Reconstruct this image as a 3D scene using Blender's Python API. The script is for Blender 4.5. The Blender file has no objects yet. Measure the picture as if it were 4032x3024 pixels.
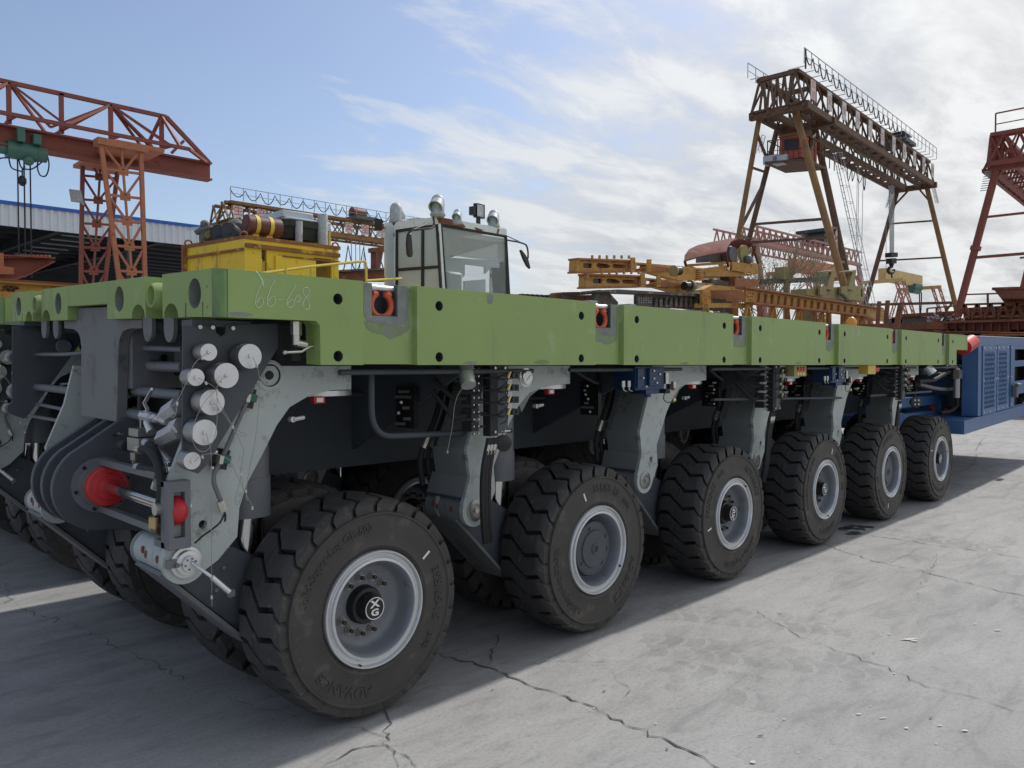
import bpy, bmesh, math, random
from math import sin, cos, pi, radians, sqrt, atan
from mathutils import Vector, Matrix, geometry
random.seed(7)
V = Vector
S = bpy.context.scene
# ------------------------------------------------------------------ camera
FPX = 3080.0
TH = radians(45); PITCH = atan(75 / FPX)
CAM = V((-1.791, -2.549, 1.404))
FW = V((cos(TH) * cos(PITCH), sin(TH) * cos(PITCH), -sin(PITCH)))
RT = V((sin(TH), -cos(TH), 0))
UP = RT.cross(FW)
cd = bpy.data.cameras.new("camera"); cam = bpy.data.objects.new("camera", cd)
S.collection.objects.link(cam)
cd.sensor_width = 36; cd.lens = 36 * FPX / 4032; cd.clip_start = 0.05; cd.clip_end = 3000
M = Matrix((RT, UP, -FW)).transposed().to_4x4(); M.translation = CAM
cam.matrix_world = M
S.camera = cam
# ------------------------------------------------------------------ world and sun
SUN_AZ = radians(2.5); SUN_EL = radians(48)
W = bpy.data.worlds.new("World"); S.world = W; W.use_nodes = True
nt = W.node_tree; nt.nodes.clear()
def N(t, typ, **kw):
    n = t.nodes.new(typ)
    for k, v in kw.items():
        if k.startswith('i_'): n.inputs[k[2:]].default_value = v
        else: setattr(n, k, v)
    return n
def mathn(t, op, a, b=None, c=None, clamp=False):
    n = t.nodes.new('ShaderNodeMath'); n.operation = op; n.use_clamp = clamp
    for i, x in enumerate((a, b, c)):
        if x is None: continue
        if isinstance(x, (int, float)): n.inputs[i].default_value = x
        else: t.links.new(x, n.inputs[i])
    return n.outputs[0]
def mixc(t, fac, a, b, blend='MIX'):
    n = t.nodes.new('ShaderNodeMix'); n.data_type = 'RGBA'; n.blend_type = blend
    for i, x in ((0, fac), (6, a), (7, b)):
        if isinstance(x, (int, float)): n.inputs[i].default_value = x
        elif isinstance(x, tuple): n.inputs[i].default_value = (*x[:3], 1)
        else: t.links.new(x, n.inputs[i])
    return n.outputs[2]
def ramp(t, x, stops, interp='LINEAR'):
    n = t.nodes.new('ShaderNodeValToRGB'); t.links.new(x, n.inputs[0]); r = n.color_ramp; r.interpolation = interp
    while len(r.elements) < len(stops): r.elements.new(0.5)
    for e, (p, c) in zip(r.elements, stops):
        e.position = p; e.color = (c, c, c, 1) if isinstance(c, (int, float)) else (*c, 1)
    return n.outputs[0]
sky = N(nt, 'ShaderNodeTexSky', sky_type='NISHITA', sun_disc=False)
sky.sun_elevation = SUN_EL; sky.sun_rotation = radians(90) - SUN_AZ
sky.air_density = 1.0; sky.dust_density = 1.6; sky.ozone_density = 1.0
tc = N(nt, 'ShaderNodeTexCoord'); sep = N(nt, 'ShaderNodeSeparateXYZ')
nt.links.new(tc.outputs['Generated'], sep.inputs[0])
dz = mathn(nt, 'ADD', mathn(nt, 'MAXIMUM', sep.outputs[2], 0.0), 0.10)
px_ = mathn(nt, 'DIVIDE', sep.outputs[0], dz); py_ = mathn(nt, 'DIVIDE', sep.outputs[1], dz)
comb = N(nt, 'ShaderNodeCombineXYZ'); nt.links.new(px_, comb.inputs[0]); nt.links.new(py_, comb.inputs[1])
mp = N(nt, 'ShaderNodeMapping'); nt.links.new(comb.outputs[0], mp.inputs[0])
mp.inputs['Rotation'].default_value = (0, 0, radians(-20)); mp.inputs['Scale'].default_value = (0.55, 1.1, 1)
n1 = N(nt, 'ShaderNodeTexNoise'); n1.inputs['Scale'].default_value = 3.3; n1.inputs['Detail'].default_value = 10; n1.inputs['Roughness'].default_value = 0.60; n1.inputs['Distortion'].default_value = 0.35
nt.links.new(mp.outputs[0], n1.inputs['Vector'])
n2 = N(nt, 'ShaderNodeTexNoise'); n2.inputs['Scale'].default_value = 0.42; n2.inputs['Detail'].default_value = 3
nt.links.new(mp.outputs[0], n2.inputs['Vector'])
# how far to the right of the view a direction lies (world directions), clouds thicken towards the sun
side = mathn(nt, 'ADD', mathn(nt, 'MULTIPLY', sep.outputs[0], RT.x), mathn(nt, 'MULTIPLY', sep.outputs[1], RT.y))
fwd = mathn(nt, 'ADD', mathn(nt, 'MULTIPLY', sep.outputs[0], FW.x), mathn(nt, 'MULTIPLY', sep.outputs[1], FW.y))
u_ = mathn(nt, 'DIVIDE', side, mathn(nt, 'MAXIMUM', fwd, 0.25))
w_ = mathn(nt, 'DIVIDE', sep.outputs[2], mathn(nt, 'MAXIMUM', fwd, 0.25))
edge = mathn(nt, 'ADD', mathn(nt, 'SUBTRACT', u_, mathn(nt, 'MULTIPLY', w_, 0.80)), 0.14)
edge = mathn(nt, 'ADD', edge, mathn(nt, 'MULTIPLY', mathn(nt, 'SUBTRACT', n2.outputs[0], 0.5), 0.5))
edge = mathn(nt, 'ADD', edge, mathn(nt, 'MULTIPLY', mathn(nt, 'SUBTRACT', n1.outputs[0], 0.5), 1.2))
cm = ramp(nt, mathn(nt, 'ADD', edge, 0.5), [(0.22, 0.0), (0.38, 0.45), (0.54, 0.82), (0.85, 0.97)])
cl_det = ramp(nt, n1.outputs[0], [(0.32, 0.70), (0.44, 0.86), (0.58, 1.08)])
glow = mathn(nt, 'POWER', mathn(nt, 'MAXIMUM', mathn(nt, 'ADD', mathn(nt, 'ADD', mathn(nt, 'MULTIPLY', sep.outputs[0], cos(SUN_EL) * cos(SUN_AZ)), mathn(nt, 'MULTIPLY', sep.outputs[1], cos(SUN_EL) * sin(SUN_AZ))), mathn(nt, 'MULTIPLY', sep.outputs[2], sin(SUN_EL))), 0.0), 3.0)
cb = mathn(nt, 'MULTIPLY', cl_det, mathn(nt, 'ADD', mathn(nt, 'MULTIPLY', glow, 2.4), 4.5))
back = ramp(nt, fwd, [(0.0, 1.0), (0.55, 0.0)])  # extra cloud added out of view, overhead and behind, to lift the shade light
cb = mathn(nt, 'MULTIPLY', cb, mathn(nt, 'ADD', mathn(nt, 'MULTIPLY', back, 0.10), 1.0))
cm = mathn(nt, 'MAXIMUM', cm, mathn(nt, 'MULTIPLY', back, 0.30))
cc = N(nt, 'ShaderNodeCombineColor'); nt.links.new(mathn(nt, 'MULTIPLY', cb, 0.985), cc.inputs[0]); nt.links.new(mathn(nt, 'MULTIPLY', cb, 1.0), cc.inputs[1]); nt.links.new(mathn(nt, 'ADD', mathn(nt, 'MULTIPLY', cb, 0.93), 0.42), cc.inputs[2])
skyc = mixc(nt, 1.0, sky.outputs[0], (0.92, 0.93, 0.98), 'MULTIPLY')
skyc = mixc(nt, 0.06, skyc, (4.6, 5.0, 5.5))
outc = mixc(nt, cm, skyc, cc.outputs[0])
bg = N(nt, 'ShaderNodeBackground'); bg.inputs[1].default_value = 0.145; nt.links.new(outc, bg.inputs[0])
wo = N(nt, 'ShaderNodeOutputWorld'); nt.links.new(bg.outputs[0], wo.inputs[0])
ld = bpy.data.lights.new("sun", 'SUN'); sun = bpy.data.objects.new("sun", ld); S.collection.objects.link(sun)
ld.energy = 3.25; ld.angle = radians(1.2); ld.color = (1.0, 0.96, 0.90)
sdir = V((cos(SUN_EL) * cos(SUN_AZ), cos(SUN_EL) * sin(SUN_AZ), sin(SUN_EL)))
sun.rotation_euler = sdir.to_track_quat('Z', 'Y').to_euler()
S.view_settings.view_transform = 'Standard'; S.view_settings.look = 'None'; S.view_settings.exposure = 0; S.view_settings.gamma = 1
S.cycles.max_bounces = 6; S.cycles.diffuse_bounces = 3; S.cycles.glossy_bounces = 3; S.cycles.transparent_max_bounces = 8
# ------------------------------------------------------------------ survey helpers: a sight line met with a world plane gives a world position
def ray(u, v): return FW + RT * ((u - 2016) / FPX) - UP * ((v - 1512) / FPX)
def P(u, v, ax, val):
    d = ray(u, v); i = 'xyz'.index(ax); return CAM + d * ((val - CAM[i]) / d[i])
def PL(u, v, p0, n):
    d = ray(u, v); return CAM + d * ((p0 - CAM).dot(n) / d.dot(n))
def Q(u, v, z): return CAM + ray(u, v) * z
# ------------------------------------------------------------------ materials
MATS = {}
def mat(name, col, rough=0.6, metal=0.0, var=0.12, scale=3.0, stain=None, stain_amt=0.0, stain_scale=4.0, bump=0.0, bscale=40, coat=0.0, streak=False, stain2=None, alpha=None):
    m = bpy.data.materials.new(name); m.use_nodes = True; t = m.node_tree; b = t.nodes['Principled BSDF']
    b.inputs['Roughness'].default_value = rough; b.inputs['Metallic'].default_value = metal
    b.inputs['Coat Weight'].default_value = coat
    tcn = t.nodes.new('ShaderNodeTexCoord'); vec = tcn.outputs['Object']
    nz = t.nodes.new('ShaderNodeTexNoise'); nz.inputs['Scale'].default_value = scale; nz.inputs['Detail'].default_value = 6; nz.inputs['Roughness'].default_value = 0.6
    t.links.new(vec, nz.inputs['Vector'])
    lo = tuple(c * (1 - var) for c in col); hi = tuple(min(1, c * (1 + var)) for c in col)
    c = ramp(t, nz.outputs[0], [(0.3, lo), (0.7, hi)])
    if stain is not None:
        mpn = t.nodes.new('ShaderNodeMapping'); t.links.new(vec, mpn.inputs[0])
        mpn.inputs['Scale'].default_value = (1, 1, 0.22) if streak else (1, 1, 1)
        ns = t.nodes.new('ShaderNodeTexNoise'); ns.inputs['Scale'].default_value = stain_scale; ns.inputs['Detail'].default_value = 8; ns.inputs['Roughness'].default_value = 0.65
        t.links.new(mpn.outputs[0], ns.inputs['Vector'])
        f = ramp(t, ns.outputs[0], [(0.62 - stain_amt * 0.3, 0.0), (0.70 - stain_amt * 0.25, 1.0)])
        c = mixc(t, f, c, stain)
        if stain2 is not None:
            ns2 = t.nodes.new('ShaderNodeTexNoise'); ns2.inputs['Scale'].default_value = stain_scale * 3.1; ns2.inputs['Detail'].default_value = 6
            t.links.new(vec, ns2.inputs['Vector'])
            c = mixc(t, ramp(t, ns2.outputs[0], [(0.60, 0.0), (0.68, 0.8)]), c, stain2)
    t.links.new(c, b.inputs['Base Color'])
    rr = ramp(t, nz.outputs[0], [(0.3, max(0.04, rough - 0.07)), (0.7, min(1, rough + 0.08))]); t.links.new(rr, b.inputs['Roughness'])
    if bump:
        nb = t.nodes.new('ShaderNodeTexNoise'); nb.inputs['Scale'].default_value = bscale; nb.inputs['Detail'].default_value = 4
        t.links.new(vec, nb.inputs['Vector'])
        bp = t.nodes.new('ShaderNodeBump'); bp.inputs['Strength'].default_value = bump; bp.inputs['Distance'].default_value = 0.01
        t.links.new(nb.outputs[0], bp.inputs['Height']); t.links.new(bp.outputs[0], b.inputs['Normal'])
    MATS[name] = m; return m
mat('green', (0.262, 0.365, 0.120), 0.5, var=0.09, scale=1.3, stain=(0.225, 0.290, 0.115), stain_amt=0.22, stain_scale=2.6, streak=True, stain2=(0.33, 0.40, 0.19), bump=0.05)
mat('green_dark', (0.15, 0.25, 0.085), 0.55, var=0.2, scale=9, stain=(0.10, 0.14, 0.08), stain_amt=0.4, stain_scale=9, streak=True)
mat('primer', (0.22, 0.24, 0.225), 0.75, var=0.25, scale=14, stain=(0.17, 0.22, 0.10), stain_amt=0.15, stain_scale=11)
mat('primer_fade', (0.20, 0.27, 0.13), 0.7, var=0.22, scale=16, stain=(0.21, 0.235, 0.205), stain_amt=0.45, stain_scale=14)
mat('slate', (0.065, 0.076, 0.090), 0.5, var=0.15, scale=5, bump=0.05)
mat('steel_grey', (0.15, 0.155, 0.165), 0.55, var=0.12, scale=4, stain=(0.10, 0.10, 0.105), stain_amt=0.2, stain_scale=7)
mat('mid_grey', (0.14, 0.15, 0.165), 0.45, var=0.1, scale=6)
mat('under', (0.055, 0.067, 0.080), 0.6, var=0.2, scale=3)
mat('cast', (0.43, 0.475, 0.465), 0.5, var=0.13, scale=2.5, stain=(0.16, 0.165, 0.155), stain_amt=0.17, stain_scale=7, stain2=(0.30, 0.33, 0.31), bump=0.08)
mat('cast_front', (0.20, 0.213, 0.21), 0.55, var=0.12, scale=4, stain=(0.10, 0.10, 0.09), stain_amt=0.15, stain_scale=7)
mat('rubber', (0.041, 0.039, 0.038), 0.62, var=0.18, scale=18, stain=(0.075, 0.071, 0.065), stain_amt=0.16, stain_scale=22, bump=0.15, bscale=120)
mat('rubber_side', (0.047, 0.043, 0.040), 0.6, var=0.22, scale=9, stain=(0.085, 0.076, 0.066), stain_amt=0.2, stain_scale=8, bump=0.1, bscale=90)
mat('rim', (0.58, 0.60, 0.62), 0.30, metal=0.6, var=0.04, scale=3)
mat('rim_paint', (0.185, 0.20, 0.225), 0.4, metal=0.1, var=0.06, scale=9, stain=(0.13, 0.135, 0.14), stain_amt=0.10, stain_scale=14)
mat('black', (0.012, 0.012, 0.013), 0.35, var=0.1, scale=9)
mat('black_matt', (0.02, 0.02, 0.022), 0.7, var=0.2, scale=20)
mat('white', (0.75, 0.76, 0.75), 0.5, var=0.03, scale=9)
mat('chrome', (0.62, 0.62, 0.60), 0.12, metal=1.0, var=0.03, scale=5)
mat('alu', (0.66, 0.67, 0.68), 0.36, metal=0.75, var=0.07, scale=11, bump=0.03, bscale=80)
mat('alu_dark', (0.34, 0.33, 0.32), 0.35, metal=0.7, var=0.1, scale=8)
mat('zinc', (0.55, 0.55, 0.50), 0.28, metal=0.9, var=0.1, scale=20)
mat('brass', (0.50, 0.40, 0.22), 0.3, metal=0.9, var=0.1, scale=20)
mat('red', (0.52, 0.022, 0.028), 0.42, var=0.08, scale=6)
mat('shackle', (0.60, 0.105, 0.035), 0.42, var=0.12, scale=14, stain=(0.36, 0.05, 0.02), stain_amt=0.2, stain_scale=20)
mat('yellow_tip', (0.75, 0.60, 0.20), 0.5)
mat('wire', (0.33, 0.32, 0.29), 0.4, metal=0.6)
mat('green_clamp', (0.02, 0.12, 0.09), 0.4)
mat('blue', (0.055, 0.135, 0.300), 0.42, var=0.08, scale=2.5, stain=(0.10, 0.16, 0.26), stain_amt=0.05, stain_scale=5)
mat('valve_blue', (0.010, 0.035, 0.10), 0.4, var=0.1)
mat('chalk', (0.62, 0.68, 0.55), 0.9, var=0.2, scale=60)
mat('rust_red', (0.20, 0.050, 0.032), 0.6, var=0.18, scale=3, stain=(0.15, 0.05, 0.03), stain_amt=0.15, stain_scale=5)
mat('rust_orange', (0.40, 0.145, 0.070), 0.6, var=0.12, scale=3, stain=(0.26, 0.09, 0.05), stain_amt=0.12, stain_scale=5)
mat('crane_red', (0.235, 0.062, 0.042), 0.6, var=0.15, scale=2, stain=(0.14, 0.045, 0.032), stain_amt=0.15, stain_scale=4)
mat('crane_yellow', (0.27, 0.145, 0.050), 0.6, var=0.18, scale=1.2, stain=(0.19, 0.085, 0.04), stain_amt=0.30, stain_scale=5, streak=True, stain2=(0.17, 0.07, 0.035))
mat('crane_dark', (0.135, 0.072, 0.040), 0.65, var=0.25, scale=2, stain=(0.075, 0.042, 0.03), stain_amt=0.3, stain_scale=5)
mat('crane_pink', (0.40, 0.19, 0.16), 0.6, var=0.12, scale=1.2)
mat('crane_orange', (0.55, 0.20, 0.10), 0.6, var=0.12, scale=1.2)
mat('crane_pale', (0.60, 0.42, 0.17), 0.6, var=0.12, scale=1.2)
mat('yellow', (0.80, 0.53, 0.030), 0.5, var=0.08, scale=2, stain=(0.20, 0.075, 0.022), stain_amt=0.13, stain_scale=2.6, streak=True, stain2=(0.46, 0.29, 0.03))
mat('yellow_rusty', (0.26, 0.10, 0.035), 0.7, var=0.3, scale=5, stain=(0.5, 0.32, 0.04), stain_amt=0.25, stain_scale=6)
mat('girder_yellow', (0.47, 0.255, 0.050), 0.6, var=0.15, scale=3, stain=(0.27, 0.11, 0.04), stain_amt=0.28, stain_scale=5)
mat('girder_orange', (0.33, 0.13, 0.042), 0.6, var=0.15, scale=3, stain=(0.22, 0.08, 0.035), stain_amt=0.3, stain_scale=5)
mat('girder_dark', (0.085, 0.072, 0.060), 0.75, var=0.4, scale=4, stain=(0.28, 0.26, 0.22), stain_amt=0.25, stain_scale=7, stain2=(0.16, 0.07, 0.04))
mat('olive', (0.30, 0.26, 0.105), 0.6, var=0.15, scale=3, stain=(0.24, 0.16, 0.07), stain_amt=0.2, stain_scale=6)
mat('rust_yard', (0.20, 0.070, 0.034), 0.7, var=0.25, scale=2, stain=(0.12, 0.045, 0.028), stain_amt=0.35, stain_scale=3, stain2=(0.33, 0.13, 0.06))
mat('canopy_red', (0.145, 0.030, 0.020), 0.85, var=0.15, scale=3, stain=(0.18, 0.05, 0.04), stain_amt=0.2, stain_scale=5)
mat('brown_drum', (0.115, 0.038, 0.026), 0.5, var=0.2, scale=5)
mat('dark_drum', (0.030, 0.036, 0.045), 0.45, var=0.25, scale=6, stain=(0.12, 0.12, 0.12), stain_amt=0.1, stain_scale=9)
mat('band_yellow', (0.66, 0.47, 0.08), 0.5)
mat('pale_panel', (0.50, 0.56, 0.62), 0.5, var=0.06, scale=3)
mat('tarp', (0.035, 0.042, 0.040), 0.8, var=0.3, scale=7, bump=0.6, bscale=9)
mat('old_white', (0.74, 0.76, 0.77), 0.55, var=0.06, scale=3, stain=(0.24, 0.10, 0.06), stain_amt=0.06, stain_scale=5, streak=True, stain2=(0.46, 0.50, 0.55))
mat('peel', (0.17, 0.055, 0.035), 0.75, var=0.25, scale=8, stain=(0.45, 0.45, 0.44), stain_amt=0.12, stain_scale=9)
mat('galv', (0.40, 0.43, 0.46), 0.55, metal=0.08, var=0.15, scale=9, stain=(0.58, 0.60, 0.61), stain_amt=0.22, stain_scale=14, stain2=(0.25, 0.17, 0.14))
mat('fascia', (0.60, 0.64, 0.68), 0.55, var=0.04, scale=1)
mat('cabin_red', (0.42, 0.085, 0.055), 0.55, var=0.1)
mat('blue_trim', (0.02, 0.10, 0.42), 0.5)
mat('shed_dark', (0.040, 0.045, 0.055), 0.8, var=0.3, scale=1)
mat('hoist_green', (0.055, 0.15, 0.12), 0.45, var=0.2, scale=5)
mat('placard', (0.62, 0.60, 0.56), 0.6, var=0.08)
mat('placard_red', (0.55, 0.10, 0.07), 0.6)
mat('bark', (0.26, 0.22, 0.16), 0.9, var=0.3, scale=6)
mat('leaf', (0.34, 0.33, 0.13), 0.7, var=0.4, scale=2)
mat('crack', (0.085, 0.087, 0.092), 0.95, var=0.3, scale=10)
mat('chip', (0.55, 0.52, 0.45), 0.9, var=0.1, scale=20)
mat('lamp_amber', (0.75, 0.28, 0.03), 0.25)
mat('grey_machine', (0.12, 0.13, 0.13), 0.6, var=0.3, scale=5)
def glass(name, col, alpha, rough=0.08):
    m = mat(name, col, rough, var=0.05); b = m.node_tree.nodes['Principled BSDF']; b.inputs['Alpha'].default_value = alpha; return m
glass('glass', (0.40, 0.43, 0.43), 0.28)
glass('glass_side', (0.66, 0.70, 0.70), 0.5)
glass('blind', (0.66, 0.68, 0.67), 0.62)
glass('glass_clear', (0.30, 0.34, 0.36), 0.22)
def rimdirt(): pass
# tread rubber gets greener dusty flanks, corrugated cladding gets ribs by geometry
# ------------------------------------------------------------------ mesh builder
class MB:
    def __init__(s): s.v = []; s.f = []; s.m = []; s.s = []; s.mi = 0
    def add(s, vs, fs, smooth=False):
        o = len(s.v); s.v += [tuple(x) for x in vs]
        for f in fs: s.f.append([i + o for i in f]); s.m.append(s.mi); s.s.append(smooth)
        return s
    def box(s, x0, x1, y0, y1, z0, z1):
        vs = [(x, y, z) for x in (x0, x1) for y in (y0, y1) for z in (z0, z1)]
        return s.add(vs, [(0, 1, 3, 2), (4, 6, 7, 5), (0, 4, 5, 1), (2, 3, 7, 6), (0, 2, 6, 4), (1, 5, 7, 3)])
    def obox(s, c, ax, ay, az):
        c = V(c); vs = [c + V(ax) * i + V(ay) * j + V(az) * k for i in (-.5, .5) for j in (-.5, .5) for k in (-.5, .5)]
        return s.add(vs, [(0, 1, 3, 2), (4, 6, 7, 5), (0, 4, 5, 1), (2, 3, 7, 6), (0, 2, 6, 4), (1, 5, 7, 3)])
    def bar(s, a, b, w, h=None, up=(0, 0, 1)):
        a = V(a); b = V(b); h = h or w; d = b - a
        if d.length < 1e-6: return s
        dn = d.normalized(); u = V(up)
        if abs(dn.dot(u)) > 0.95: u = V((1, 0, 0)) if abs(dn.x) < 0.9 else V((0, 1, 0))
        r = dn.cross(u).normalized(); u = r.cross(dn)
        return s.obox((a + b) / 2, d, r * w, u * h)
    def ibeam(s, a, b, w, h, t=0.02):
        a = V(a); b = V(b); k = V((0, 0, h / 2 - t / 2))
        s.bar(a + k, b + k, w, t); s.bar(a - k, b - k, w, t); s.bar(a, b, t, h - 2 * t); return s
    def prism(s, outer, a, b, ax='y', holes=()):
        loops = [outer] + list(holes)
        def mp(p, k): return {'y': (p[0], k, p[1]), 'x': (k, p[0], p[1]), 'z': (p[0], p[1], k)}[ax]
        tris = geometry.tessellate_polygon([[V((p[0], p[1], 0)) for p in l] for l in loops])
        flat = [p for l in loops for p in l]; n = len(flat)
        vs = [mp(p, a) for p in flat] + [mp(p, b) for p in flat]
        fs = [t for t in tris] + [(t[0] + n, t[2] + n, t[1] + n) for t in tris]
        o = 0
        for l in loops:
            k = len(l)
            for i in range(k): j = (i + 1) % k; fs.append((o + i, o + j, o + j + n, o + i + n))
            o += k
        return s.add(vs, fs)
    def lathe(s, o, d, prof, n=32, smooth=True, cap=True):
        o = V(o); d = V(d).normalized(); u = V((0, 0, 1)) if abs(d.z) < 0.9 else V((1, 0, 0))
        r = d.cross(u).normalized(); u = r.cross(d); vs = []; fs = []
        for t, rad in prof:
            for i in range(n):
                a = 2 * pi * i / n; vs.append(o + d * t + (r * cos(a) + u * sin(a)) * rad)
        for j in range(len(prof) - 1):
            for i in range(n):
                k = (i + 1) % n; fs.append((j * n + i, j * n + k, (j + 1) * n + k, (j + 1) * n + i))
        s.add(vs, fs, smooth)
        for j in (0, len(prof) - 1):
            if cap and prof[j][1] > 1e-5: s.add([vs[j * n + i] for i in range(n)], [tuple(range(n))])
        return s
    def cyl(s, a, b, r, r2=None, n=20, smooth=True):
        a = V(a); b = V(b); return s.lathe(a, b - a, [(0, r), ((b - a).length, r if r2 is None else r2)], n, smooth)
    def tube(s, pts, r, n=8, cap=True, closed=False):
        pts = [V(p) for p in pts]; vs = []; fs = []; m = len(pts); pr = None
        for i, p in enumerate(pts):
            if closed: d = pts[(i + 1) % m] - pts[i - 1]
            else: d = pts[min(i + 1, m - 1)] - pts[max(i - 1, 0)]
            d.normalize()
            if pr is None: u = V((0, 0, 1)) if abs(d.z) < 0.9 else V((1, 0, 0)); pr = d.cross(u).normalized()
            pr = (pr - d * pr.dot(d)).normalized(); q = d.cross(pr)
            for k in range(n): a = 2 * pi * k / n; vs.append(p + (pr * cos(a) + q * sin(a)) * r)
        for j in range(m if closed else m - 1):
            jj = (j + 1) % m
            for k in range(n): k2 = (k + 1) % n; fs.append((j * n + k, j * n + k2, jj * n + k2, jj * n + k))
        if cap and not closed: fs.append(tuple(range(n))); fs.append(tuple(range((m - 1) * n, m * n)))
        return s.add(vs, fs, True)
    def ball(s, c, rx, ry=None, rz=None, n=16):
        ry = ry or rx; rz = rz or rx; c = V(c); vs = []; fs = []; h = n // 2
        for j in range(1, h):
            a = pi * j / h
            for i in range(n): b = 2 * pi * i / n; vs.append(c + V((rx * sin(a) * cos(b), ry * sin(a) * sin(b), rz * cos(a))))
        vs += [c + V((0, 0, rz)), c - V((0, 0, rz))]; T = len(vs) - 2
        for j in range(h - 2):
            for i in range(n): k = (i + 1) % n; fs.append((j * n + i, j * n + k, (j + 1) * n + k, (j + 1) * n + i))
        for i in range(n): k = (i + 1) % n; fs.append((T, k, i)); fs.append((T + 1, (h - 2) * n + i, (h - 2) * n + k))
        return s.add(vs, fs, True)
    def xf(s, fn, start=0):
        for i in range(start, len(s.v)): s.v[i] = tuple(fn(V(s.v[i])))
        return s
    def build(s, name, mats, parent=None, bevel=0, origin=None, fixn=True, **props):
        me = bpy.data.meshes.new(name); off = V(origin) if origin is not None else V((0, 0, 0))
        me.from_pydata([tuple(V(p) - off) for p in s.v], [], s.f)
        if isinstance(mats, str): mats = [mats]
        for x in mats: me.materials.append(MATS[x])
        me.polygons.foreach_set('material_index', s.m); me.polygons.foreach_set('use_smooth', s.s)
        if fixn:
            bm = bmesh.new(); bm.from_mesh(me); bmesh.ops.recalc_face_normals(bm, faces=bm.faces); bm.to_mesh(me); bm.free()
        me.update()
        try: me.set_sharp_from_angle(angle=radians(38))
        except Exception: pass
        o = bpy.data.objects.new(name, me); S.collection.objects.link(o)
        o.location = off
        if parent is not None: o.parent = parent
        if bevel:
            b = o.modifiers.new('bevel', 'BEVEL'); b.width = bevel; b.segments = 2; b.limit_method = 'ANGLE'; b.angle_limit = radians(50)
        for k, v in props.items(): o[k] = v
        return o
def circ(cx, cy, r, n=20, a0=0, a1=2 * pi, end=False):
    return [(cx + r * cos(a0 + (a1 - a0) * i / n), cy + r * sin(a0 + (a1 - a0) * i / n)) for i in range(n + (1 if end else 0))]
def sm(pts, k=6):
    pts = [V(p) for p in pts]; out = []
    q = [pts[0] * 2 - pts[1]] + pts + [pts[-1] * 2 - pts[-2]]
    for i in range(1, len(q) - 2):
        a, b, c, d = q[i - 1:i + 3]
        for j in range(k):
            t = j / k; out.append(0.5 * (2 * b + (c - a) * t + (2 * a - 5 * b + 4 * c - d) * t * t + (3 * b - a - 3 * c + d) * t ** 3))
    return out + [pts[-1]]
def fillet(pts, r, k=6):
    pts = [V(p) for p in pts]; out = [pts[0]]
    for i in range(1, len(pts) - 1):
        a, b, c = pts[i - 1:i + 2]; d1 = (a - b); d2 = (c - b); rr = min(r, d1.length * .48, d2.length * .48)
        p = b + d1.normalized() * rr; q = b + d2.normalized() * rr
        for j in range(k + 1): t = j / k; out.append(p * (1 - t) ** 2 + b * 2 * t * (1 - t) + q * t * t)
    return out + [pts[-1]]
def thing(name, label, cat, loc=(0, 0, 0), group=None):
    o = bpy.data.objects.new(name, None); S.collection.objects.link(o); o.location = loc; o.empty_display_size = .2
    o['label'] = label; o['category'] = cat
    if group: o['group'] = group
    return o
def copy_tree(o, parent=None):
    c = o.copy(); S.collection.objects.link(c); c.parent = parent
    for ch in list(o.children): copy_tree(ch, c)
    return c
def text_geo(txt, size, ext=0.0, bold=0):
    cu = bpy.data.curves.new('t', 'FONT'); cu.body = txt; cu.size = size; cu.extrude = ext; cu.resolution_u = 2; cu.offset = bold; cu.align_x = 'CENTER'; cu.align_y = 'CENTER'
    ob = bpy.data.objects.new('t', cu); S.collection.objects.link(ob); bpy.context.view_layer.update()
    me = bpy.data.meshes.new_from_object(ob.evaluated_get(bpy.context.evaluated_depsgraph_get()))
    vs = [v.co.copy() for v in me.vertices]; fs = [tuple(p.vertices) for p in me.polygons]
    bpy.data.objects.remove(ob); bpy.data.curves.remove(cu); bpy.data.meshes.remove(me)
    return vs, fs
# ------------------------------------------------------------------ ground
g = MB()
g.add([(-400, -400, 0), (900, -400, 0), (900, 900, 0), (-400, 900, 0)], [(0, 1, 2, 3)])
m = bpy.data.materials.new('concrete'); m.use_nodes = True; t = m.node_tree; b = t.nodes['Principled BSDF']; MATS['concrete'] = m
tco = t.nodes.new('ShaderNodeTexCoord').outputs['Object']
def noise(t, vec, sc, det=6, ro=0.6, dist=0.0, mapscale=None, rot=0):
    if mapscale:
        mpn = t.nodes.new('ShaderNodeMapping'); t.links.new(vec, mpn.inputs[0]); mpn.inputs['Scale'].default_value = mapscale; mpn.inputs['Rotation'].default_value = (0, 0, rot); vec = mpn.outputs[0]
    n = t.nodes.new('ShaderNodeTexNoise'); n.inputs['Scale'].default_value = sc; n.inputs['Detail'].default_value = det; n.inputs['Roughness'].default_value = ro; n.inputs['Distortion'].default_value = dist
    t.links.new(vec, n.inputs['Vector']); return n.outputs[0]
na = noise(t, tco, 0.55, 5, 0.55); nb_ = noise(t, tco, 2.0, 7, 0.68, 0.6, (1, 3.2, 1), radians(18)); nc = noise(t, tco, 60, 5, 0.7); nd = noise(t, tco, 9, 6, 0.7, 0.4, (1, 2.2, 1), radians(10))
c = ramp(t, na, [(0.3, (0.240, 0.238, 0.233)), (0.7, (0.318, 0.314, 0.306))])
c = mixc(t, ramp(t, nb_, [(0.42, 0.0), (0.72, 0.65)]), c, (0.400, 0.399, 0.392))
c = mixc(t, ramp(t, nb_, [(0.28, 0.8), (0.45, 0.0)]), c, (0.185, 0.187, 0.190))
c = mixc(t, ramp(t, nd, [(0.28, 0.75), (0.44, 0.0), (0.58, 0.0), (0.72, 0.45)]), c, (0.205, 0.205, 0.205))
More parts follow.
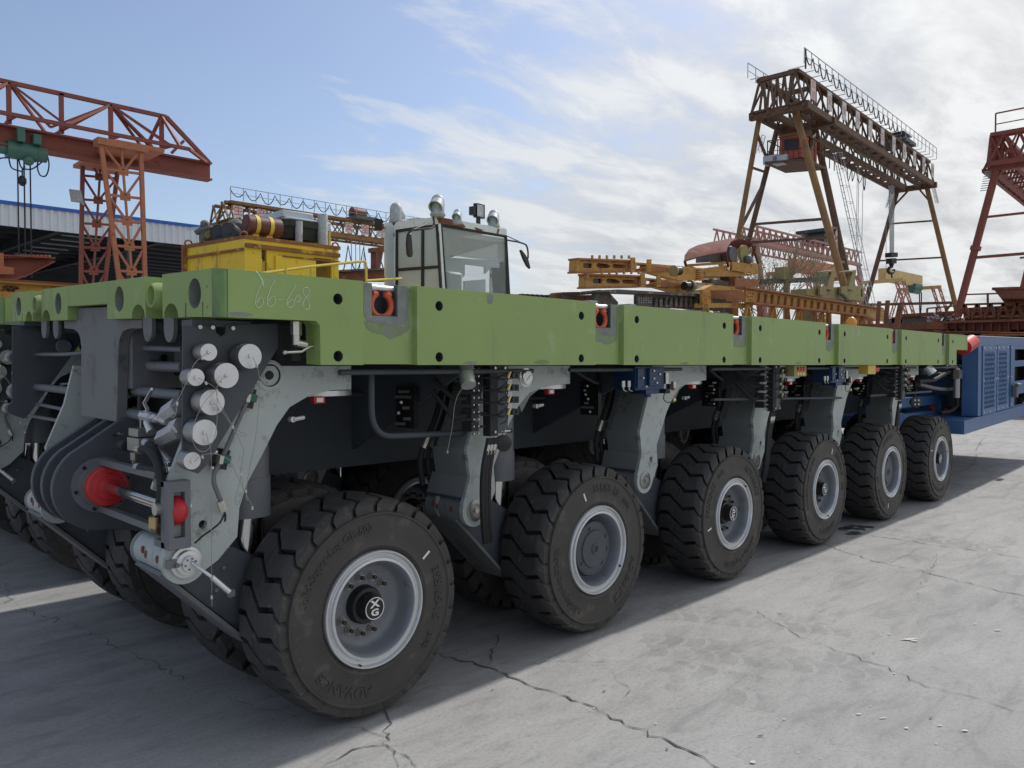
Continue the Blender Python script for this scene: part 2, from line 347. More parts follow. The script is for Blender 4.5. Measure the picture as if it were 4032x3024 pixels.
c = mixc(t, ramp(t, nc, [(0.3, 0.5), (0.5, 0.0)]), c, (0.17, 0.17, 0.172))
c = mixc(t, ramp(t, nc, [(0.62, 0.0), (0.72, 0.35)]), c, (0.5, 0.49, 0.46))
vo = t.nodes.new('ShaderNodeTexVoronoi'); vo.inputs['Scale'].default_value = 0.9; t.links.new(tco, vo.inputs['Vector'])
c = mixc(t, ramp(t, noise(t, tco, 0.9, 7, 0.75, 1.5), [(0.30, 0.55), (0.40, 0.0)]), c, (0.15, 0.152, 0.158))
t.links.new(c, b.inputs['Base Color']); b.inputs['Roughness'].default_value = 0.85
bp = t.nodes.new('ShaderNodeBump'); bp.inputs['Strength'].default_value = 0.45; bp.inputs['Distance'].default_value = 0.006
hh = mathn(t, 'ADD', mathn(t, 'MULTIPLY', nc, 0.6), mathn(t, 'MULTIPLY', nd, 1.6)); t.links.new(hh, bp.inputs['Height']); t.links.new(bp.outputs[0], b.inputs['Normal'])
g.build('ground', 'concrete', kind='structure', fixn=False)
# cracks: thin dark ragged strips a few millimetres above the slab
def crack(px, w=0.010, seed=1, z=0.004):
    rnd = random.Random(seed); pts = [P(u, v, 'z', 0) for u, v in px]; out = []
    for a, b2 in zip(pts, pts[1:]):
        n = max(3, int((b2 - a).length / 0.035)); d = (b2 - a).normalized(); pn = V((-d.y, d.x, 0))
        for i in range(n): out.append(a.lerp(b2, i / n) + pn * rnd.gauss(0, 0.012) )
    out.append(pts[-1]); vs = []; fs = []
    for i, p in enumerate(out):
        d = (out[min(i + 1, len(out) - 1)] - out[max(i - 1, 0)]).normalized(); pn = V((-d.y, d.x, 0))
        ww = w * max(0.15, rnd.random() * 1.3) * (0.4 if i in (0, len(out) - 1) else 1)
        vs += [p + pn * ww + V((0, 0, z)), p - pn * ww + V((0, 0, z))]
        if i: fs.append((2 * i - 2, 2 * i - 1, 2 * i + 1, 2 * i))
    return vs, fs
cr = MB()
for i, (px, w) in enumerate([
    ([(1705, 2575), (1900, 2625), (2080, 2690), (2260, 2755), (2480, 2850), (2700, 2955), (2860, 3040)], .007),
    ([(1925, 2625), (1945, 2570), (1960, 2500)], .006), ([(1960, 2610), (2150, 2608), (2400, 2606)], .003),
    ([(1540, 2780), (1520, 2870), (1535, 2905), (1500, 2930), (1400, 2960), (1280, 3010)], .006), ([(1500, 2930), (1560, 2960), (1570, 3024)], .008),
    ([(1380, 2870), (1450, 2890), (1520, 2905)], .004), ([(1560, 2960), (1590, 2990), (1640, 3020)], .005),
    ([(3240, 2140), (3330, 2175), (3420, 2205), (3560, 2235), (3700, 2270), (3860, 2310), (4040, 2350)], .007),
    ([(3300, 2090), (3500, 2120), (3700, 2150), (3880, 2175), (4040, 2200)], .007), ([(3500, 2220), (3560, 2190), (3640, 2155)], .003),
    ([(3740, 1868), (3850, 1876), (3950, 1890), (4040, 1900)], .010),
    ([(3840, 1775), (3855, 1755), (3865, 1730), (3885, 1725)], .008), ([(3845, 1790), (3830, 1830), (3800, 1850), (3760, 1860)], .008),
    ([(0, 2230), (80, 2190), (180, 2160)], .004), ([(20, 2290), (45, 2380), (150, 2420), (280, 2460), (420, 2520), (500, 2570), (600, 2610), (720, 2680)], .0035),
    ([(2960, 2400), (3180, 2520), (3400, 2600), (3650, 2700), (3830, 2750), (4040, 2810)], .0035), ([(3700, 2180), (3655, 2260), (3600, 2350)], .0025),
    ([(1180, 2830), (1060, 2800), (900, 2760)], .002), ([(2400, 2650), (2460, 2700), (2480, 2760)], .0025)]):
    vs, fs = crack(px, w * .62, i + 3); cr.add(vs, fs)
cr.build('crack', 'crack', kind='structure', fixn=False)
# spalled chips, pale specks and pock marks
ch = MB(); rnd = random.Random(5)
def blotch(mb, c, rx, ry, ang, z=0.005, n=11):
    vs = []
    for i in range(n):
        a = 2 * pi * i / n; r = 0.55 + rnd.random() * 0.6; x = rx * r * cos(a); y = ry * r * sin(a)
        vs.append((c[0] + x * cos(ang) - y * sin(ang), c[1] + x * sin(ang) + y * cos(ang), z))
    mb.add(vs, [tuple(range(n))])
for (u, v, rx, ry) in [(3580, 2520, .05, .012), (3600, 2526, .03, .01), (3500, 2500, .01, .008), (3930, 2484, .02, .008), (3800, 2880, .02, .008), (3700, 2860, .012, .006), (3480, 2830, .02, .004), (3380, 2815, .012, .006), (3520, 2655, .009, .006), (2965, 3005, .012, .012), (3570, 2870, .01, .008), (3840, 2460, .01, .006)]:
    p = P(u, v, 'z', 0); blotch(ch, p, rx, ry, -.6)
for i in range(60):
    p = P(rnd.uniform(2300, 4000), rnd.uniform(2100, 3000), 'z', 0); blotch(ch, p, rnd.uniform(.002, .007), rnd.uniform(.002, .005), rnd.random() * 3)
ch.build('paint_chips', 'chip', kind='structure', fixn=False)
pk = MB()
for (u, v, rx, ry) in [(2992, 2901, .014, .005), (3664, 2831, .012, .004), (2378, 2725, .008, .006), (3440, 2575, .008, .004), (3072, 2419, .012, .005), (1940, 2720, .006, .006), (2626, 2954, .006, .006)]:
    blotch(pk, P(u, v, 'z', 0), rx, ry, -.5)
pk.build('stone_chips', 'crack', kind='structure', fixn=False)
# damp tyre prints left on the slab
mt = bpy.data.materials.new('print'); mt.use_nodes = True; t = mt.node_tree; b = t.nodes['Principled BSDF']; MATS['print'] = mt
b.inputs['Base Color'].default_value = (0.20, 0.20, 0.202, 1); b.inputs['Roughness'].default_value = 0.9
nn = noise(t, t.nodes.new('ShaderNodeTexCoord').outputs['Object'], 3.5, 5, 0.7)
t.links.new(ramp(t, nn, [(0.38, 0.0), (0.62, 0.18)]), b.inputs['Alpha'])
tp = MB()
def track(a, b2, w=.30, step=.11):
    a = V(a); b2 = V(b2); d = (b2 - a).normalized(); n = V((-d.y, d.x, 0)); L = (b2 - a).length; k = 0
    while k * step < L:
        o = a + d * (k * step)
        for sgn in (1, -1):
            oo = o + d * (0 if sgn > 0 else step * .5)
            q = [(0, .0), (.07, .035), (.13, .035), (.15, .02), (.15, .02 + .085), (.13, .035 + .085), (.07, .035 + .085), (0, .085)]
            tp.add([tuple(oo + n * (sgn * (.006 + x) * w / .3) + d * y + V((0, 0, .0035))) for x, y in q], [tuple(range(8))])
        k += 1
def gp(u, v): p = P(u, v, 'z', 0); return (p.x, p.y, 0)
track(gp(2560, 2400), gp(3210, 2460)); track(gp(2500, 2530), gp(3400, 2625)); track(gp(2580, 2640), gp(2950, 2720), .34, .13); track(gp(3480, 2090), gp(3900, 2160), .3)
tp.build('tyre_track', 'print', kind='structure', fixn=False)
# oil stain
mo = bpy.data.materials.new('oil'); mo.use_nodes = True; MATS['oil'] = mo; b = mo.node_tree.nodes['Principled BSDF']
b.inputs['Base Color'].default_value = (0.05, 0.052, 0.056, 1); b.inputs['Roughness'].default_value = 0.35; b.inputs['Alpha'].default_value = 0.6
oi = MB()
for i in range(9):
    c0 = P(3390 + rnd.uniform(-1, 1) * 60, 2082 + rnd.uniform(-1, 1) * 22, 'z', 0); blotch(oi, c0, .08, .05, rnd.random() * 3, .0022 + i * .0002, 14)
oi.build('oil_stain', 'oil', kind='structure', fixn=False)

# ------------------------------------------------------------------ wheel prototypes (axis along Y, outer face at y = 0)
NL = 25; PT = 2 * pi / NL; RW = 0.44
def top_r(y):
    pr = [(.012, .414), (.022, .424), (.05, .435), (.10, .4385), (.165, .440), (.23, .4385), (.28, .435), (.308, .424), (.318, .414)]
    for (a, ra), (b, rb) in zip(pr, pr[1:]):
        if y <= b: return ra + (rb - ra) * max(0, (y - a)) / (b - a)
    return pr[-1][1]
def tyre_mb(lettering):
    t = MB()
    prof = [(.045, .216), (.012, .232), (.0, .252), (.0045, .266), (.006, .30), (.005, .352), (.0055, .370), (.0, .374), (.0, .381), (.012, .383), (.028, .386), (.06, .393), (.165, .400), (.27, .393), (.302, .386), (.318, .382), (.329, .35), (.329, .27), (.315, .235)]
    t.mi = 1; k = 6
    t.lathe((0, 0, 0), (0, 1, 0), prof[:12], 72); t.mi = 0; t.lathe((0, 0, 0), (0, 1, 0), prof[11:14], 72); t.mi = 1; t.lathe((0, 0, 0), (0, 1, 0), prof[13:], 72)
    # drop the end discs the lathe closes with
    keep = [i for i, f in enumerate(t.f) if len(f) < 60]; t.f = [t.f[i] for i in keep]; t.m = [t.m[i] for i in keep]; t.s = [t.s[i] for i in keep]
    O = [(0, 0), (.10, .48), (.37, .34), (.66, 1.04), (.88, 1.0), (1, .6)]
    def off(x):
        for (a, ra), (b, rb) in zip(O, O[1:]):
            if x <= b: return ra + (rb - ra) * (x - a) / (b - a)
        return O[-1][1]
    ts = [0, .08, .16, .26, .34, .44, .55, .64, .74, .80, .90, 1]; ns = 4
    for side in (0, 1):
        for kx in range(NL):
            vs = []; g = .052
            for i, tt in enumerate(ts):
                for j in range(ns + 1):
                    f = j / ns; gg = g + (.014 if tt > .9 else 0); th = kx * PT + off((.5 - tt / 2) if side == 0 else (.5 + tt / 2)) * PT + gg / 2 + (PT - gg) * f + (PT * .5 if side else 0) * 0
                    tri = abs(((th / PT) % 1) - .5) * 2
                    yc = .165 + .012 * (tri - .5)
                    ys = .010 if side == 0 else .320
                    yc2 = yc - .0016 if side == 0 else yc + .0016
                    y = yc2 + (ys - yc2) * tt
                    for r in (top_r(y), top_r(y) - .045): vs.append((r * sin(th), y, r * cos(th)))
            W_ = (ns + 1) * 2; fs = []
            for i in range(len(ts) - 1):
                for j in range(ns):
                    a = i * W_ + j * 2; fs.append((a, a + 2, a + W_ + 2, a + W_))
                for j in (0, ns):
                    a = i * W_ + j * 2; fs.append((a, a + 1, a + W_ + 1, a + W_))
            for i in (0, len(ts) - 1):
                for j in range(ns): a = i * W_ + j * 2; fs.append((a, a + 1, a + 3, a + 2))
            t.mi = 0; t.add(vs, fs)
    if lettering:
        t.mi = 1
        for txt, ang, size, rr, wid in lettering:
            vs, fs = text_geo(txt, size, .003, .0012)
            out = []
            for v in vs:
                r = rr + v.y; th = ang + v.x * wid / rr; out.append((r * sin(th), .0052 - v.z, r * cos(th)))
            t.add(out, fs)
    return t
LET = [('ADVANCE', radians(208), .056, .322, 1.05), ('355/65-15', radians(90), .056, .322, 1.0), ('Solid-Super-Lug OB-502', radians(-40), .046, .325, .95), ('(9.75)', radians(126), .03, .322, 1.0)]
def wheel_proto(kind, lettering, name='wheel'):
    r = MB(); r.mi = 0
    r.lathe((0, 0, 0), (0, 1, 0), [(.05, .236), (.001, .243), (-.004, .240), (-.004, .235), (.003, .231), (.010, .229), (.012, .214), (.010, .211), (.0, .209), (-.002, .199), (.003, .197)], 64)
    r.mi = 1
    r.lathe((0, 0, 0), (0, 1, 0), [(.003, .197), (.012, .190), (.040, .186), (.072, .180), (.088, .168), (.094, .150), (.096, .130), (.096, .02)], 64)
    keep = [i for i, f in enumerate(r.f) if not (len(f) > 50 and i < len(r.f) - 1)]; r.f = [r.f[i] for i in keep]; r.m = [r.m[i] for i in keep]; r.s = [r.s[i] for i in keep]
    r.mi = 2
    for a in (radians(250), ): r.obox((.2325 * cos(a), .004, .2325 * sin(a)), V((cos(a), 0, sin(a))) * .012, (0, .012, 0), V((-sin(a), 0, cos(a))) * .01)
    if kind == 'A':
        for a in [radians(q) for q in (38, 68, 98, 128, 205, 232, 262, 290)]:
            a = a; x, z = .118 * cos(a), .118 * sin(a)
            r.mi = 3; r.cyl((x, .096, z), (x, .090, z), .019, n=12); r.cyl((x, .090, z), (x, .076, z), .0155, n=6, smooth=False)
            r.mi = 2; r.cyl((x, .076, z), (x, .064, z), .0095, n=10)
    r.xf(lambda v: V((v.x * .955, v.y, v.z * .955)))
    w = r.build(name, ['rim', 'rim_paint', 'black', 'alu_dark'])
    ty = tyre_mb(lettering)
    ty.build('tyre', ['rubber', 'rubber_side'], w)
    h = MB()
    if kind == 'A':
        h.mi = 0; h.lathe((0, 0, 0), (0, 1, 0), [(.096, .078), (.070, .075), (.060, .070), (.058, .056), (.040, .052)], 32)
        h.cyl((0, .055, 0), (0, .018, 0), .052, n=8, smooth=False); h.cyl((0, .018, 0), (0, .010, 0), .048, .0465, n=28)
        h.mi = 1; n = 32
        vs = [(rr * cos(2 * pi * i / n), .0092, rr * sin(2 * pi * i / n)) for rr in (.0445, .0410) for i in range(n)]
        h.add(vs, [(i, (i + 1) % n, n + (i + 1) % n, n + i) for i in range(n)])
        for txt, cx, cz, sz, sx in (('X', 0, .017, .044, 1.3), ('G', 0, -.017, .041, 1.25)):
            vv, ff = text_geo(txt, sz, .0004, .0014); h.add([(cx + v.x * sx, .0090 - v.z, cz + v.y * .9) for v in vv], ff)
        h.build('hub_cap', ['black', 'white'], w, fixn=False)
    else:
        h.lathe((0, 0, 0), (0, 1, 0), [(.096, .150), (.05, .146), (.040, .140), (.036, .128), (.036, .100), (.028, .096), (.026, .030), (.020, .027), (.020, .018), (.030, .012)], 48)
        for a in (-2.2, -1.5, -.9, .5, 2.4):
            h.cyl((.113 * cos(a), .036, .113 * sin(a)), (.113 * cos(a), .029, .113 * sin(a)), .009, n=8)
        h.obox((.05, .0265, -.02), (.016, 0, .004), (0, .003, 0), (-.006, 0, .045))
        h.build('hub_cap', 'slate', w)
    s = MB(); s.obox((.255, .0042, .17), V((cos(-.9), 0, sin(-.9))) * .010, (0, .003, 0), V((sin(.9), 0, cos(.9))) * .045)
    s.build('tyre_label', 'white', w, bevel=.003)
    return w
WA = wheel_proto('A', LET); WB = wheel_proto('B', LET); WD = wheel_proto('A', None)
for x in list(WD.children):
    if x.name.startswith('tyre_label'): bpy.data.objects.remove(x)
def put_wheel(proto, parent, x, y, rz=0, ry=0.0, z=RW):
    c = copy_tree(proto, parent); c.location = (x, y, z); c.rotation_euler = (0, ry, rz); return c

# ------------------------------------------------------------------ transporter
DW = 2.68; TILT = 0.033; ZT, ZB, ZS = 1.728, 1.404, 1.566
def tilt(v): v.z += TILT * v.y; return v
T1 = thing('transporter', 'near green flat deck transporter with chalk writing 66-608 on its side', 'transporter', (0, 0, 0), 'modular transporters side by side')
raised = []
def part(mb, name, mats, parent=None, do_tilt=False, **kw):
    if do_tilt: mb.xf(tilt)
    o = mb.build(name, mats, parent or T1, **kw)
    if parent is None or parent is T1: raised.append(o)
    return o
# deck body
d = MB(); d.mi = 0
def YY(v): return (v + 2.549) * 1.055 - 2.549
HZ = (1.652, 1.437)
def rev(p): return p[::-1]
for sd in (0, 1):
    y0, y1 = (0, .10) if sd == 0 else (DW, DW - .10)
    # front plate with the step
    d.prism([(-.60, ZS), (-.262, ZS), (-.246, ZS - .016), (-.244, ZB), (-.055, ZB), (-.055, ZT), (-.60, ZT)], y0, y1, 'y', [circ(-.168, HZ[0], .021), circ(-.168, HZ[1], .021)])
    for k in range(5):
        a, b2 = 1.4 * k + .208, 1.4 * k + 1.366
        d.prism([(a, ZB), (b2, ZB), (b2, ZT), (a, ZT)], y0, y1, 'y', [circ(a + .117, z, .021) for z in HZ] + [circ(b2 - .112, z, .021) for z in HZ])
    d.prism([(7.208, ZB), (7.46, ZB), (7.46, ZS), (7.85, ZS), (7.85, ZT), (7.208, ZT)], y0, y1, 'y', [circ(7.33, z, .021) for z in HZ])
    for k in range(6):
        a, b2 = 1.4 * k - .055, 1.4 * k + .208; pa, pb = 1.4 * k + .004, 1.4 * k + .130
        ya, yb = (.030, .115) if sd == 0 else (DW - .030, DW - .115)
        d.mi = 0; d.prism([(a, ZB + .002), (b2, ZB + .002), (b2, ZT - .002), (pb, ZT - .002), (pb, 1.598), (pa, 1.598), (pa, ZT - .002), (a, ZT - .002)], ya, yb, 'y')
        d.mi = 2; d.box(pa, pb, min(yb, yb + (.01 if sd == 0 else -.01)), max(yb, yb + (.01 if sd == 0 else -.01)), 1.598, ZT - .004)
        s0, s1 = (.0305, yb) if sd == 0 else (yb, DW - .0305)
        d.box(pa + .0005, pa + .004, s0, s1, 1.6, ZT - .004); d.box(pb - .004, pb - .0005, s0, s1, 1.6, ZT - .004); d.box(pa + .004, pb - .004, s0, s1, 1.5985, 1.602)
        if sd == 0:   # grey primer brushed round the pocket, a thin coat proud of the green
            rr = random.Random(k)
            def rag(pts, amp=.004): return [(x + rr.uniform(-amp, amp), z + rr.uniform(-amp, amp)) for x, z in pts]
            outl = [(pa - .040, ZT - .003)] + rag([(pa - .040, 1.66), (pa - .036, 1.60), (pa - .020, 1.577), (pa + .02, 1.570), (pa + .06, 1.563), (pb, 1.560), (pb + .035, 1.565), (pb + .050, 1.60), (pb + .046, 1.66)]) + [(pb + .048, ZT - .003), (pb, ZT - .003), (pb, 1.598), (pa, 1.598), (pa, ZT - .003)]
            d.mi = 3; d.prism(outl, .0282, .0302, 'y')
            o2 = [(pa - .036, 1.576)] + rag([(pa - .030, 1.542), (pa + .005, 1.528), (pa + .05, 1.522), (pa + .09, 1.512), (pb + .01, 1.520), (pb + .04, 1.530), (pb + .060, 1.55)], .008) + [(pb + .07, ZT - .01), (pb + .052, ZT - .01), (pb + .052, 1.60), (pb + .036, 1.562), (pb, 1.557)]
            d.mi = 4; d.prism(o2, .0287, .0302, 'y')
# heat marks and primer touch-ups on the bottom edge of the plates
rr = random.Random(21); d.mi = 4
for (x_, z_, w_, h_) in ((.505, 1.413, .05, .016), (.96, 1.418, .06, .020), (.62, 1.70, .022, .05), (2.2, 1.414, .05, .014), (3.7, 1.42, .06, .018), (-.56, 1.577, .05, .016)):
    d.mi = 3 if w_ < .055 else 4
    d.prism([(x_ + w_ * cos(a) * rr.uniform(.7, 1.1), z_ + h_ * sin(a) * rr.uniform(.6, 1.0) * .6) for a in [2 * pi * i / 12 for i in range(12)]], -.0008, .001, 'y')
d.mi = 1
# front and rear end blocks
def endblock(x0, x1, outline, holes):
    d.prism(outline, x0, x1, 'x', holes)
def slot(y, h=.047, w=.011): return [(y - w / 2, ZS), (y - w / 2, ZS + h), (y - w / 4, ZS + h + .004), (y + w / 4, ZS + h + .004), (y + w / 2, ZS + h), (y + w / 2, ZS)]
def arch(c, r, h): return [(c - r * cos(pi * i / 10), ZS + h * sin(pi * i / 10)) for i in range(11)]
cY = DW / 2
near = [(.03, ZS)] + slot(.103) + slot(.244) + arch(.376, .066, .052) + [(.454, ZS), (.454, ZT), (.03, ZT)]
farb = [(DW - y, z) for y, z in near]
mid = [(.623, ZS)] + arch(.702, .072, .055) + [(1.062, ZS), (1.062, 1.632), (1.618, 1.632), (1.618, ZS)] + [(DW - y, z) for y, z in arch(.702, .072, .055)][::-1] + [(DW - .623, ZS), (DW - .623, ZT), (.623, ZT)]
d.mi = 0
for x0, x1 in ((-.64, -.44), (7.70, 7.85)):
    endblock(x0, x1, near, [circ(.168, 1.648, .053, 28)]); endblock(x0, x1, farb, [circ(DW - .168, 1.648, .053, 28)])
    endblock(x0, x1, mid, [circ(.913, 1.648, .053, 28), circ(DW - .913, 1.648, .053, 28)])
for s_ in (0, 1):
    f = (lambda y: y) if s_ == 0 else (lambda y: DW - y)
    pts = [(-.64, f(.03)), (-.611, f(0)), (-.598, f(0)), (-.598, f(.03))]
    d.mi = 1; d.prism(pts, ZS, ZT, 'z')
    d.mi = 0
    d.mi = 2; d.cyl((-.6405, f(.067), 1.668), (-.632, f(.067), 1.668), .004, n=8); d.cyl((-.6405, f(.067), 1.598), (-.632, f(.067), 1.598), .004, n=8)
    d.mi = 0
d.mi = 1; d.box(-.47, -.44, .454, .623, ZS, ZT); d.box(-.47, -.44, DW - .623, DW - .454, ZS, ZT)
d.mi = 0; d.box(-.435, 7.69, .145, DW - .145, 1.70, ZT - .003)
d.mi = 2; d.box(-.43, 7.69, .15, DW - .15, 1.57, 1.695); d.box(-.235, 7.44, .098, DW - .098, 1.43, 1.568)
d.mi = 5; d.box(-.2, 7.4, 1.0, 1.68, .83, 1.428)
for k in range(6):   # outriggers from the spine to the deck edge
    x = 1.4 * k + .55
    for yy in ((.12, 1.0), (DW - .12, 1.68)):
        d.prism([(yy[0], 1.43), (yy[0], 1.36), (yy[1], .92), (yy[1], 1.43)], x, x + .02, 'x')
d.mi = 2
hx_ = [-.168] + [q for k in range(5) for q in (1.4 * k + .325, 1.4 * k + 1.254)] + [7.33]
for x in hx_:
    for z in HZ: d.lathe((x, .002, z), (0, 1, 0), [(0, .0206), (.05, .0206), (.05, .001)], 18, cap=False)
d.mi = 3
for y in (.168, .913, DW - .913, DW - .168): d.lathe((-.638, y, 1.648), (1, 0, 0), [(0, .0526), (.19, .0526), (.19, .001)], 28, cap=False)
d.f = [f for f in d.f]
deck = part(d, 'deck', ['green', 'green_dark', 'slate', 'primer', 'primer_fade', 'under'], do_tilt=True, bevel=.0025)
# dark lined bolt holes and bores, coupling tubes between the end blocks
for c_ in (.538, DW - .538):
    tb = MB(); tb.lathe((0, 0, 0), (1, 0, 0), [(.20, .052), (.02, .052), (.0, .044), (.0, .038), (.004, .036), (.19, .036), (.19, .001)], 32)
    tb.xf(lambda v: V((v.x - .652, v.y + c_, v.z + 1.650 + TILT * c_))); part(tb, 'coupling_tube', ['green'])
# chalk writing as hand drawn strokes
ck = MB()
def stroke(px):
    pts = [P(u / 1.6507, 1000 + v / 1.6507, 'y', -.0012) for u, v in px]; ck.tube(sm(pts, 5), .0013, 5)
six = lambda x, y, k=1.0: [(x + 52 * k, y - 75 * k), (x + 25 * k, y - 30 * k), (x + 4 * k, y + 35 * k), (x + 2 * k, y + 80 * k), (x + 22 * k, y + 98 * k), (x + 48 * k, y + 75 * k), (x + 50 * k, y + 42 * k), (x + 34 * k, y + 30 * k), (x + 8 * k, y + 62 * k)]
stroke(six(1660, 252)); stroke(six(1737, 245)); stroke([(1808, 296), (1835, 294)])
stroke([(1925, 200), (1880, 275), (1864, 318), (1872, 342), (1893, 346), (1912, 325), (1908, 300), (1890, 298), (1868, 325)])
stroke([(1928, 275), (1918, 298), (1926, 312), (1942, 308), (1950, 290), (1942, 275), (1928, 272)])
stroke([(2010, 240), (2004, 222), (1985, 218), (1968, 235), (1975, 262), (1998, 300), (2012, 335), (2000, 358), (1978, 358), (1966, 340), (1978, 300), (2004, 262), (2010, 240)])
stroke([(1664, 112), (1700, 165), (1712, 210)])
part(ck, 'chalk_writing', 'chalk')
# shackles in the pockets
for sd in (0, 1):
    for k in range(6):
        x = 1.4 * k + .067; y = .055 if sd == 0 else DW - .055; zz = TILT * y
        sh = MB(); c = V((0, 0, 1.645 + zz))
        pts = [(.050 * cos(a), 0, c.z + .008 + .049 * sin(a)) for a in [radians(62) - radians(304) * i / 18 for i in range(19)]]
        pts = [(.026, 0, c.z + .056)] + pts + [(-.026, 0, c.z + .056)]
        pts = [(q[0], q[1], q[2] - .010) for q in pts]
        sh.tube(pts, .0135, 10)
        for sx in (-.034, .034): sh.cyl((sx - .009, 0, c.z + .040), (sx + .009, 0, c.z + .042), .015, n=14)
        o = sh.build('shackle', 'shackle', T1); o.location = (x, y, 0); raised.append(o)
        pb = MB(); pb.cyl((-.062, 0, c.z + .066), (.062, 0, c.z + .066), .012, n=12); pb.cyl((-.062, 0, c.z + .066), (-.03, 0, c.z + .066), .015, n=12); pb.build('shackle_bar', 'alu', o)
# ------------------------------------------------------------------ running gear
WHX, YA, YB = 0, .0, .88
rots = [0.0, 1.35, 2.75, 0.6, 3.9, 2.2]
kinds = [WA, WB, WA, WA, WB, WA]
for k in range(6):
    x = 1.4 * k
    put_wheel(kinds[k], T1, x, .0, 0, -rots[k])
    put_wheel(WD, T1, x, .88, pi, rots[k] * 1.7)
    put_wheel(WD, T1, x, 1.50, 0, rots[k] * 2.3)
    put_wheel(WD, T1, x, 2.40, pi, rots[k] * .7)
for w in (WA, WB, WD):
    for c_ in list(w.children): bpy.data.objects.remove(c_)
    bpy.data.objects.remove(w)
SIDEP = [(-.575, 1.40), (-.62, 1.21), (-.705, 1.00), (-.682, .865), (-.724, .745)] + [(-.650 + .080 * cos(a), .700 + .080 * sin(a)) for a in [radians(160 + 15 * i) for i in range(12)]] + [(-.530, .685), (-.455, .760), (-.446, .866), (-.415, .956), (-.352, 1.060), (-.290, 1.170), (-.235, 1.238), (-.15, 1.280), (-.05, 1.300), (.05, 1.302), (.05, 1.40)]
SIDEP = [(x, z) for x, z in SIDEP]
SIDE2 = SIDEP[:5] + [(-.650 + .080 * cos(a), .700 + .080 * sin(a)) for a in [radians(160 + 15 * i) for i in range(13)]] + [(-.515, .780), (-.525, .905), (-.420, 1.105), (-.350, 1.195), (-.270, 1.260), (-.15, 1.292), (.05, 1.302), (.05, 1.40)]
def bogie(first=False):
    """one swing axle: bracket, pivot, swing arm, lift cylinder (coordinates about the axle centre, near wheel pair centre y = .43)"""
    out = []
    b = MB(); b.mi = 0
    hole = circ(-.585, .825, .016, 12)
    SP_ = SIDEP if first else SIDE2
    b.prism(SP_, .245, .27, 'y', [hole])
    if not first: b.prism(SP_, .435, .455, 'y', [hole])
    else: b.prism([(-.40, 1.40), (-.44, 1.21), (-.46, 1.10), (-.352, 1.06), (-.290, 1.170), (-.235, 1.238), (-.15, 1.280), (.05, 1.302), (.05, 1.40)], .60, .625, 'y')
    b.mi = 1
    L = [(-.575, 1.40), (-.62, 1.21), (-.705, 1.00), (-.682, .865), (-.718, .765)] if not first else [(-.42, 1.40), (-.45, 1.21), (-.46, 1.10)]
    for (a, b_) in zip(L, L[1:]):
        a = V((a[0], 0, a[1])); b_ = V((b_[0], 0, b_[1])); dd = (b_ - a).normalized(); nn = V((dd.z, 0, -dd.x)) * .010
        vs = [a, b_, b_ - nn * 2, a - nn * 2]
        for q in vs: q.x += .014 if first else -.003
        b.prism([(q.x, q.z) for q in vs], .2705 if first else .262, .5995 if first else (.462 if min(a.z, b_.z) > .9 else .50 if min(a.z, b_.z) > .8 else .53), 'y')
    b.prism([(-.30, 1.16), (-.24, 1.24), (-.15, 1.285), (.045, 1.31), (.045, 1.40), (-.2, 1.40), (-.32, 1.2)], .2705, .5995 if first else .434, 'y')
    b.mi = 0 if first else 1; b.cyl((-.65, .272, .70), (-.65, .60 if first else .535, .70), .066 if first else .078, n=36)
    b.mi = 1; b.lathe((-.65, .262, .70), (0, 1, 0), [(.01, .066), (.012, .071), (.02, .071), (.03, .066)], 36); b.lathe((-.65, .565 if first else .505, .70), (0, 1, 0), [(.0, .066), (.008, .072), (.02, .072), (.03, .066)], 36)
    b.mi = 2
    if not first: b.obox((-.715, .395, .762), (.02, 0, 0), (0, .26, 0), (0, 0, .012))
    b.mi = 3
    for yy in (.33, .44, .47): b.ball((-.716 if first else -.727, yy, .705 + (.012 if yy > .46 else 0)), .006, .011, .015, 10)
    for z in (1.33, 1.36): b.mi = 4; b.cyl((.05, .30, z), (.066, .30, z), .007, n=8); b.cyl((.05, .5, z), (.066, .5, z), .007, n=8)
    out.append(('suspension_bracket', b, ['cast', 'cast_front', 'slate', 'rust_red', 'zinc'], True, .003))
    t = MB(); t.mi = 0; t.cyl((-.03, .43, 1.275), (-.03, .43, 1.297), .17, n=40); t.mi = 1; t.obox((-.10, .26, 1.262), (.05, 0, 0), (0, .03, 0), (0, 0, .028)); t.mi = 2; t.obox((-.10, .2435, 1.262), (.03, 0, 0), (0, .002, 0), (0, 0, .018))
    t.mi = 0; t.cyl((-.23, .25, 1.19), (-.23, .225, 1.19), .012, n=6); t.cyl((-.23, .225, 1.19), (-.18, .235, 1.195), .009, n=8)
    out.append(('turntable_flange', t, ['alu', 'red', 'white'], True, .001))
    a = MB(); a.mi = 0
    AP = [(-.70, .66), (-.62, .76), (-.50, .74), (-.25, .60), (.05, .52), (.10, .40), (.0, .285), (-.15, .275), (-.355, .318)]
    a.prism(AP, .335, .355, 'y'); a.prism(AP, .505, .525, 'y')
    a.mi = 1
    lo = [(-.712, .655), (-.360, .305), (-.15, .262), (.0, .272)]
    for (p, q) in zip(lo, lo[1:]): a.bar((p[0], .43, p[1]), (q[0], .43, q[1]), .24, .016)
    a.mi = 0; a.bar((-.60, .43, .74), (-.22, .43, .59), .14, .014)
    a.cyl((0, .335, RW), (0, .525, RW), .11, n=24); a.cyl((0, .13, RW), (0, .75, RW), .075, n=24)
    a.mi = 2
    for p in ((-.47, .63), (-.24, .46), (-.50, .55), (-.13, .56)): a.cyl((p[0], .335, p[1]), (p[0], .326, p[1]), .008, n=8)
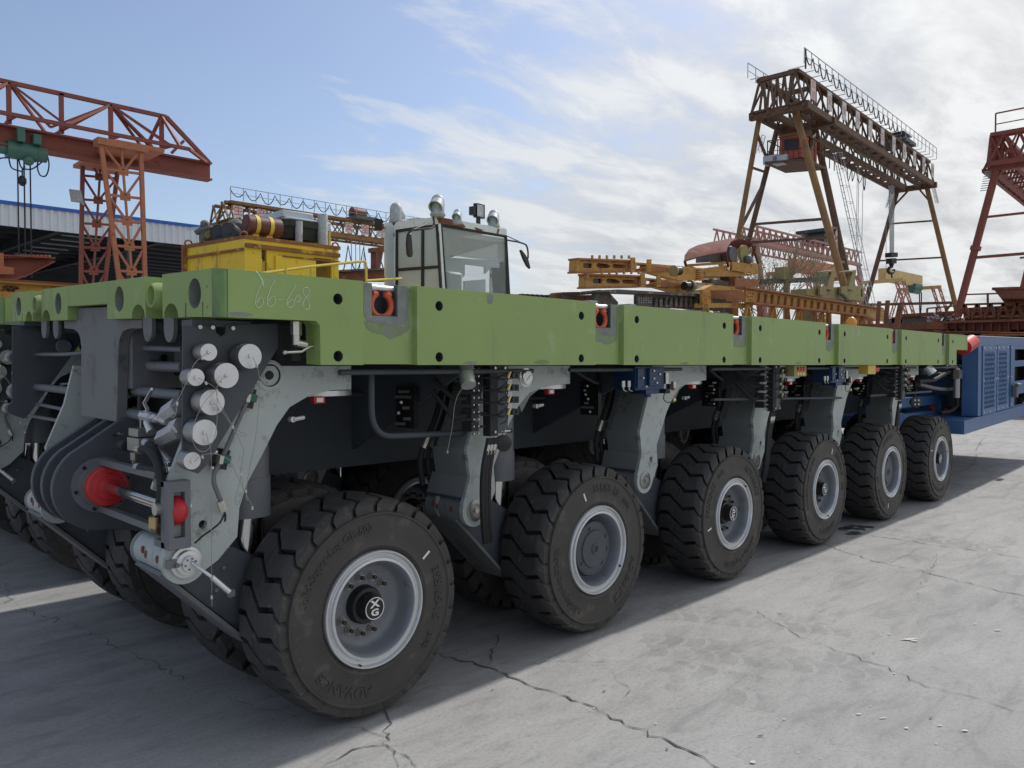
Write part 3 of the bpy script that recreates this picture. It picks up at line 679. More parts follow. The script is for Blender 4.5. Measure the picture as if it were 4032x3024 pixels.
    out.append(('swing_arm', a, ['slate', 'steel_grey', 'zinc'], True, .002))
    c = MB(); c.cyl((-.33, .43, 1.30), (-.33, .43, .955), .092, n=32); c.cyl((-.33, .43, .953), (-.33, .43, .80), .097, n=32)
    c.lathe((-.33, .43, .956), (0, 0, -1), [(0, .0925), (.0, .094), (.003, .094), (.003, .0925)], 32)
    out.append(('lift_cylinder', c, ['mid_grey'], True, 0))
    r = MB(); r.cyl((-.33, .43, .80), (-.33, .43, .46), .072, n=36)
    out.append(('piston_rod', r, ['chrome'], True, 0))
    pp = MB(); pp.mi = 0; pp.lathe((-.65, .245, .70), (0, -1, 0), [(0, .052), (.006, .052), (.008, .049), (.008, .030), (.005, .028), (.005, .001)], 36); pp.mi = 1; pp.cyl((-.65, .240, .70), (-.65, .230, .70), .012, n=6)
    out.append(('pivot_pin', pp, ['alu_dark', 'zinc'], True, 0))
    return out
protoobjs = {}
for k in range(6):
    for fy in (0, 1):
        par = {}
        if k < 2 and fy == 0:
            for (nm, mb, mats, rz_, bev) in bogie(k == 0):
                o = mb.build(nm, mats, T1, bevel=bev); protoobjs[nm] = o; raised.append(o); o.location.x = 1.4 * k
            protoobjs['piston_rod'].location.x = 0; protoobjs['pivot_pin'].location.x = 0
            if k == 0: first_b = dict(protoobjs)
            protoobjs['piston_rod'].parent = protoobjs['lift_cylinder']; raised.remove(protoobjs['piston_rod']); protoobjs['pivot_pin'].parent = protoobjs['suspension_bracket']; raised.remove(protoobjs['pivot_pin'])
            continue
        for nm in ('suspension_bracket', 'turntable_flange', 'swing_arm', 'lift_cylinder'):
            c_ = copy_tree((first_b if k == 0 else protoobjs)[nm], T1); c_.location.x = 1.4 * k; raised.append(c_)
            if fy: c_.location.y = 1.515

# steel mesh sheen: rotary sensor on the first pivot
z2 = lambda x, y: (x / 1.6507, 1900 + y / 1.6507)
z1 = lambda x, y: (x / 1.6507, 1000 + y / 1.6507)
sn = MB(); sn.mi = 0
sn.lathe((-.65, .238, .70), (0, -1, 0), [(0, .056), (.006, .056), (.008, .046), (.024, .043), (.026, .030), (.040, .028), (.040, .001)], 40)
sn.mi = 1; sn.obox((-.700, .225, .705), (.05, 0, .0), (0, .01, 0), (0, 0, .03)); sn.cyl((-.69, .22, .70), (-.69, .208, .70), .008, n=6)
for a in (.4, 1.3, 2.2, 3.3, 4.4): sn.cyl((-.65 + .019 * cos(a), .1975, .70 + .019 * sin(a)), (-.65 + .019 * cos(a), .194, .70 + .019 * sin(a)), .0035, n=8)
sn.mi = 0; sn.tube([(-.645, .195, .705), (-.63, .16, .685), (-.60, .14, .655)], .006, 8); sn.cyl((-.60, .14, .655), (-.545, .12, .595), .010, n=12); sn.mi = 2; sn.obox((-.54, .118, .59), (.02, 0, .004), (0, .02, 0), (0, 0, .022))
part(sn, 'angle_sensor', ['alu', 'steel_grey', 'glass_clear'])
# valve panel with screw caps
for side in (0, 1):
    yp = .18 if side == 0 else DW - .18; sg = 1 if side == 0 else -1
    pn = MB(); pn.mi = 0
    poly = [(-.676, 1.540), (-.560, 1.546), (-.559, 1.520), (-.540, 1.505), (-.521, 1.520), (-.520, 1.548), (-.318, 1.560), (-.318, 1.470), (-.60, 1.045), (-.628, 1.020), (-.684, 1.045)]
    pn.prism(poly, yp, yp + .008 * sg, 'y')
    pn.box(-.64, -.42, min(yp + .01 * sg, yp + .1 * sg), max(yp + .01 * sg, yp + .1 * sg), 1.542, 1.564)
    pn.mi = 1
    for x in (-.62, -.575, -.50): pn.cyl((x, yp - .012 * sg, 1.537), (x, yp + .0 * sg, 1.537), .008, n=6)
    panel = part(pn, 'valve_panel', ['slate', 'zinc'], do_tilt=(side == 1))
    capd = [(-.623, 1.448, .030, .060), (-.474, 1.435, .045, .070), (-.669, 1.362, .030, .065), (-.564, 1.367, .045, .085), (-.617, 1.275, .045, .090), (-.645, 1.173, .045, .090), (-.684, 1.078, .030, .06)]
    for i, (x, z, r, L) in enumerate(capd):
        cp = MB(); y0 = yp - .008 * sg; zz = z + (TILT * yp if side else 0); y1 = yp - (.085 + (L - .06) * .35) * sg
        cp.mi = 2; cp.cyl((x + .012, yp, zz), (x + .012, yp - .03 * sg, zz), r * 1.08, n=28)
        cp.mi = 1; cp.lathe((x, yp - .02 * sg, zz), (0, -sg, 0), [(0, r * .98), (.02, r * .98), (.02, r), (abs(y1 - yp) - .024, r), (abs(y1 - yp) - .021, r * .985)], 36)
        cp.mi = 0; cp.lathe((x, y1 + .0015 * sg, zz), (0, -sg, 0), [(0, r * .985), (.001, r * .97), (.0012, .008), (.0012, .0075), (.009, .0075), (.009, .0005)], 36)
        cp.build('pipe_cap', ['alu', 'alu_dark', 'slate'], panel)
    if side == 0:
        K_ = lambda pts, y=.065: [P(*z1(a, b_), 'y', y) for a, b_ in pts]
        for pts in ([(1372, 640), (1310, 668), (1255, 730), (1205, 850), (1150, 955), (1110, 1000), (1098, 1030), (1118, 1065), (1142, 1040), (1150, 960)],
                    [(1285, 805), (1335, 830), (1400, 880), (1330, 960), (1270, 1080), (1250, 1160), (1262, 1240), (1310, 1285), (1370, 1250), (1408, 1120), (1410, 880)],
                    [(1480, 793), (1435, 820), (1408, 880), (1420, 960), (1480, 1060), (1510, 1110), (1560, 1155), (1600, 1170), (1590, 1185), (1540, 1170), (1512, 1112)],
                    [(1387, 968), (1420, 1000), (1470, 1060), (1530, 1160), (1580, 1260), (1582, 1300), (1565, 1400), (1560, 1480), (1530, 1580), (1545, 1630), (1580, 1540), (1565, 1420)],
                    [(1640, 668), (1665, 720), (1685, 800), (1680, 1000), (1660, 1200), (1620, 1400), (1600, 1560), (1608, 1600), (1598, 1530)],
                    [(1338, 1160), (1352, 1210), (1372, 1300), (1372, 1600), (1374, 1900), (1378, 2280), (1376, 2220)],
                    [(1262, 1350), (1310, 1310), (1400, 1300), (1490, 1340), (1540, 1440), (1600, 1560), (1640, 1640)]):
            cw = MB(); cw.tube(sm(K_(pts), 5), .0011, 5); cw.mi = 1
            e = K_(pts[-1:])[0]; cw.cyl(e, e + V((0, 0, -.012)), .004, n=8); e = K_(pts[1:2])[0]; cw.cyl(e, e + V((0.004, 0, -.01)), .004, n=8)
            cw.build('cap_lanyard', ['wire', 'zinc'], panel)
# clamped pipe running down the bracket
PW = lambda pts, y: [P(*z1(a, b_), 'y', y) for a, b_ in pts]
hp = MB(); hp.mi = 0; hp.tube(fillet(PW([(1660, 800), (1620, 920), (1460, 1290), (1385, 1440), (1392, 1500), (1440, 1620)], .20), .05), .0085, 10)
hp.mi = 1
for x, y in ((1660, 800), (1443, 1640)): e = P(*z1(x, y), 'y', .20); hp.cyl(e + V((-.008, 0, .02)), e + V((.006, 0, -.018)), .015, n=6)
hp.mi = 2; hp.tube(sm(PW([(1452, 1660), (1465, 1700), (1462, 1740)], .19) + [P(*z2(*q), 'y', .19) for q in [(1462, 200), (1430, 260), (1370, 310), (1320, 345), (1265, 395)]]), .0035, 6)
part(hp, 'brake_pipe', ['mid_grey', 'zinc', 'black_matt'])
for x, y in ((1600, 935), (1425, 1335)):
    e = P(*z1(x, y), 'y', .205); cl = MB(); cl.mi = 0; cl.obox(e + V((.012, .02, 0)), V((.045, 0, -.012)) * 1.3, (0, .012, 0), V((.014, 0, .06)) * 1.2)
    cl.mi = 1; cl.obox(e + V((.02, -.002, 0)), (.030, 0, -.008), (0, .03, 0), (.006, 0, .028)); cl.mi = 2
    cl.obox(e + V((0, -.004, 0)), (.014, 0, -.003), (0, .034, 0), (.006, 0, .03))
    for dz_ in (-.028, .028): cl.ball(e + V((-.022 + dz_ * .25, -.005, dz_)), .009, n=10)
    part(cl, 'pipe_clamp', ['black', 'green_clamp', 'zinc'])
# ------------------------------------------------------------------ front spine plate and steering gear
X0 = -.60
f = lambda a, b_: (lambda p: (p.y, p.z - 0))(P(*z1(a, b_), 'x', X0))
cs = MB(); cs.mi = 0
pl = [f(*q) for q in [(500, 432), (500, 352), (700, 345), (700, 424), (920, 424), (920, 484), (835, 486), (800, 502), (778, 540), (768, 600), (757, 1092), (527, 1052), (527, 600), (520, 545), (505, 510), (480, 490), (418, 484), (414, 436)]]
cs.prism(pl, X0, X0 + .045, 'x'); cs.box(X0 + .045, -.2, 1.02, 1.62, 1.30, 1.58)
cs.mi = 1; cs.box(X0 + .2, X0 + .24, 1.05, 1.6, 1.10, 1.56)
part(cs, 'spine_plate', ['steel_grey', 'under'], bevel=.003)
for yy in (.50, .715, DW - .715, DW - .50):
    ds = MB(); zc = 1.532 + TILT * yy; o_ = [(yy - .048, 1.60 + TILT * yy)] + [(yy - .048 * cos(a), zc - .0 - .058 * sin(a)) for a in [pi * i / 12 for i in range(13)]] + [(yy + .048, 1.60 + TILT * yy)]
    ds.prism(o_, -.60, -.585, 'x'); ds.mi = 1; ds.cyl((-.585, yy, zc + .01), (-.50, yy, zc + .01), .035, n=20)
    part(ds, 'end_stop', ['steel_grey', 'slate'])
for yy in (.60, DW - .60):
    fe = MB(); zc = 1.535 + TILT * yy; fe.cyl((-.53, yy - .04, zc), (-.53, yy - .02, zc), .018, n=6); fe.tube([(-.53, yy - .02, zc), (-.535, yy + .02, zc - .006), (-.53, yy + .05, zc)], .010, 8); part(fe, 'hose_fitting', ['zinc'])
# three stacked carrier plates, flange, steering cylinder and clevis
for i, yy in enumerate((1.06, 1.21, 1.36)):
    lp = MB(); R_ = .19; cx, cz = -.67, .885
    arc = [(cx + R_ * cos(a), cz + R_ * sin(a)) for a in [radians(118 + 10 * j) for j in range(17)]]
    lp.prism([(-.52, 1.19), (-.60, 1.16)] + arc + [(-.40, .64), (-.15, .66), (-.15, 1.19)], yy, yy + .034, 'y')
    part(lp, 'carrier_plate', ['slate'], bevel=.004)
st = MB(); cx, cz = -.675, .893
st.mi = 0; st.lathe((cx, 1.06, cz), (0, -1, 0), [(0, .118), (.02, .118), (.02, .095), (.034, .092), (.034, .070)], 40)
st.mi = 2
for a in (0.2, 1.25, 2.3, 3.35, 4.4, 5.45): st.cyl((cx + .105 * cos(a), 1.0405, cz + .105 * sin(a)), (cx + .105 * cos(a), 1.036, cz + .105 * sin(a)), .008, n=10)
st.mi = 0
for zz, w in ((cz + .100, .026), (cz - .100, .026)): st.bar((cx, 1.04, zz), (cx - .005, .36, zz + .004), .030, w)
st.mi = 3; st.cyl((cx, 1.06, cz), (cx, .99, cz), .082, n=36)
st.mi = 1; st.lathe((cx, 1.0, cz), (0, -1, 0), [(0, .083), (.035, .083), (.042, .079), (.046, .058), (.052, .055), (.055, .034), (.058, .032), (.06, .001)], 36)
steer = part(st, 'steering_cylinder', ['mid_grey', 'red', 'black', 'alu_dark'])
sr = MB(); sr.cyl((cx, .95, cz), (cx, .36, cz - .004), .0235, n=28); sr.build('piston_rod', 'chrome', steer)
rb = MB(); rb.ball((cx - .006, .268, cz - .004), .044, .082, .056, 24); rb.cyl((cx, .27, cz + .04), (cx, .27, cz + .056), .008, n=8); rb.build('rod_end', 'red', steer)
cv = MB(); cv.mi = 0
xa, xb, ya, yb, za, zb = -.725, -.645, .205, .335, .757, .998
cv.prism([(xa, za), (xb, za), (xb, zb), (xa, zb)], ya, ya + .035, 'y', [[(xa + .022, za + .04), (xb - .02, za + .04), (xb - .02, zb - .04), (xa + .022, zb - .04)]])
cv.box(xa, xb, ya + .035, yb, zb - .025, zb); cv.box(xa, xb, ya + .035, yb, za, za + .025)
cv.box(xa, xa + .016, ya + .035, ya + .068, za, zb)
cv.mi = 1; cv.cyl((xa - .016, .285, cz + .002), (xa + .0, .285, cz + .002), .024, n=28); cv.cyl((xb, .26, cz + .002), (xb + .02, .26, cz + .002), .017, n=20)
cv.build('clevis', ['mid_grey', 'zinc'], steer, bevel=.003)
# ------------------------------------------------------------------ pipework at the front
z3x = lambda x, y: (x / 3.456, 1300 + y / 3.456)
def pipe(pts, r, name='hydraulic_pipe', m='mid_grey', X=None, nut=None):
    mb = MB(); mb.tube(fillet(pts, .07), r, 12)
    if nut:
        mb.mi = 1
        for i in nut:
            a, b_ = (V(pts[0]), V(pts[1])) if i == 0 else (V(pts[-1]), V(pts[-2])); dd = (b_ - a).normalized(); mb.cyl(a + dd * .005, a + dd * .035, r * 1.75, n=6, smooth=False); mb.cyl(a, a + dd * .012, r * 2.2, n=20)
    return part(mb, name, [m, 'mid_grey'])
def F1(x, y, X): return P(*z1(x, y), 'x', X)
pipe([F1(1190, 620, -.50), F1(870, 608, -.50), F1(1120, 560, -.25)], .013)
pipe([F1(1195, 735, -.50), F1(965, 730, -.50), F1(1130, 600, -.22)], .022)
pipe([F1(1195, 920, -.52), F1(825, 885, -.52), F1(1080, 745, -.22)], .022)
pipe([F1(1150, 1095, -.54), F1(765, 1020, -.54), F1(960, 900, -.24)], .024)
pipe([F1(1150, 765, -.46), F1(1050, 740, -.46), F1(1065, 640, -.40), F1(1180, 540, -.3)], .017, 'hydraulic_hose', 'black_matt')
def F3(x, y, X): return P(*z3x(x, y), 'x', X)
for (a, b_, c_, r, m) in [((330, 330), (900, 330), (1200, 300), .010, 'steel_grey'), ((330, 970), (900, 1085), (1200, 1010), .010, 'steel_grey'), ((330, 1150), (1010, 1270), (1200, 1330), .010, 'steel_grey'), ((400, 760), (1000, 830), (1250, 830), .020, 'steel_grey')]:
    X_ = -.56; pipe([F3(*a, X_), F3(*b_, X_), F3(*c_, X_ + .06)], r, m=m, nut=(0,))
pipe([F3(360, 530, -.56), F3(480, 540, -.56), F3(650, 440, -.5), F3(900, 330, -.4)], .011, 'hydraulic_hose', 'black_matt', nut=(0,))
for (x, y) in ((580, 330), (880, 220)):
    q = F3(x, y, -.45); pr = MB(); pr.lathe(q, (.3, 1, 0), [(-.02, .035), (0, .035), (.01, .045), (.03, .045), (.035, .03), (.09, .03)], 24); part(pr, 'pipe_socket', ['slate'])
# ball valve, lever valve block and hoses
vb = MB(); vb.mi = 0
q = P(*z1(925, 1180), 'x', -.66)
def bx(mb, a, b_, X, dx): p0 = P(*z1(*a), 'x', X); p1 = P(*z1(*b_), 'x', X); mb.box(X, X + dx, min(p0.y, p1.y), max(p0.y, p1.y), min(p0.z, p1.z), max(p0.z, p1.z))
bx(vb, (835, 1130), (895, 1192), -.66, .06); bx(vb, (825, 1190), (900, 1290), -.67, .07)
for (x, y) in ((905, 1215), (880, 1262)):
    p0 = P(*z1(x, y), 'x', -.635); vb.cyl(p0, p0 + V((0, -.055, 0)), .014, n=6, smooth=False); vb.cyl(p0, p0 + V((0, -.075, 0)), .011, n=14)
p0 = P(*z1(870, 1290), 'x', -.64); vb.cyl(p0, p0 + V((0, 0, -.03)), .015, n=6, smooth=False); vb.tube([p0 + V((0, 0, -.03)), p0 + V((0, 0, -.055)), p0 + V((0, -.03, -.065))], .008, 8)
p0 = P(*z1(915, 1130), 'x', -.64); vb.cyl(p0, p0 + V((0, 0, .075)), .004, n=8); vb.mi = 1; vb.lathe(p0 + V((0, 0, .07)), (0, 0, 1), [(0, .010), (.02, .012), (.05, .011), (.058, .004)], 14)
vb.mi = 1; p0 = P(*z1(826, 1250), 'x', -.64); vb.cyl(p0, p0 + V((0, .06, 0)), .022, n=20); vb.mi = 2; vb.cyl(p0 + V((0, .06, -.0)), p0 + V((0, .085, -.005)), .009, n=10)
part(vb, 'valve_block', ['alu_dark', 'black_matt', 'brass'], bevel=.0015)
bv = MB(); bv.mi = 0
a = P(*z1(930, 1050), 'x', -.66); b_ = P(*z1(1100, 1085), 'x', -.66)
bv.cyl(a, a.lerp(b_, .35), .020, n=8, smooth=False); bv.cyl(a.lerp(b_, .35), a.lerp(b_, .8), .012, n=14); bv.cyl(a.lerp(b_, .45), a.lerp(b_, .55), .017, n=6, smooth=False); bv.cyl(a.lerp(b_, .8), b_, .019, n=16)
lv = [P(*z1(*q_), 'x', -.66) for q_ in [(945, 1040), (960, 1010), (938, 970), (990, 880)]]; bv.bar(lv[0], lv[1], .014, .006); bv.bar(lv[1], lv[2], .012, .005); bv.bar(lv[2], lv[3], .013, .005); bv.ball(lv[3], .008, n=10)
c_ = P(*z1(955, 1090), 'x', -.66); e = P(*z1(985, 1160), 'x', -.66); bv.cyl(c_, e, .014, .017, n=14)
part(bv, 'ball_valve', ['alu'])
nt_ = MB()
for (s0, s1, r) in [((1165, 985), (1080, 1040), .033), ((1110, 1020), (1050, 1060), .020), ((1175, 1140), (1060, 1200), .036), ((1080, 1185), (1020, 1265), .020), ((1180, 1110), (1130, 1130), .030)]:
    nt_.cyl(P(*z1(*s0), 'x', -.66), P(*z1(*s1), 'x', -.66), r, r * .93, n=6, smooth=False); 
nt_.cyl(P(*z1(1035, 1285), 'x', -.66), P(*z1(1110, 1365), 'x', -.66), .018, n=14)
part(nt_, 'pipe_union', ['alu'], bevel=.002)
def hose(pts, X, r=.015):
    mb = MB(); mb.tube(sm([P(*z1(x, y), 'x', X) for x, y in pts], 6), r, 10); mb.mi = 1
    for (a, b_) in ((0, 1), (-1, -2)):
        p0 = P(*z1(*pts[a]), 'x', X); p1 = P(*z1(*pts[b_]), 'x', X); mb.cyl(p0, p0 + (p1 - p0).normalized() * .035, r * 1.12, n=14)
    return part(mb, 'hydraulic_hose', ['black_matt', 'zinc'])
hose([(945, 1225), (985, 1250), (1020, 1320), (1035, 1420), (1022, 1480), (1010, 1520)], -.69)
hose([(900, 1270), (960, 1275), (1010, 1330), (1040, 1440), (1045, 1560), (1020, 1700), (1000, 1780)], -.72)
hose([(890, 1385), (960, 1400), (1050, 1405), (1110, 1385), (1105, 1355)], -.68)
hose([(730, 1270), (690, 1265), (670, 1230), (700, 1190), (790, 1165)], -.62, .006)
el = MB(); el.tube(fillet([P(*z2(1000, 225), 'x', -.74), P(*z2(1000, 300), 'x', -.74), P(*z2(1050, 325), 'x', -.70)], .03), .014, 12); el.cyl(P(*z2(1003, 220), 'x', -.74), P(*z2(1000, 290), 'x', -.74), .018, n=14); part(el, 'hose_elbow', ['brass'])
# ------------------------------------------------------------------ things hung below the deck edge
z3 = lambda x, y: (1700 + x / 1.508, 1400 + y / 1.508)
z4 = lambda x, y: (1300 + x / 1.659, 1000 + y / 1.659)
# pump fitting with grey cap and fitting elbow under the front step
mx = MB(); mx.mi = 0; p0 = P(*z1(1925, 440), 'y', .05); mx.cyl(p0, p0 + V((0, 0, -.05)), .020, n=6, smooth=False); mx.cyl(p0 + V((0, 0, -.05)), p0 + V((0, 0, -.085)), .014, n=14); mx.cyl(p0 + V((0, 0, -.078)), p0 + V((.04, 0, -.084)), .014, n=14)
mx.tube([P(*z1(*q_), 'y', .04) for q_ in [(1855, 640), (1960, 635), (2010, 605), (2045, 600)]], .005, 8); mx.ball(P(*z1(1852, 640), 'y', .04), .009, n=10)
mx.mi = 1; mx.box(-.30, -.262, .11, .60, 1.42, 1.56); mx.box(-.5, -.25, .3, .7, 1.40, 1.46); pc = P(1063, 1478, 'y', .24); mx.lathe(pc + V((0, .01, 0)), (0, -1, 0), [(0, .046), (.010, .046), (.010, .042), (.004, .040), (.004, .018), (.010, .016), (.010, .001)], 28, cap=False); mx.mi = 2; mx.lathe(pc + V((0, .01, 0)), (0, -1, 0), [(0, .060), (.010, .060), (.012, .056), (.012, .044)], 28, cap=False)
part(mx, 'shutoff_valve', ['zinc', 'black_matt', 'cast'])
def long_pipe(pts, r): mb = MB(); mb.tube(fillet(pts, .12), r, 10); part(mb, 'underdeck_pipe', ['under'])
long_pipe([(-.1, .10, 1.375), (1.0, .10, 1.375)], .012); long_pipe([(.12, .20, 1.38), (.12, .20, 1.10), (1.1, .35, 1.06)], .014)
for k in range(1, 6): long_pipe([(1.4 * k - .1, .12, 1.378), (1.4 * k + .95, .12, 1.378)], .011)
long_pipe([(1.5, .9, 1.2), (3.0, .9, 1.16)], .012); long_pipe([(2.9, .22, 1.17), (5.0, .22, 1.12)], .010); long_pipe([(.3, .9, 1.25), (7.2, .9, 1.25)], .012); long_pipe([(5.6, .2, 1.12), (7.3, .2, 1.12)], .012)
def manifold(x, lev=4, gauge=False, y=.10):
    """lever bank: black block with levers, yellow plug leads and side connectors"""
    b = MB(); b.mi = 0
    b.box(x - .045, x + .005, y, y + .05, 1.07, 1.40)
    for i in range(lev + 1): b.box(x - .145, x - .10, y + .02, y + .09, 1.345 - i * .062, 1.39 - i * .062); b.cyl((x - .10, y + .03, 1.365 - i * .062), (x - .04, y + .03, 1.365 - i * .062), .006, n=8)
    b.mi = 2
    for i in range(lev * 2 + 2):
        for xx in (-.108, -.138): b.cyl((x + xx, y + .02, 1.385 - i * .033), (x + xx, y + .010, 1.385 - i * .033), .0045, n=6)
    for zz in (1.39, 1.09): b.cyl((x - .02, y, zz), (x - .02, y - .01, zz), .007, n=6); b.cyl((x + .045, y, zz), (x + .045, y - .01, zz), .007, n=6)
    b.mi = 3; b.box(x + .005, x + .075, y + .005, y + .03, 1.08, 1.40)
    bo = part(b, 'valve_bank', ['black_matt', 'black', 'zinc', 'slate'])
    for i in range(lev):
        z = 1.345 - i * .058; l = MB(); l.mi = 0; l.ball((x - .015, y - .045, z), .026, .013, .0125, 12); l.cyl((x - .09, y + .02, z), (x - .04, y - .04, z), .004, n=6)
        l.build('lever', ['black'], bo)
        c = MB(); c.mi = 0; c.obox((x + .058, y - .02, z + .012), (.010, 0, .0), (0, .010, 0), (.014, 0, .030)); c.mi = 1; c.tube(sm([(x + .053, y - .02, z), (x + .03, y - .03, z - .03), (x + .0, y - .02, z - .045)], 4), .003, 6)
        c.mi = 2; c.cyl((x + .085, y + .03, z + .01), (x + .085, y - .03, z + .01), .014, n=12); c.mi = 1; c.box(x + .092, x + .115, y - .03, y + .02, z - .006, z + .024)
        c.mi = 3
        if i: c.box(x + .062, x + .094, y - .005, y + .005, z + .038, z + .046); c.box(x + .064, x + .094, y - .005, y + .005, z + .028, z + .034)
        c.build('cable_plug', ['yellow_tip', 'black_matt', 'black', 'white'], bo)
    h = MB()
    for i in range(3): h.tube(sm([(x - .14, y + .06, 1.33 - i * .08), (x - .19, y + .10, 1.34 - i * .085), (x - .23, y + .2, 1.40 - i * .06)], 5), .011, 8)
    h.mi = 1
    for dx_ in (-.02, .0, .022):
        h.mi = 0; h.tube(sm([(x - .015 + dx_, y + .02, 1.06), (x - .045 + dx_, y + .03, .90), (x - .02 + dx_, y + .06, .70), (x + .05 + dx_, y + .12, .54)], 6), .0125, 8); h.mi = 1; h.cyl((x - .018 + dx_, y + .02, 1.03), (x - .03 + dx_, y + .025, .985), .014, n=8)
    part(h, 'hose_bundle', ['black_matt', 'zinc'])
manifold(.76); manifold(3.56, 4); manifold(6.15, 4)
# pressure gauge beside the first lever bank
ga = MB(); gc = P(*z4(1297, 808), 'y', .075); ga.mi = 0; ga.lathe(gc + V((0, .02, 0)), (0, -1, 0), [(0, .046), (.004, .046), (.005, .036), (.018, .036), (.020, .032)], 36, cap=False); ga.mi = 1; ga.cyl(gc + V((0, .003, 0)), gc + V((0, .0015, 0)), .0325, n=36)
ga.mi = 2; ga.obox(gc + V((0, -.0, 0)), (.026, 0, .026), (0, .0015, 0), (-.0012, 0, .0012))
for i in range(9): a = radians(-45 + i * 33.75); ga.obox(gc + V((.027 * cos(a), .0008, .027 * sin(a))), (.004 * cos(a), 0, .004 * sin(a)), (0, .0015, 0), (-.0008 * sin(a), 0, .0008 * cos(a)))
part(ga, 'pressure_gauge', ['chrome', 'white', 'black'])
# round cap under the deck edge with its lanyard, horn-like sensor
sc = MB(); a = P(*z4(885, 770), 'y', .10); b_ = P(*z4(905, 860), 'y', .06); sc.mi = 1; sc.cyl(a + V((-.0, 0, .05)), a, .042, .034, n=24); sc.mi = 0; sc.cyl(a, b_, .034, n=28)
sc.mi = 2; sc.tube(sm([P(*z4(*q_), 'y', .06) for q_ in [(905, 860), (850, 895), (815, 980), (800, 1110), (780, 1220), (766, 1290)]], 5), .0012, 5); q_ = P(*z4(765, 1293), 'y', .06); sc.obox(q_, (.008, 0, 0), (0, .005, 0), (0, 0, .012)); part(sc, 'filler_cap', ['alu', 'steel_grey', 'wire'])
ho = MB(); a = P(*z4(1130, 1235), 'y', .12); ho.mi = 0; ho.lathe(a, (-.4, -.9, 0), [(-.03, .035), (.0, .040), (.012, .040), (.016, .034), (.018, .01)], 24); ho.mi = 1; ho.box(a.x - .03, a.x + .03, .10, .13, a.z + .055, a.z + .062); ho.cyl(a + V((0, 0, .04)), a + V((0, 0, .09)), .006, n=8); part(ho, 'warning_horn', ['black', 'zinc'])
# blue proportional valves below the third and fifth bays
def bluevalve(x, y=.10):
    b = MB(); b.mi = 0; b.box(x, x + .19, y, y + .15, 1.26, 1.395); b.box(x + .005, x + .045, y - .012, y, 1.27, 1.385); b.box(x + .075, x + .15, y - .02, y, 1.285, 1.385)
    b.box(x + .07, x + .16, y + .0, y + .12, 1.235, 1.26); b.cyl((x + .11, y + .03, 1.235), (x + .11, y + .03, 1.215), .015, n=10)
    b.mi = 1
    for (dx_, dz_) in ((.10, .10), (.12, .03), (.03, .06), (.10, .055), (.14, .08), (.05, .01)): b.cyl((x + dx_, y - .02, 1.27 + dz_), (x + dx_, y - .026, 1.27 + dz_), .006, n=6)
    for dx_ in (-.075, -.04): b.cyl((x + dx_, y, 1.315), (x + dx_, y, 1.28), .009, n=10); b.tube(sm([(x + dx_, y, 1.28), (x + dx_ + .004, y, 1.262), (x + dx_ + .03, y + .01, 1.255)], 4), .004, 6)
    b.box(x + .195, x + .215, y - .01, y + .02, 1.29, 1.36)
    b.mi = 2; b.box(x + .185, x + .215, y - .02, y + .03, 1.235, 1.262); b.box(x + .215, x + .24, y - .02, y + .01, 1.26, 1.29); b.tube(sm([(x + .185, y - .01, 1.24), (x + .18, y - .01, 1.20), (x + .21, y - .01, 1.18), (x + .245, y - .01, 1.185)], 4), .003, 6)
    b.mi = 3; b.obox((x + .255, y - .01, 1.195), (.010, 0, .012), (0, .01, 0), (-.010, 0, .014)); b.mi = 1; b.box(x + .240, x + .256, y - .02, y + .0, 1.265, 1.305); b.mi = 4; b.box(x + .240, x + .256, y - .02, y + .0, 1.252, 1.264)
    b.xf(lambda v: V((x + (v.x - x) * 1.5, v.y, v.z)))
    part(b, 'control_valve', ['valve_blue', 'zinc', 'black_matt', 'yellow_tip', 'shackle'], bevel=.003)
bluevalve(1.85); bluevalve(4.50)


# hoses and small valve clusters tucked under the deck in every bay
for k in range(1, 6):
    x = 1.4 * k
    for (o_, r_) in ((0, .014), (.05, .011)):
        mb = MB(); mb.tube(sm([(x - .56 + o_, .56, 1.38), (x - .64 + o_, .55, 1.15), (x - .74 + o_, .55, .95), (x - .73 + o_, .55, .80)], 6), r_, 8); mb.mi = 1; mb.cyl((x - .693 + o_, .55, 1.05), (x - .727 + o_, .55, .985), r_ * 1.5, n=8); part(mb, 'hydraulic_hose', ['black_matt', 'zinc'])
    mb = MB(); mb.tube(sm([(x + .1, .25, 1.37), (x + .35, .30, 1.30), (x + .60, .5, 1.34), (x + .85, .8, 1.25)], 6), .010, 8); part(mb, 'hydraulic_hose', ['black_matt'])
for k in range(0, 6):
    x = 1.4 * k + .545; mb = MB(); mb.mi = 0; mb.box(x - .03, x, .42, .56, 1.10, 1.30); mb.mi = 1
    rr = random.Random(k + 40)
    for i in range(7): z_ = 1.12 + i * .026; mb.cyl((x - .03, .44 + .1 * rr.random(), z_), (x - .055, .44 + .1 * rr.random(), z_), .008, n=6)
    part(mb, 'valve_cluster', ['black', 'alu_dark'])
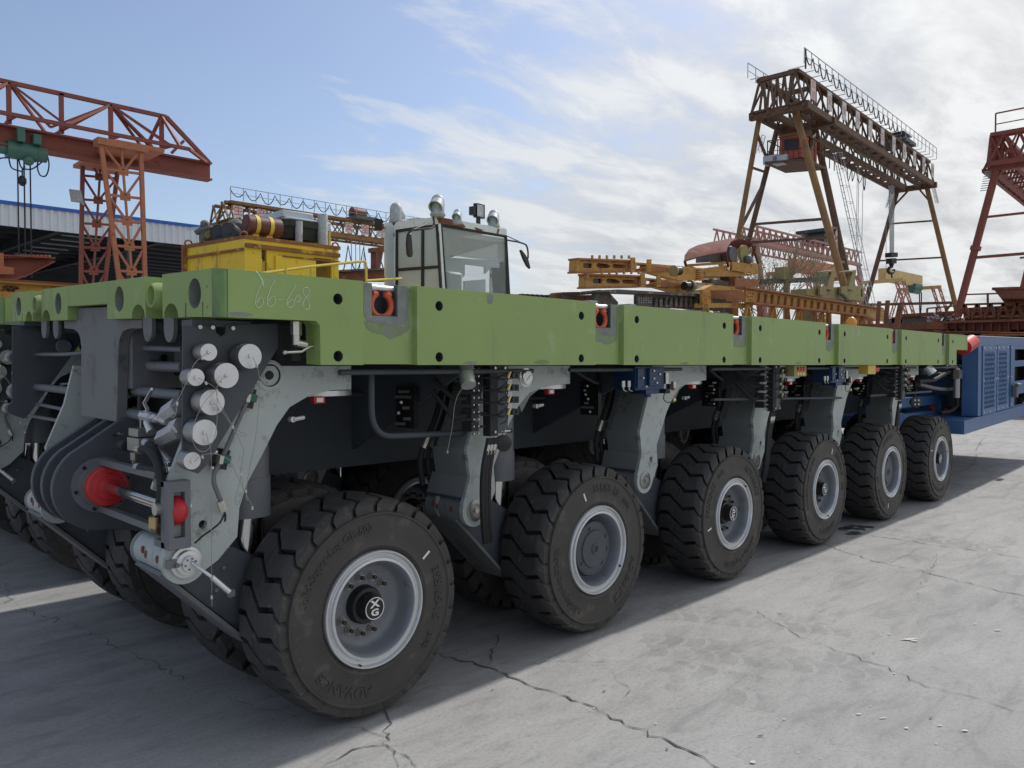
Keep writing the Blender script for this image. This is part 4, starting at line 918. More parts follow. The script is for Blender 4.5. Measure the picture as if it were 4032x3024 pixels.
# ------------------------------------------------------------------ rear end of the near transporter
r6 = lambda x, y: (3100 + x / 1.7464, 1100 + y / 1.7464)
rp = lambda x, y: (3700 + x / 3.319, 1250 + y / 3.319)
G6 = lambda x, y, Y_: P(*r6(x, y), 'y', Y_)
for (pts, r, Y_, m) in [([(900, 700), (1010, 690), (1100, 640), (1180, 625)], .022, .25, 'black_matt'), ([(900, 640), (1060, 655), (1170, 690), (1205, 690)], .026, .3, 'black_matt'),
                        ([(905, 720), (1020, 750), (1120, 755), (1180, 745)], .022, .3, 'steel_grey'), ([(1100, 600), (1160, 560), (1215, 590)], .022, .25, 'black_matt'), ([(1230, 670), (1270, 700), (1290, 820), (1260, 920), (1200, 940)], .018, .3, 'black_matt'), ([(1130, 690), (1190, 800), (1150, 880), (1110, 920)], .010, .3, 'black_matt')]:
    mb = MB(); mb.tube(sm([G6(x, y, Y_) for x, y in pts], 6), r, 10); mb.mi = 1; e = G6(*pts[-1], Y_); e0 = G6(*pts[-2], Y_); mb.cyl(e, e + (e0 - e).normalized() * .09, r * 1.35, n=12)
    part(mb, 'coupling_hose', [m, 'alu_dark'])
sc = MB(); a = G6(960, 600, .1); sc.mi = 0; sc.cyl(a, a + V((.02, -.05, -.07)), .045, n=24); part(sc, 'filler_cap', ['alu'])
wl = MB(); a = G6(878, 845, .2); wl.lathe(a, (-.6, -.8, 0), [(-.05, .03), (0, .055), (.02, .058), (.024, .05), (.024, .001)], 24); wl.mi = 1
for q_ in ((.02, .02), (-.02, .02), (.02, -.02), (-.02, -.02)): wl.ball(a + V((-.6, -.8, 0)) * .024 + V((.8 * q_[0], -.6 * q_[0], q_[1])), .012, n=8)
wl.mi = 0; wl.cyl(a, a + V((0, 0, .10)), .008, n=8); part(wl, 'work_lamp', ['black', 'alu'])
fb = MB(); fb.mi = 0
def q6(mb, a, b_, Y_, th=.05): p0 = G6(*a, Y_); p1 = G6(*b_, Y_); mb.box(p0.x, p1.x, Y_, Y_ + th, min(p0.z, p1.z), max(p0.z, p1.z))
q6(fb, (740, 822), (1100, 850), .5); q6(fb, (1055, 830), (1100, 985), .48, .08); q6(fb, (740, 935), (1100, 1035), .5, .1)
fb.mi = 1; fb.cyl(G6(700, 880, .6), G6(1000, 885, .6), .028, n=16)
fb.mi = 2; fb.ball(G6(1002, 895, .58), .07, n=14); fb.ball(G6(1092, 905, .44), .035, n=12)
part(fb, 'rear_steering_frame', ['blue', 'chrome', 'red'])
rb_ = MB(); rb_.mi = 0; rb_.box(3.70, 3.90, .03, .10, 1.32, 1.40)
for i in range(3):
    x = 3.76 + i * .045; rb_.mi = 1; rb_.cyl((x, .03, 1.375), (x, .018, 1.375), .014, n=12); rb_.mi = 2; rb_.box(x - .012, x + .012, .026, .03, 1.328, 1.348)
part(rb_, 'switch_box', ['olive', 'red', 'yellow_tip'])
es = MB(); es.box(5.07, 5.24, .02, .10, 1.325, 1.402); es.mi = 1; es.cyl((5.24, .055, 1.365), (5.34, .05, 1.365), .028, n=16); part(es, 'emergency_stop', ['band_yellow', 'red'])
bc = MB(); a = P(3353, 1272, 'y', 1.2); bc.mi = 0; bc.ball(a, .06, .06, .075, 16); bc.mi = 1; bc.cyl((a.x, a.y, 1.73), (a.x, a.y, a.z - .03), .045, n=16)
b_o = bc.build('beacon_lamp', ['lamp_amber', 'black'], None, label='small amber beacon standing on the near transporter deck', category='beacon')
# ------------------------------------------------------------------ second transporter, same build, deck raised
T2 = copy_tree(T1)
T2['label'] = 'second green transporter at the far left, parked behind the near one'
T2.location = (0, 3.02, 0)
rn = set(o.data.name for o in raised)
for c_ in T2.children:
    if c_.type == 'MESH' and c_.data.name in rn: c_.location.z += .085
# ------------------------------------------------------------------ blue power pack
L0 = V((7.785, 0, 0)); K = lambda x, y, Y_=0: P(*rp(x, y), 'y', Y_) - L0
pp = thing('power_pack', 'blue power pack cabinet with slotted grille doors at the end of the near transporter', 'power pack', L0)
PW_ = 2.5
b = MB(); b.mi = 0
b.box(0, 4.6, 0, PW_, .640, .792)
x0 = .60
b.prism([(x0, .80), (4.6, .80), (4.6, 1.72), (x0, 1.72)], 0.0, .02, 'y', [[(2.56, 1.334), (3.4, 1.334), (3.4, 1.14), (2.56, 1.14)], [(2.56, 1.567), (3.4, 1.567), (3.4, 1.415), (2.56, 1.415)], [(2.52, .96), (3.4, .96), (3.4, .81), (2.52, .81)]])
b.box(x0, x0 + .03, .021, .17, .80, 1.715); b.box(x0, x0 + .03, PW_ - .17, PW_, .80, 1.72); b.box(x0 + 1.1, x0 + 1.13, .021, PW_ - .02, .80, 1.715); b.box(x0, 4.6, PW_ - .02, PW_, .8, 1.72)
b.mi = 1; b.box(x0 - .01, 4.61, -.01, PW_ + .01, 1.7205, 1.728)
b.mi = 2; b.box(x0 + 1.2, 4.5, .12, PW_ - .05, .80, 1.71)
body = b.build('cabinet', ['blue', 'pale_panel', 'black_matt'], pp, bevel=.004)
def grille(xa, xb, za, zb, n=9, rows=8):
    d_ = MB(); holes = []; gx0, gx1 = xa + (xb - xa) * .10, xb - (xb - xa) * .14; gz0, gz1 = za + (zb - za) * .09, zb - (zb - za) * .08
    cw = (gx1 - gx0) / (n * 2); rh = (gz1 - gz0) / rows
    for i in range(n * 2):
        for j in range(rows + 1):
            o_ = 0 if i % 2 else rh * .5; z0 = gz0 + j * rh - o_; z1_ = z0 + rh * .76; z0 = max(z0, gz0); z1_ = min(z1_, gz1)
            if z1_ - z0 > .015: cx_ = gx0 + (i + .5) * cw; holes.append([(cx_ - cw * .38, z0), (cx_ + cw * .38, z0), (cx_ + cw * .38, z1_), (cx_ - cw * .38, z1_)])
    d_.prism([(xa, za), (xb, za), (xb, zb), (xa, zb)], -.012, -.002, 'y', holes)
    d_.mi = 1; d_.box(gx0, gx1, -.0015, .0, gz0, gz1)
    d_.mi = 2
    for u_ in (.08, .5, .92):
        for z_ in (za + .03, zb - .03): d_.cyl((xa + (xb - xa) * u_, -.012, z_), (xa + (xb - xa) * u_, -.02, z_), .012, n=8)
    for z_ in (za + (zb - za) * .5,):
        for u_ in (.04, .96): d_.cyl((xa + (xb - xa) * u_, -.012, z_), (xa + (xb - xa) * u_, -.02, z_), .012, n=8)
    return d_.build('grille_door', ['blue', 'black_matt', 'pale_panel'], pp)
grille(.765, 1.455, .80, 1.612, 7, 6); grille(1.50, 2.12, .805, 1.618, 6, 6)
d_ = MB(); d_.prism([(2.27, .81), (2.50, .81), (2.50, 1.62), (2.27, 1.62)], -.012, -.002, 'y'); d_.mi = 1
for z_ in (.85, 1.2, 1.58): d_.cyl((2.31, -.012, z_), (2.31, -.02, z_), .012, n=8)
d_.build('hinge_panel', ['blue', 'pale_panel'], pp)
lt = MB(); lt.obox((2.36, -.05, 1.02), (.10, 0, 0), (0, .05, 0), (0, 0, .16)); lt.cyl((2.30, -.07, 1.10), (2.52, -.07, 1.10), .025, n=10); lt.obox((2.46, -.05, 1.06), (.16, 0, .02), (0, .04, 0), (0, 0, .07)); lt.build('door_latch', 'grey_machine', pp, bevel=.006)
eq = MB(); ec = K(372, 900, .42); eq.mi = 0; eq.cyl((ec.x, .42, .80), (ec.x, .42, 1.58), .16, n=28); eq.mi = 1; eq.box(ec.x - .17, ec.x + .17, .25, .60, .795, .84); eq.build('oil_filter', ['grey_machine', 'black_matt'], pp); eq = MB(); eq.mi = 2
eq.cyl((.42, .18, 1.36), (.42, .18, 1.02), .035, n=8); eq.box(.36, .52, .14, .20, 1.24, 1.34); eq.tube(sm([(.40, .2, 1.36), (.36, .2, 1.38), (.20, .25, 1.36)], 4), .012, 8); eq.tube(sm([(.47, .2, 1.36), (.44, .2, 1.40), (.24, .25, 1.385)], 4), .012, 8)
eq.mi = 1; eq.tube(sm([(.44, .18, 1.02), (.50, .2, .92), (.42, .25, .86), (.25, .3, .85)], 5), .022, 8); 
eq.build('shutoff_valve', ['grey_machine', 'black_matt', 'alu_dark', 'blue'], pp); eq = MB(); eq.box(.0, .6, .75, .80, .793, 1.60); eq.build('inner_wall', 'blue', pp)
dr = MB(); a = P(*rp(365, 365), 'y', .06) - L0; b_ = P(*rp(450, 345), 'y', .06) - L0; print('drum', a, b_)
dr.mi = 0; dr.cyl(a + V((-.12, 0, -.03)), b_ + V((.0, 0, .01)), .085, n=32); dr.mi = 1; dr.cyl(b_ + V((.0, 0, .01)), b_ + V((.15, 0, .01)), .055, n=20); dr.build('coupling_drum', ['red', 'blue'], pp, bevel=.01)
pp.rotation_euler = (0, radians(-1.0), radians(2.0))

# ================================================================== the yard behind
def H(u, v, h): d_ = ray(u, v); return CAM + d_ * ((h - CAM.z) / d_.z)
zL = lambda x, y: (x / 1.6507, 200 + y / 1.6507)
def lattice(mb, A0, A1, B0, B1, n, w=.08, g=.2):
    """flat lattice panel between chords A0-A1 and B0-B1 (bottom to top): rungs, gussets and Y bracing"""
    A0, A1, B0, B1 = map(V, (A0, A1, B0, B1)); mb.bar(A0, A1, w * 1.3); mb.bar(B0, B1, w * 1.3)
    for i in range(n + 1):
        t_ = i / n; a = A0.lerp(A1, t_); b_ = B0.lerp(B1, t_); c_ = (a + b_) / 2; mb.bar(a, b_, w * .8)
        d_ = (b_ - a).normalized(); mb.obox(c_, d_ * g, d_.cross(V((0, 0, 1))) * .04, V((0, 0, 1)) * g * .8)
        if i < n:
            t2 = (i + 1) / n; a2 = A0.lerp(A1, t2); b2 = B0.lerp(B1, t2); mb.bar(c_, a2, w * .7); mb.bar(c_, b2, w * .7); mb.bar(c_, (a2 + b2) / 2, w * .7)
# ---- left red truss gantry
YG = 20.0; GL = lambda x, y, Y_=YG: P(*zL(x, y), 'y', Y_)
gc_ = thing('gantry_crane', 'red truss gantry crane at the left with lattice legs and a tapered truss end', 'gantry crane', (GL(800, 700).x, YG, 0), 'gantry cranes over the yard')
o0 = V((gc_.location)); 
def gb(mb, name, mats, parent, **k):
    mb.xf(lambda v: v - V(parent.location)); return mb.build(name, mats, parent, **k)
bm_ = MB()
zi1 = GL(1363, 768).z
bm_.ibeam((-12, YG, zi1 - .1), (GL(1363, 768).x, YG, zi1 - .1), .35, .52, .05)
gb(bm_, 'main_beam', 'crane_red', gc_)
tr = MB(); topz = GL(1080, 430).z; lowz = GL(1363, 740).z - .1
xs = [GL(x, 500).x for x in (-500, -240, 60, 400, 720, 1050)]
xe = GL(1360, 700).x; tx = GL(1080, 430).x
lowz2 = GL(720, 590).z
tr.bar((-14, YG, topz), (tx, YG, topz), .10); tr.bar((tx, YG, topz), (xe, YG, lowz + .15), .10)
for dy in (-.75, .75): tr.bar((-14, YG + dy, lowz2), (xe - .9, YG + dy, lowz2), .09); tr.bar((xe - .9, YG + dy, lowz2), (xe, YG, lowz + .1), .08)
for i, x in enumerate(xs):
    tr.bar((x, YG, topz), (x, YG, lowz + .2), .10)
    for dy in (-.75, .75): tr.bar((x, YG, lowz + .3), (x, YG + dy, lowz2), .06)
for i in range(len(xs)):
    if i % 2 == 0:
        for k_ in (-1, 1):
            if 0 <= i + k_ < len(xs):
                for dy in (-.75, .75): tr.bar((xs[i], YG, topz), (xs[i + k_] - .1, YG + dy, lowz2), .06)
                tr.bar((xs[i], YG, topz), (xs[i + k_] - .25, YG, lowz + .3), .055)
xm = GL(1115, 650).x
for q_ in ((GL(1195, 585), (xm, YG, lowz2)), ((xs[-1], YG, topz), (xs[-1] + .25, YG - .7, lowz2)), ((xs[-1], YG, topz), (xs[-1] - .25, YG + .7, lowz2)), ((xs[4], YG, topz), (xs[5] - .05, YG - .75, lowz2)), ((xs[4], YG, topz), (xm, YG + .75, lowz2))): tr.bar(q_[0], q_[1], .07)
gb(tr, 'truss', 'crane_red', gc_)
YN, YF = 18.6, 21.6
for (Y_, px, m_) in ((YN, [(800, 1500), (655, 600), (920, 1500), (915, 640)], 'rust_orange'), (YF, [(535, 1500), (538, 655), (675, 1500), (775, 680)], 'crane_red')):
    lg = MB(); A0, A1, B0, B1 = [GL(x, y, Y_) for x, y in px]
    def ext(a, b_): d_ = (b_ - a); return a - d_ * (a.z / d_.z) if abs(d_.z) > 0 else a
    A0b, B0b = ext(A0, A1), ext(B0, B1)
    cc_ = (A0b + B0b) / 2; A0b = A0b.lerp(cc_, 0); 
    if (B0b.x - A0b.x) < .25: mid_ = (A0b.x + B0b.x) / 2; A0b.x = mid_ - .15; B0b.x = mid_ + .15
    ht = A1.z; A0b.z = B0b.z = 0.02
    for dd_ in (.0,): 
        s_ = V((0, dd_, 0)); lattice(lg, A0b + s_, A1 + s_, B0b + s_, B1 + s_, 11, .075, .24)
    lg.box(A1.x - .1, B1.x + .15, Y_ - .12, Y_ + .25, ht - .05, ht + .12)
    gb(lg, 'leg', m_, gc_)
cbm = MB(); cbm.box(GL(625, 590).x, GL(930, 640).x, YN - .1, YF + .4, GL(925, 640, YN).z + .0, GL(925, 640, YN).z + .10); gb(cbm, 'leg_head', 'rust_orange', gc_)
fl = MB(); a = GL(495, 945, 21.0); fl.obox(a, (.30, 0, 0), (.05, .2, 0), (-.05, 0, .30)); fl.bar(a, GL(545, 1000, 21.0), .05); gb(fl, 'floodlight', 'galv', gc_)
# green electric hoist with ropes and cables
hst = thing('hoist', 'green electric hoist hanging from the red truss gantry at the left edge', 'hoist', (GL(120, 640).x, YG, GL(120, 640).z))
h = MB(); h.mi = 0; a = GL(-60, 625); b_ = GL(300, 690); zc = GL(120, 650).z
h.cyl((a.x, YG, zc), (GL(40, 640).x, YG, zc), .14, n=20); h.cyl((GL(40, 640).x, YG, zc), (GL(235, 670).x, YG, zc), .22, n=24); h.cyl((GL(235, 660).x, YG, zc), (b_.x, YG, zc), .19, n=24); h.box(GL(85, 0).x, GL(135, 0).x, YG - .3, YG + .3, zc + .18, zc + .5); h.box(GL(190, 0).x, GL(240, 0).x, YG - .3, YG + .3, zc + .18, zc + .42); h.ball((GL(168, 0).x, YG - .1, zc - .22), .13, n=12)
gb(h, 'hoist_body', ['hoist_green'], hst)
rp_ = MB()
for x in (103, 145, 185): rp_ = MB(); rp_.cyl((GL(x, 0).x, YG, zc - .15), (GL(x, 0).x, YG, 3.6), .018, n=6); gb(rp_, 'rope', 'black_matt', hst)
cb_ = MB()
for pts in ([(300, 650), (318, 740), (300, 810), (262, 810), (243, 760), (250, 700)], [(120, 700), (140, 760), (200, 770), (245, 745), (275, 720)], [(55, 690), (75, 760), (140, 785)], [(300, 648), (480, 665), (640, 690)], [(60, 695), (0, 700), (-60, 740)]): cb_.tube(sm([GL(*q_) for q_ in pts], 5), .018, 5)
gb(cb_, 'power_cable', 'black_matt', hst)
bl = MB(); bl.ball(GL(145, 845), .10, .10, .14, 10); bl.box(GL(140, 0).x, GL(150, 0).x, YG - .05, YG + .05, GL(145, 770).z, GL(145, 745).z); bl.bar(GL(145, 845), GL(145, 760), .03); gb(bl, 'pendant', 'black', hst)
# ---- open shed with ribbed fascia
YS = 40.0; GS = lambda x, y: P(*zL(x, y), 'y', YS)
sh_ = thing('shed', 'open sided shed with pale ribbed fascia and blue trim along its roof', 'shed', (20, YS, 0))
ztop, zbot = GS(600, 1068).z, GS(600, 1198).z; xL, xR = -30, P(1290, 1000, 'y', 40.0).x
f_ = MB(); x = xL; vs = []; fs = []; i = 0; pitch = .34
while x < xR:
    for (dx_, dy) in ((0, 0), (.12, 0), (.17, -.06), (.29, -.06)):
        vs += [(x + dx_, YS + dy, zbot), (x + dx_, YS + dy, ztop)]
    x += pitch
n_ = len(vs) // 2; fs = [(2 * i, 2 * i + 2, 2 * i + 3, 2 * i + 1) for i in range(n_ - 1)]
f_.add(vs, fs); f_.box(xL, xR, YS + .01, YS + .05, zbot, ztop); gb(f_, 'fascia', 'fascia', sh_)
f_ = MB(); f_.box(xL, xR, YS - .12, YS + .1, ztop, ztop + .16); gb(f_, 'trim', 'blue_trim', sh_)
f_ = MB(); f_.mi = 0; f_.box(xL, xR, YS + .06, YS + 30, zbot + .9, zbot + 1.0)
for i in range(int((xR - xL) / 5)): xx = xL + i * 5; f_.ibeam((xx, YS + .1, zbot + .4), (xx, YS + 30, zbot + .9), .3, .5)
for j in range(14): f_.box(xL, xR, YS + 1 + j * 2, YS + 1.1 + j * 2, zbot + .68, zbot + .86)
gb(f_, 'roof', 'shed_dark', sh_)
f_ = MB()
for i in range(int((xR - xL) / 5)):
    for j in range(15):
        if (i * 7 + j * 3) % 3: f_.box(xL + i * 5 + 1.2, xL + i * 5 + 3.2, YS + 1.3 + j * 2, YS + 1.5 + j * 2, zbot + .62, zbot + .66)
gb(f_, 'skylight', 'galv', sh_, kind='stuff')
for i in range(int((xR - xL) / 10) + 1):
    xx = min(xL + 3 + i * 10, xR - .4); f_ = MB(); f_.ibeam((xx, YS + .5, 0), (xx, YS + .5, zbot + .5), .3, .3); f_.bar((xx, YS + .5, 0), (xx, YS + .5, zbot + .4), .28); gb(f_, 'column', 'shed_dark', sh_)
f_ = MB(); f_.box(xL, xR, YS + 29, YS + 29.2, 3.2, zbot + 1); gb(f_, 'back_wall', 'shed_dark', sh_)
f_ = MB()
for z_ in (2.2, 3.0, 4.1): f_.box(xL, xR, YS + 10, YS + 10.2, z_, z_ + .22)
x = xL
while x < xR: f_.bar((x, YS + 10, 2.3), (x + 1.2, YS + 10, 4.1), .07); f_.bar((x + 1.2, YS + 10, 4.1), (x + 2.4, YS + 10, 2.3), .07); x += 2.4
gb(f_, 'crane_rail', 'shed_dark', sh_)
# ---- red and orange steelwork at the left edge
GE = lambda x, y, Y_=11: P(*zL(x, y), 'y', Y_)
re = MB(); re.mi = 0
pz = lambda pts, Y_: [(q_.x, q_.z) for q_ in [GE(x, y, Y_) for x, y in pts]]
re.prism(pz([(-160, 1330), (25, 1340), (342, 1352), (340, 1378), (150, 1470), (60, 1500), (-160, 1500)], 11), 11, 11.05, 'y'); re.prism(pz([(-160, 1322), (342, 1348), (342, 1356), (-160, 1332)], 11), 10.85, 11.2, 'y'); re.prism(pz([(-160, 1480), (60, 1484), (150, 1462), (340, 1370), (340, 1378), (150, 1474), (60, 1500), (-160, 1500)], 11), 10.85, 11.2, 'y')
re.mi = 1; re.prism(pz([(-160, 1310), (25, 1315), (25, 1400), (90, 1410), (90, 1452), (-160, 1450)], 10.8), 10.8, 10.84, 'y')
re.mi = 0
for x in range(30, 330, 26): a = GE(x, 1340, 10.9); re.cyl((a.x, 10.9, a.z - .02), (a.x, 10.9, a.z + .03), .03, n=6)
re.build('steel_bracket', ['crane_red', 'rust_orange'], None, label='red tapered steel end frame lying at the left edge before the shed', category='steel frame')
ob = MB(); a = GE(-200, 1560, 10.2); b_ = GE(360, 1560, 10.2); zt = GE(0, 1508, 10.2).z
ob.mi = 0; ob.box(-6, b_.x + 6, 10.2, 10.24, zt - .55, zt); ob.box(-6, b_.x + 6, 10.1, 10.5, zt, zt + .03); ob.mi = 1; ob.box(-6, b_.x + 6, 10.08, 10.52, zt + .03, zt + .05)
ob.mi = 2
rr = random.Random(3)
for i in range(26): c0 = GE(50 + rr.uniform(-35, 60), 1545 + rr.uniform(-14, 14), 10.19); ob.ball(c0, .035, .006, .02, 6)
ob.mi = 0
for xx in range(-5, 14, 3): ob.box(xx, xx + .12, 10.25, 10.45, 0, zt)
ob.build('steel_beam', ['girder_yellow', 'crane_red', 'rust_yard'], None, label='long orange steel beam with rubbed off lettering at the left edge behind the transporters', category='steel beam')
# ---- railing and clutter between
YR = 24
rg = MB()
for z_ in (.9, 1.5, 2.1): rg.bar((-6, YR, z_), (14, YR, z_), .06)
for i in range(14): rg.bar((-6 + i * 1.5, YR, 0), (-6 + i * 1.5, YR, 2.1), .06)
rg.build('railing', 'crane_red', None, label='low dark red railing under the shed at the left', category='railing')

# ---- generic box truss girder
def truss(mb, a, b_, h, w, n, t_=.12, lat=None, side2=True, mi2=None):
    a = V(a); b_ = V(b_); d_ = (b_ - a).normalized(); lat = V(lat).normalized() if lat is not None else V((0, 0, 1)).cross(d_).normalized()
    up = V((0, 0, 1)); L = (b_ - a).length; hw = lat * (w / 2)
    for s_ in (-1, 1):
        mb.bar(a + hw * s_, b_ + hw * s_, t_ * 1.5); mb.bar(a + hw * s_ * .3 + up * h, b_ + hw * s_ * .3 + up * h, t_ * 1.4)
    for i in range(n):
        p0 = a + d_ * (L * i / n); p1 = a + d_ * (L * (i + 1) / n); pm = (p0 + p1) / 2
        for s_ in (-1, 1):
            q_ = hw * s_; r_ = hw * s_ * .3 + up * h
            mb.bar(p0 + q_, pm + r_, t_ * .75); mb.bar(pm + r_, p1 + q_, t_ * .75); mb.bar(p0 + r_, pm + q_, t_ * .55) if side2 else None; mb.bar(pm + q_, p1 + r_, t_ * .55) if side2 else None
        mb.bar(p0 - hw, p0 + hw, t_ * .7)
    for e in (a, b_):
        mb.bar(e - hw, e + up * h, t_); mb.bar(e + hw, e + up * h, t_)
def railing(mb, a, b_, h=1.0, n=20, t_=.045):
    a = V(a); b_ = V(b_); up = V((0, 0, 1)); mb.bar(a + up * h, b_ + up * h, t_); mb.bar(a + up * h * .5, b_ + up * h * .5, t_ * .7)
    for i in range(n + 1): p = a.lerp(b_, i / n); mb.bar(p, p + up * h, t_)
def loops(mb, a, b_, n, drop, r=.035):
    a = V(a); b_ = V(b_); pts = []
    for i in range(n):
        for k_ in range(6): t_ = (i + k_ / 6) / n; p = a.lerp(b_, t_); s_ = k_ / 6; pts.append(p - V((0, 0, drop * 4 * s_ * (1 - s_) * (.8 + .4 * ((i * 37) % 5) / 5))))
    pts.append(b_); mb.tube(pts, r, 5)
# ---- yellow truss gantry behind the yellow cabin
zM = lambda x, y: (700 + x / 1.4747, 700 + y / 1.4747)
YM = 42.0; GM = lambda x, y, Y_=YM: P(*zM(x, y), 'y', Y_)
a = GM(262, 238); b_ = GM(1400, 405); zb_ = (a.z + b_.z) / 2; LM = GM(1400, 405).x + 3 - a.x; hgt = GM(230, 135).z - GM(225, 240).z
cr2 = thing('gantry_crane', 'rusty yellow truss gantry with red lettered boards behind the yellow engine cabin', 'gantry crane', (a.x, YM, 0), 'gantry cranes over the yard')
zb_ = GM(215, 240).z
t_ = MB(); truss(t_, (a.x, YM, zb_), (a.x + LM, YM, zb_), hgt, 1.5, 16, .10, side2=False); t_.box(a.x, a.x + LM, YM - .85, YM - .70, zb_ - .22, zb_); t_.box(a.x + .3, a.x + LM, YM - .35, YM + .35, zb_ + hgt - .05, zb_ + hgt + .12)
truss(t_, (a.x + .3, YM + 1.9, zb_ + .1), (a.x + LM, YM + 1.9, zb_ + .1), hgt, 1.0, 16, .09, side2=False)
t_.box(a.x + .1, a.x + .4, YM - 1, YM + 3, zb_ - .4, zb_)
gb(t_, 'girder', 'crane_yellow', cr2)
t_ = MB(); railing(t_, (a.x + .2, YM - .6, zb_ + hgt + .1), (a.x + LM, YM - .6, zb_ + hgt + .1), .75, 22, .035); gb(t_, 'railing', 'galv', cr2)
t_ = MB(); loops(t_, (a.x + .3, YM - .3, zb_ + hgt + .8), (a.x + LM, YM - .3, zb_ + hgt + .8), 18, .55, .03); gb(t_, 'festoon_cable', 'black_matt', cr2)
t_ = MB(); loops(t_, (GM(700, 365).x, YM, GM(800, 370).z), (GM(1250, 400).x, YM, GM(800, 370).z), 6, 1.8, .04); gb(t_, 'hanging_cable', 'black_matt', cr2)
for (x, y, txt) in ((305, 207, '生'), (440, 228, '产'), (565, 240, '必'), (660, 250, '须'), (945, 300, '安'), (1038, 320, '全'), (1125, 330, '为')):
    p = GM(x, y); s_ = MB(); s_.box(p.x - .28, p.x + .28, YM - 1.02, YM - .98, zb_ + .1, zb_ + hgt * .72); s_.mi = 1; vv, ff = text_geo(txt, .62, 0); s_.add([(p.x + v.x, YM - 1.03, zb_ + hgt * .42 + v.y) for v in vv], ff); gb(s_, 'letter_board', ['placard', 'placard_red'], cr2, fixn=False)
t_ = MB(); p = GM(1045, 225); t_.box(GM(990, 0).x, GM(1112, 0).x, YM - 1, YM + 1, zb_ + hgt + .1, zb_ + hgt + .3); t_.mi = 1; t_.lathe((GM(1000, 0).x, YM, zb_ + hgt + .62), (1, 0, 0), [(0, .2), (.1, .36), (GM(1095, 0).x - GM(1010, 0).x, .33)], 16); gb(t_, 'trolley', ['grey_machine', 'rust_red'], cr2)
for xx in (a.x + 4, a.x + LM - 1):
    for s_ in (-1, 1):
        t_ = MB(); t_.cyl((xx, YM + 1.3 + s_ * .6, zb_ - .3), (xx, YM + 1.3 + s_ * 4, 0), .28, n=12); gb(t_, 'leg', 'crane_yellow', cr2)
q_ = GM(1045, 365)
for i in range(4): t_ = MB(); t_.cyl((q_.x - .5 + i * .33, YM, zb_), (q_.x - .5 + i * .33, YM, 2), .03, n=5); gb(t_, 'rope', 'galv', cr2)
# ---- yellow engine cabin with drums, silencers and grey cooler box on top
HC = 3.0; c0 = H(963, 930, HC); cl = H(733, 969, HC); YC = c0.y; cr_ = P(1333, 978, 'y', YC); cr_.z = HC
cab = thing('engine_cabin', 'rusty yellow engine cabin with open doorway behind the near transporter deck', 'engine cabin', (c0.x, c0.y, 0))
b = MB(); b.mi = 0
pC = lambda x, y, Y_=None: P(*zL(x, y), 'y', YC if Y_ is None else Y_)
xr = cr_.x
hole1 = [(pC(1700, 1290).x, 1.2), (pC(1733, 1290).x, 1.2), (pC(1733, 1290).x, pC(1715, 1292).z), (pC(1700, 1290).x, pC(1715, 1292).z)]
hole2 = [(pC(2038, 1330).x, 1.2), (pC(2155, 1330).x, 1.2), (pC(2155, 1330).x, pC(2100, 1350).z), (pC(2038, 1330).x, pC(2100, 1350).z)]
b.prism([(c0.x, 1.0), (xr, 1.0), (xr, HC), (c0.x, HC)], YC, YC + .05, 'y', [hole1, hole2])
dl = (cl - c0); dl.z = 0
b.add([c0 + V((0, .001, -2)), cl + V((0, 0, -2)), cl, c0 + V((0, .001, 0)), c0 + V((.05, .05, -2)), cl + V((.05, 0, -2)), cl + V((.05, 0, 0)), c0 + V((.05, .05, 0))], [(0, 1, 2, 3), (4, 5, 6, 7), (0, 3, 7, 4), (1, 2, 6, 5), (2, 3, 7, 6)])
b.box(xr - .05, xr, YC + .05, YC + 2.6, 1.0, HC)
b.mi = 0; b.prism([(pC(1775, 0).x + 0, 1.0), (pC(2038, 0).x, 1.0), (pC(2038, 0).x, pC(1900, 1345).z), (pC(1775, 0).x, pC(1900, 1345).z)], YC - .03, YC - .002, 'y')
gb(b, 'wall', ['yellow'], cab)
b = MB(); b.mi = 0
b.add([c0 + V((0, -.02, .015)), cl + V((-.02, 0, .015)), cl + V((xr - c0.x, 0, .015)), V((xr + .02, YC - .02, HC + .015)), c0 + V((0, -.02, -.03)), cl + V((-.02, 0, -.03)), cl + V((xr - c0.x, 0, -.03)), V((xr + .02, YC - .02, HC - .03))], [(0, 1, 2, 3), (4, 5, 6, 7), (0, 3, 7, 4), (0, 1, 5, 4)])
b.bar(c0 + V((0, -.02, -.11)), V((xr, YC - .02, HC - .11)), .05, .05); b.bar(c0 + V((.5, -.03, -.20)), V((xr, YC - .03, HC - .20)), .03, .02); b.bar(c0 + V((-.02, 0, -.16)), cl + V((-.02, 0, -.16)), .03, .03)
b.bar(cl + V((-.03, 0, 0)), cl + V((-.03, 0, -2)), .05); gb(b, 'rusty_roof_edge', ['yellow_rusty'], cab)
b = MB(); b.box(c0.x + .1, xr - .05, YC + .1, YC + 2.3, .45, .99); b.box(c0.x + .4, c0.x + .9, YC + .3, YC + 2.0, 0, .45); b.box(xr - .9, xr - .4, YC + .3, YC + 2.0, 0, .45); gb(b, 'chassis', 'grey_machine', cab); b = MB(); b.box(c0.x + .8, xr - .3, YC + 1.0, YC + 1.2, .99, 2.6); gb(b, 'machinery', ['grey_machine'], cab)
for (x, y) in ((1225, 1255), (1585, 1200), (2180, 1270)):
    e = MB(); p = H(*zL(x, y), HC + .03); e.tube([p + V((.05 * cos(a_), 0, .05 * sin(a_))) for a_ in [i * pi / 4 for i in range(8)]], .012, 6, closed=True); gb(e, 'lifting_eye', 'yellow_rusty', cab)
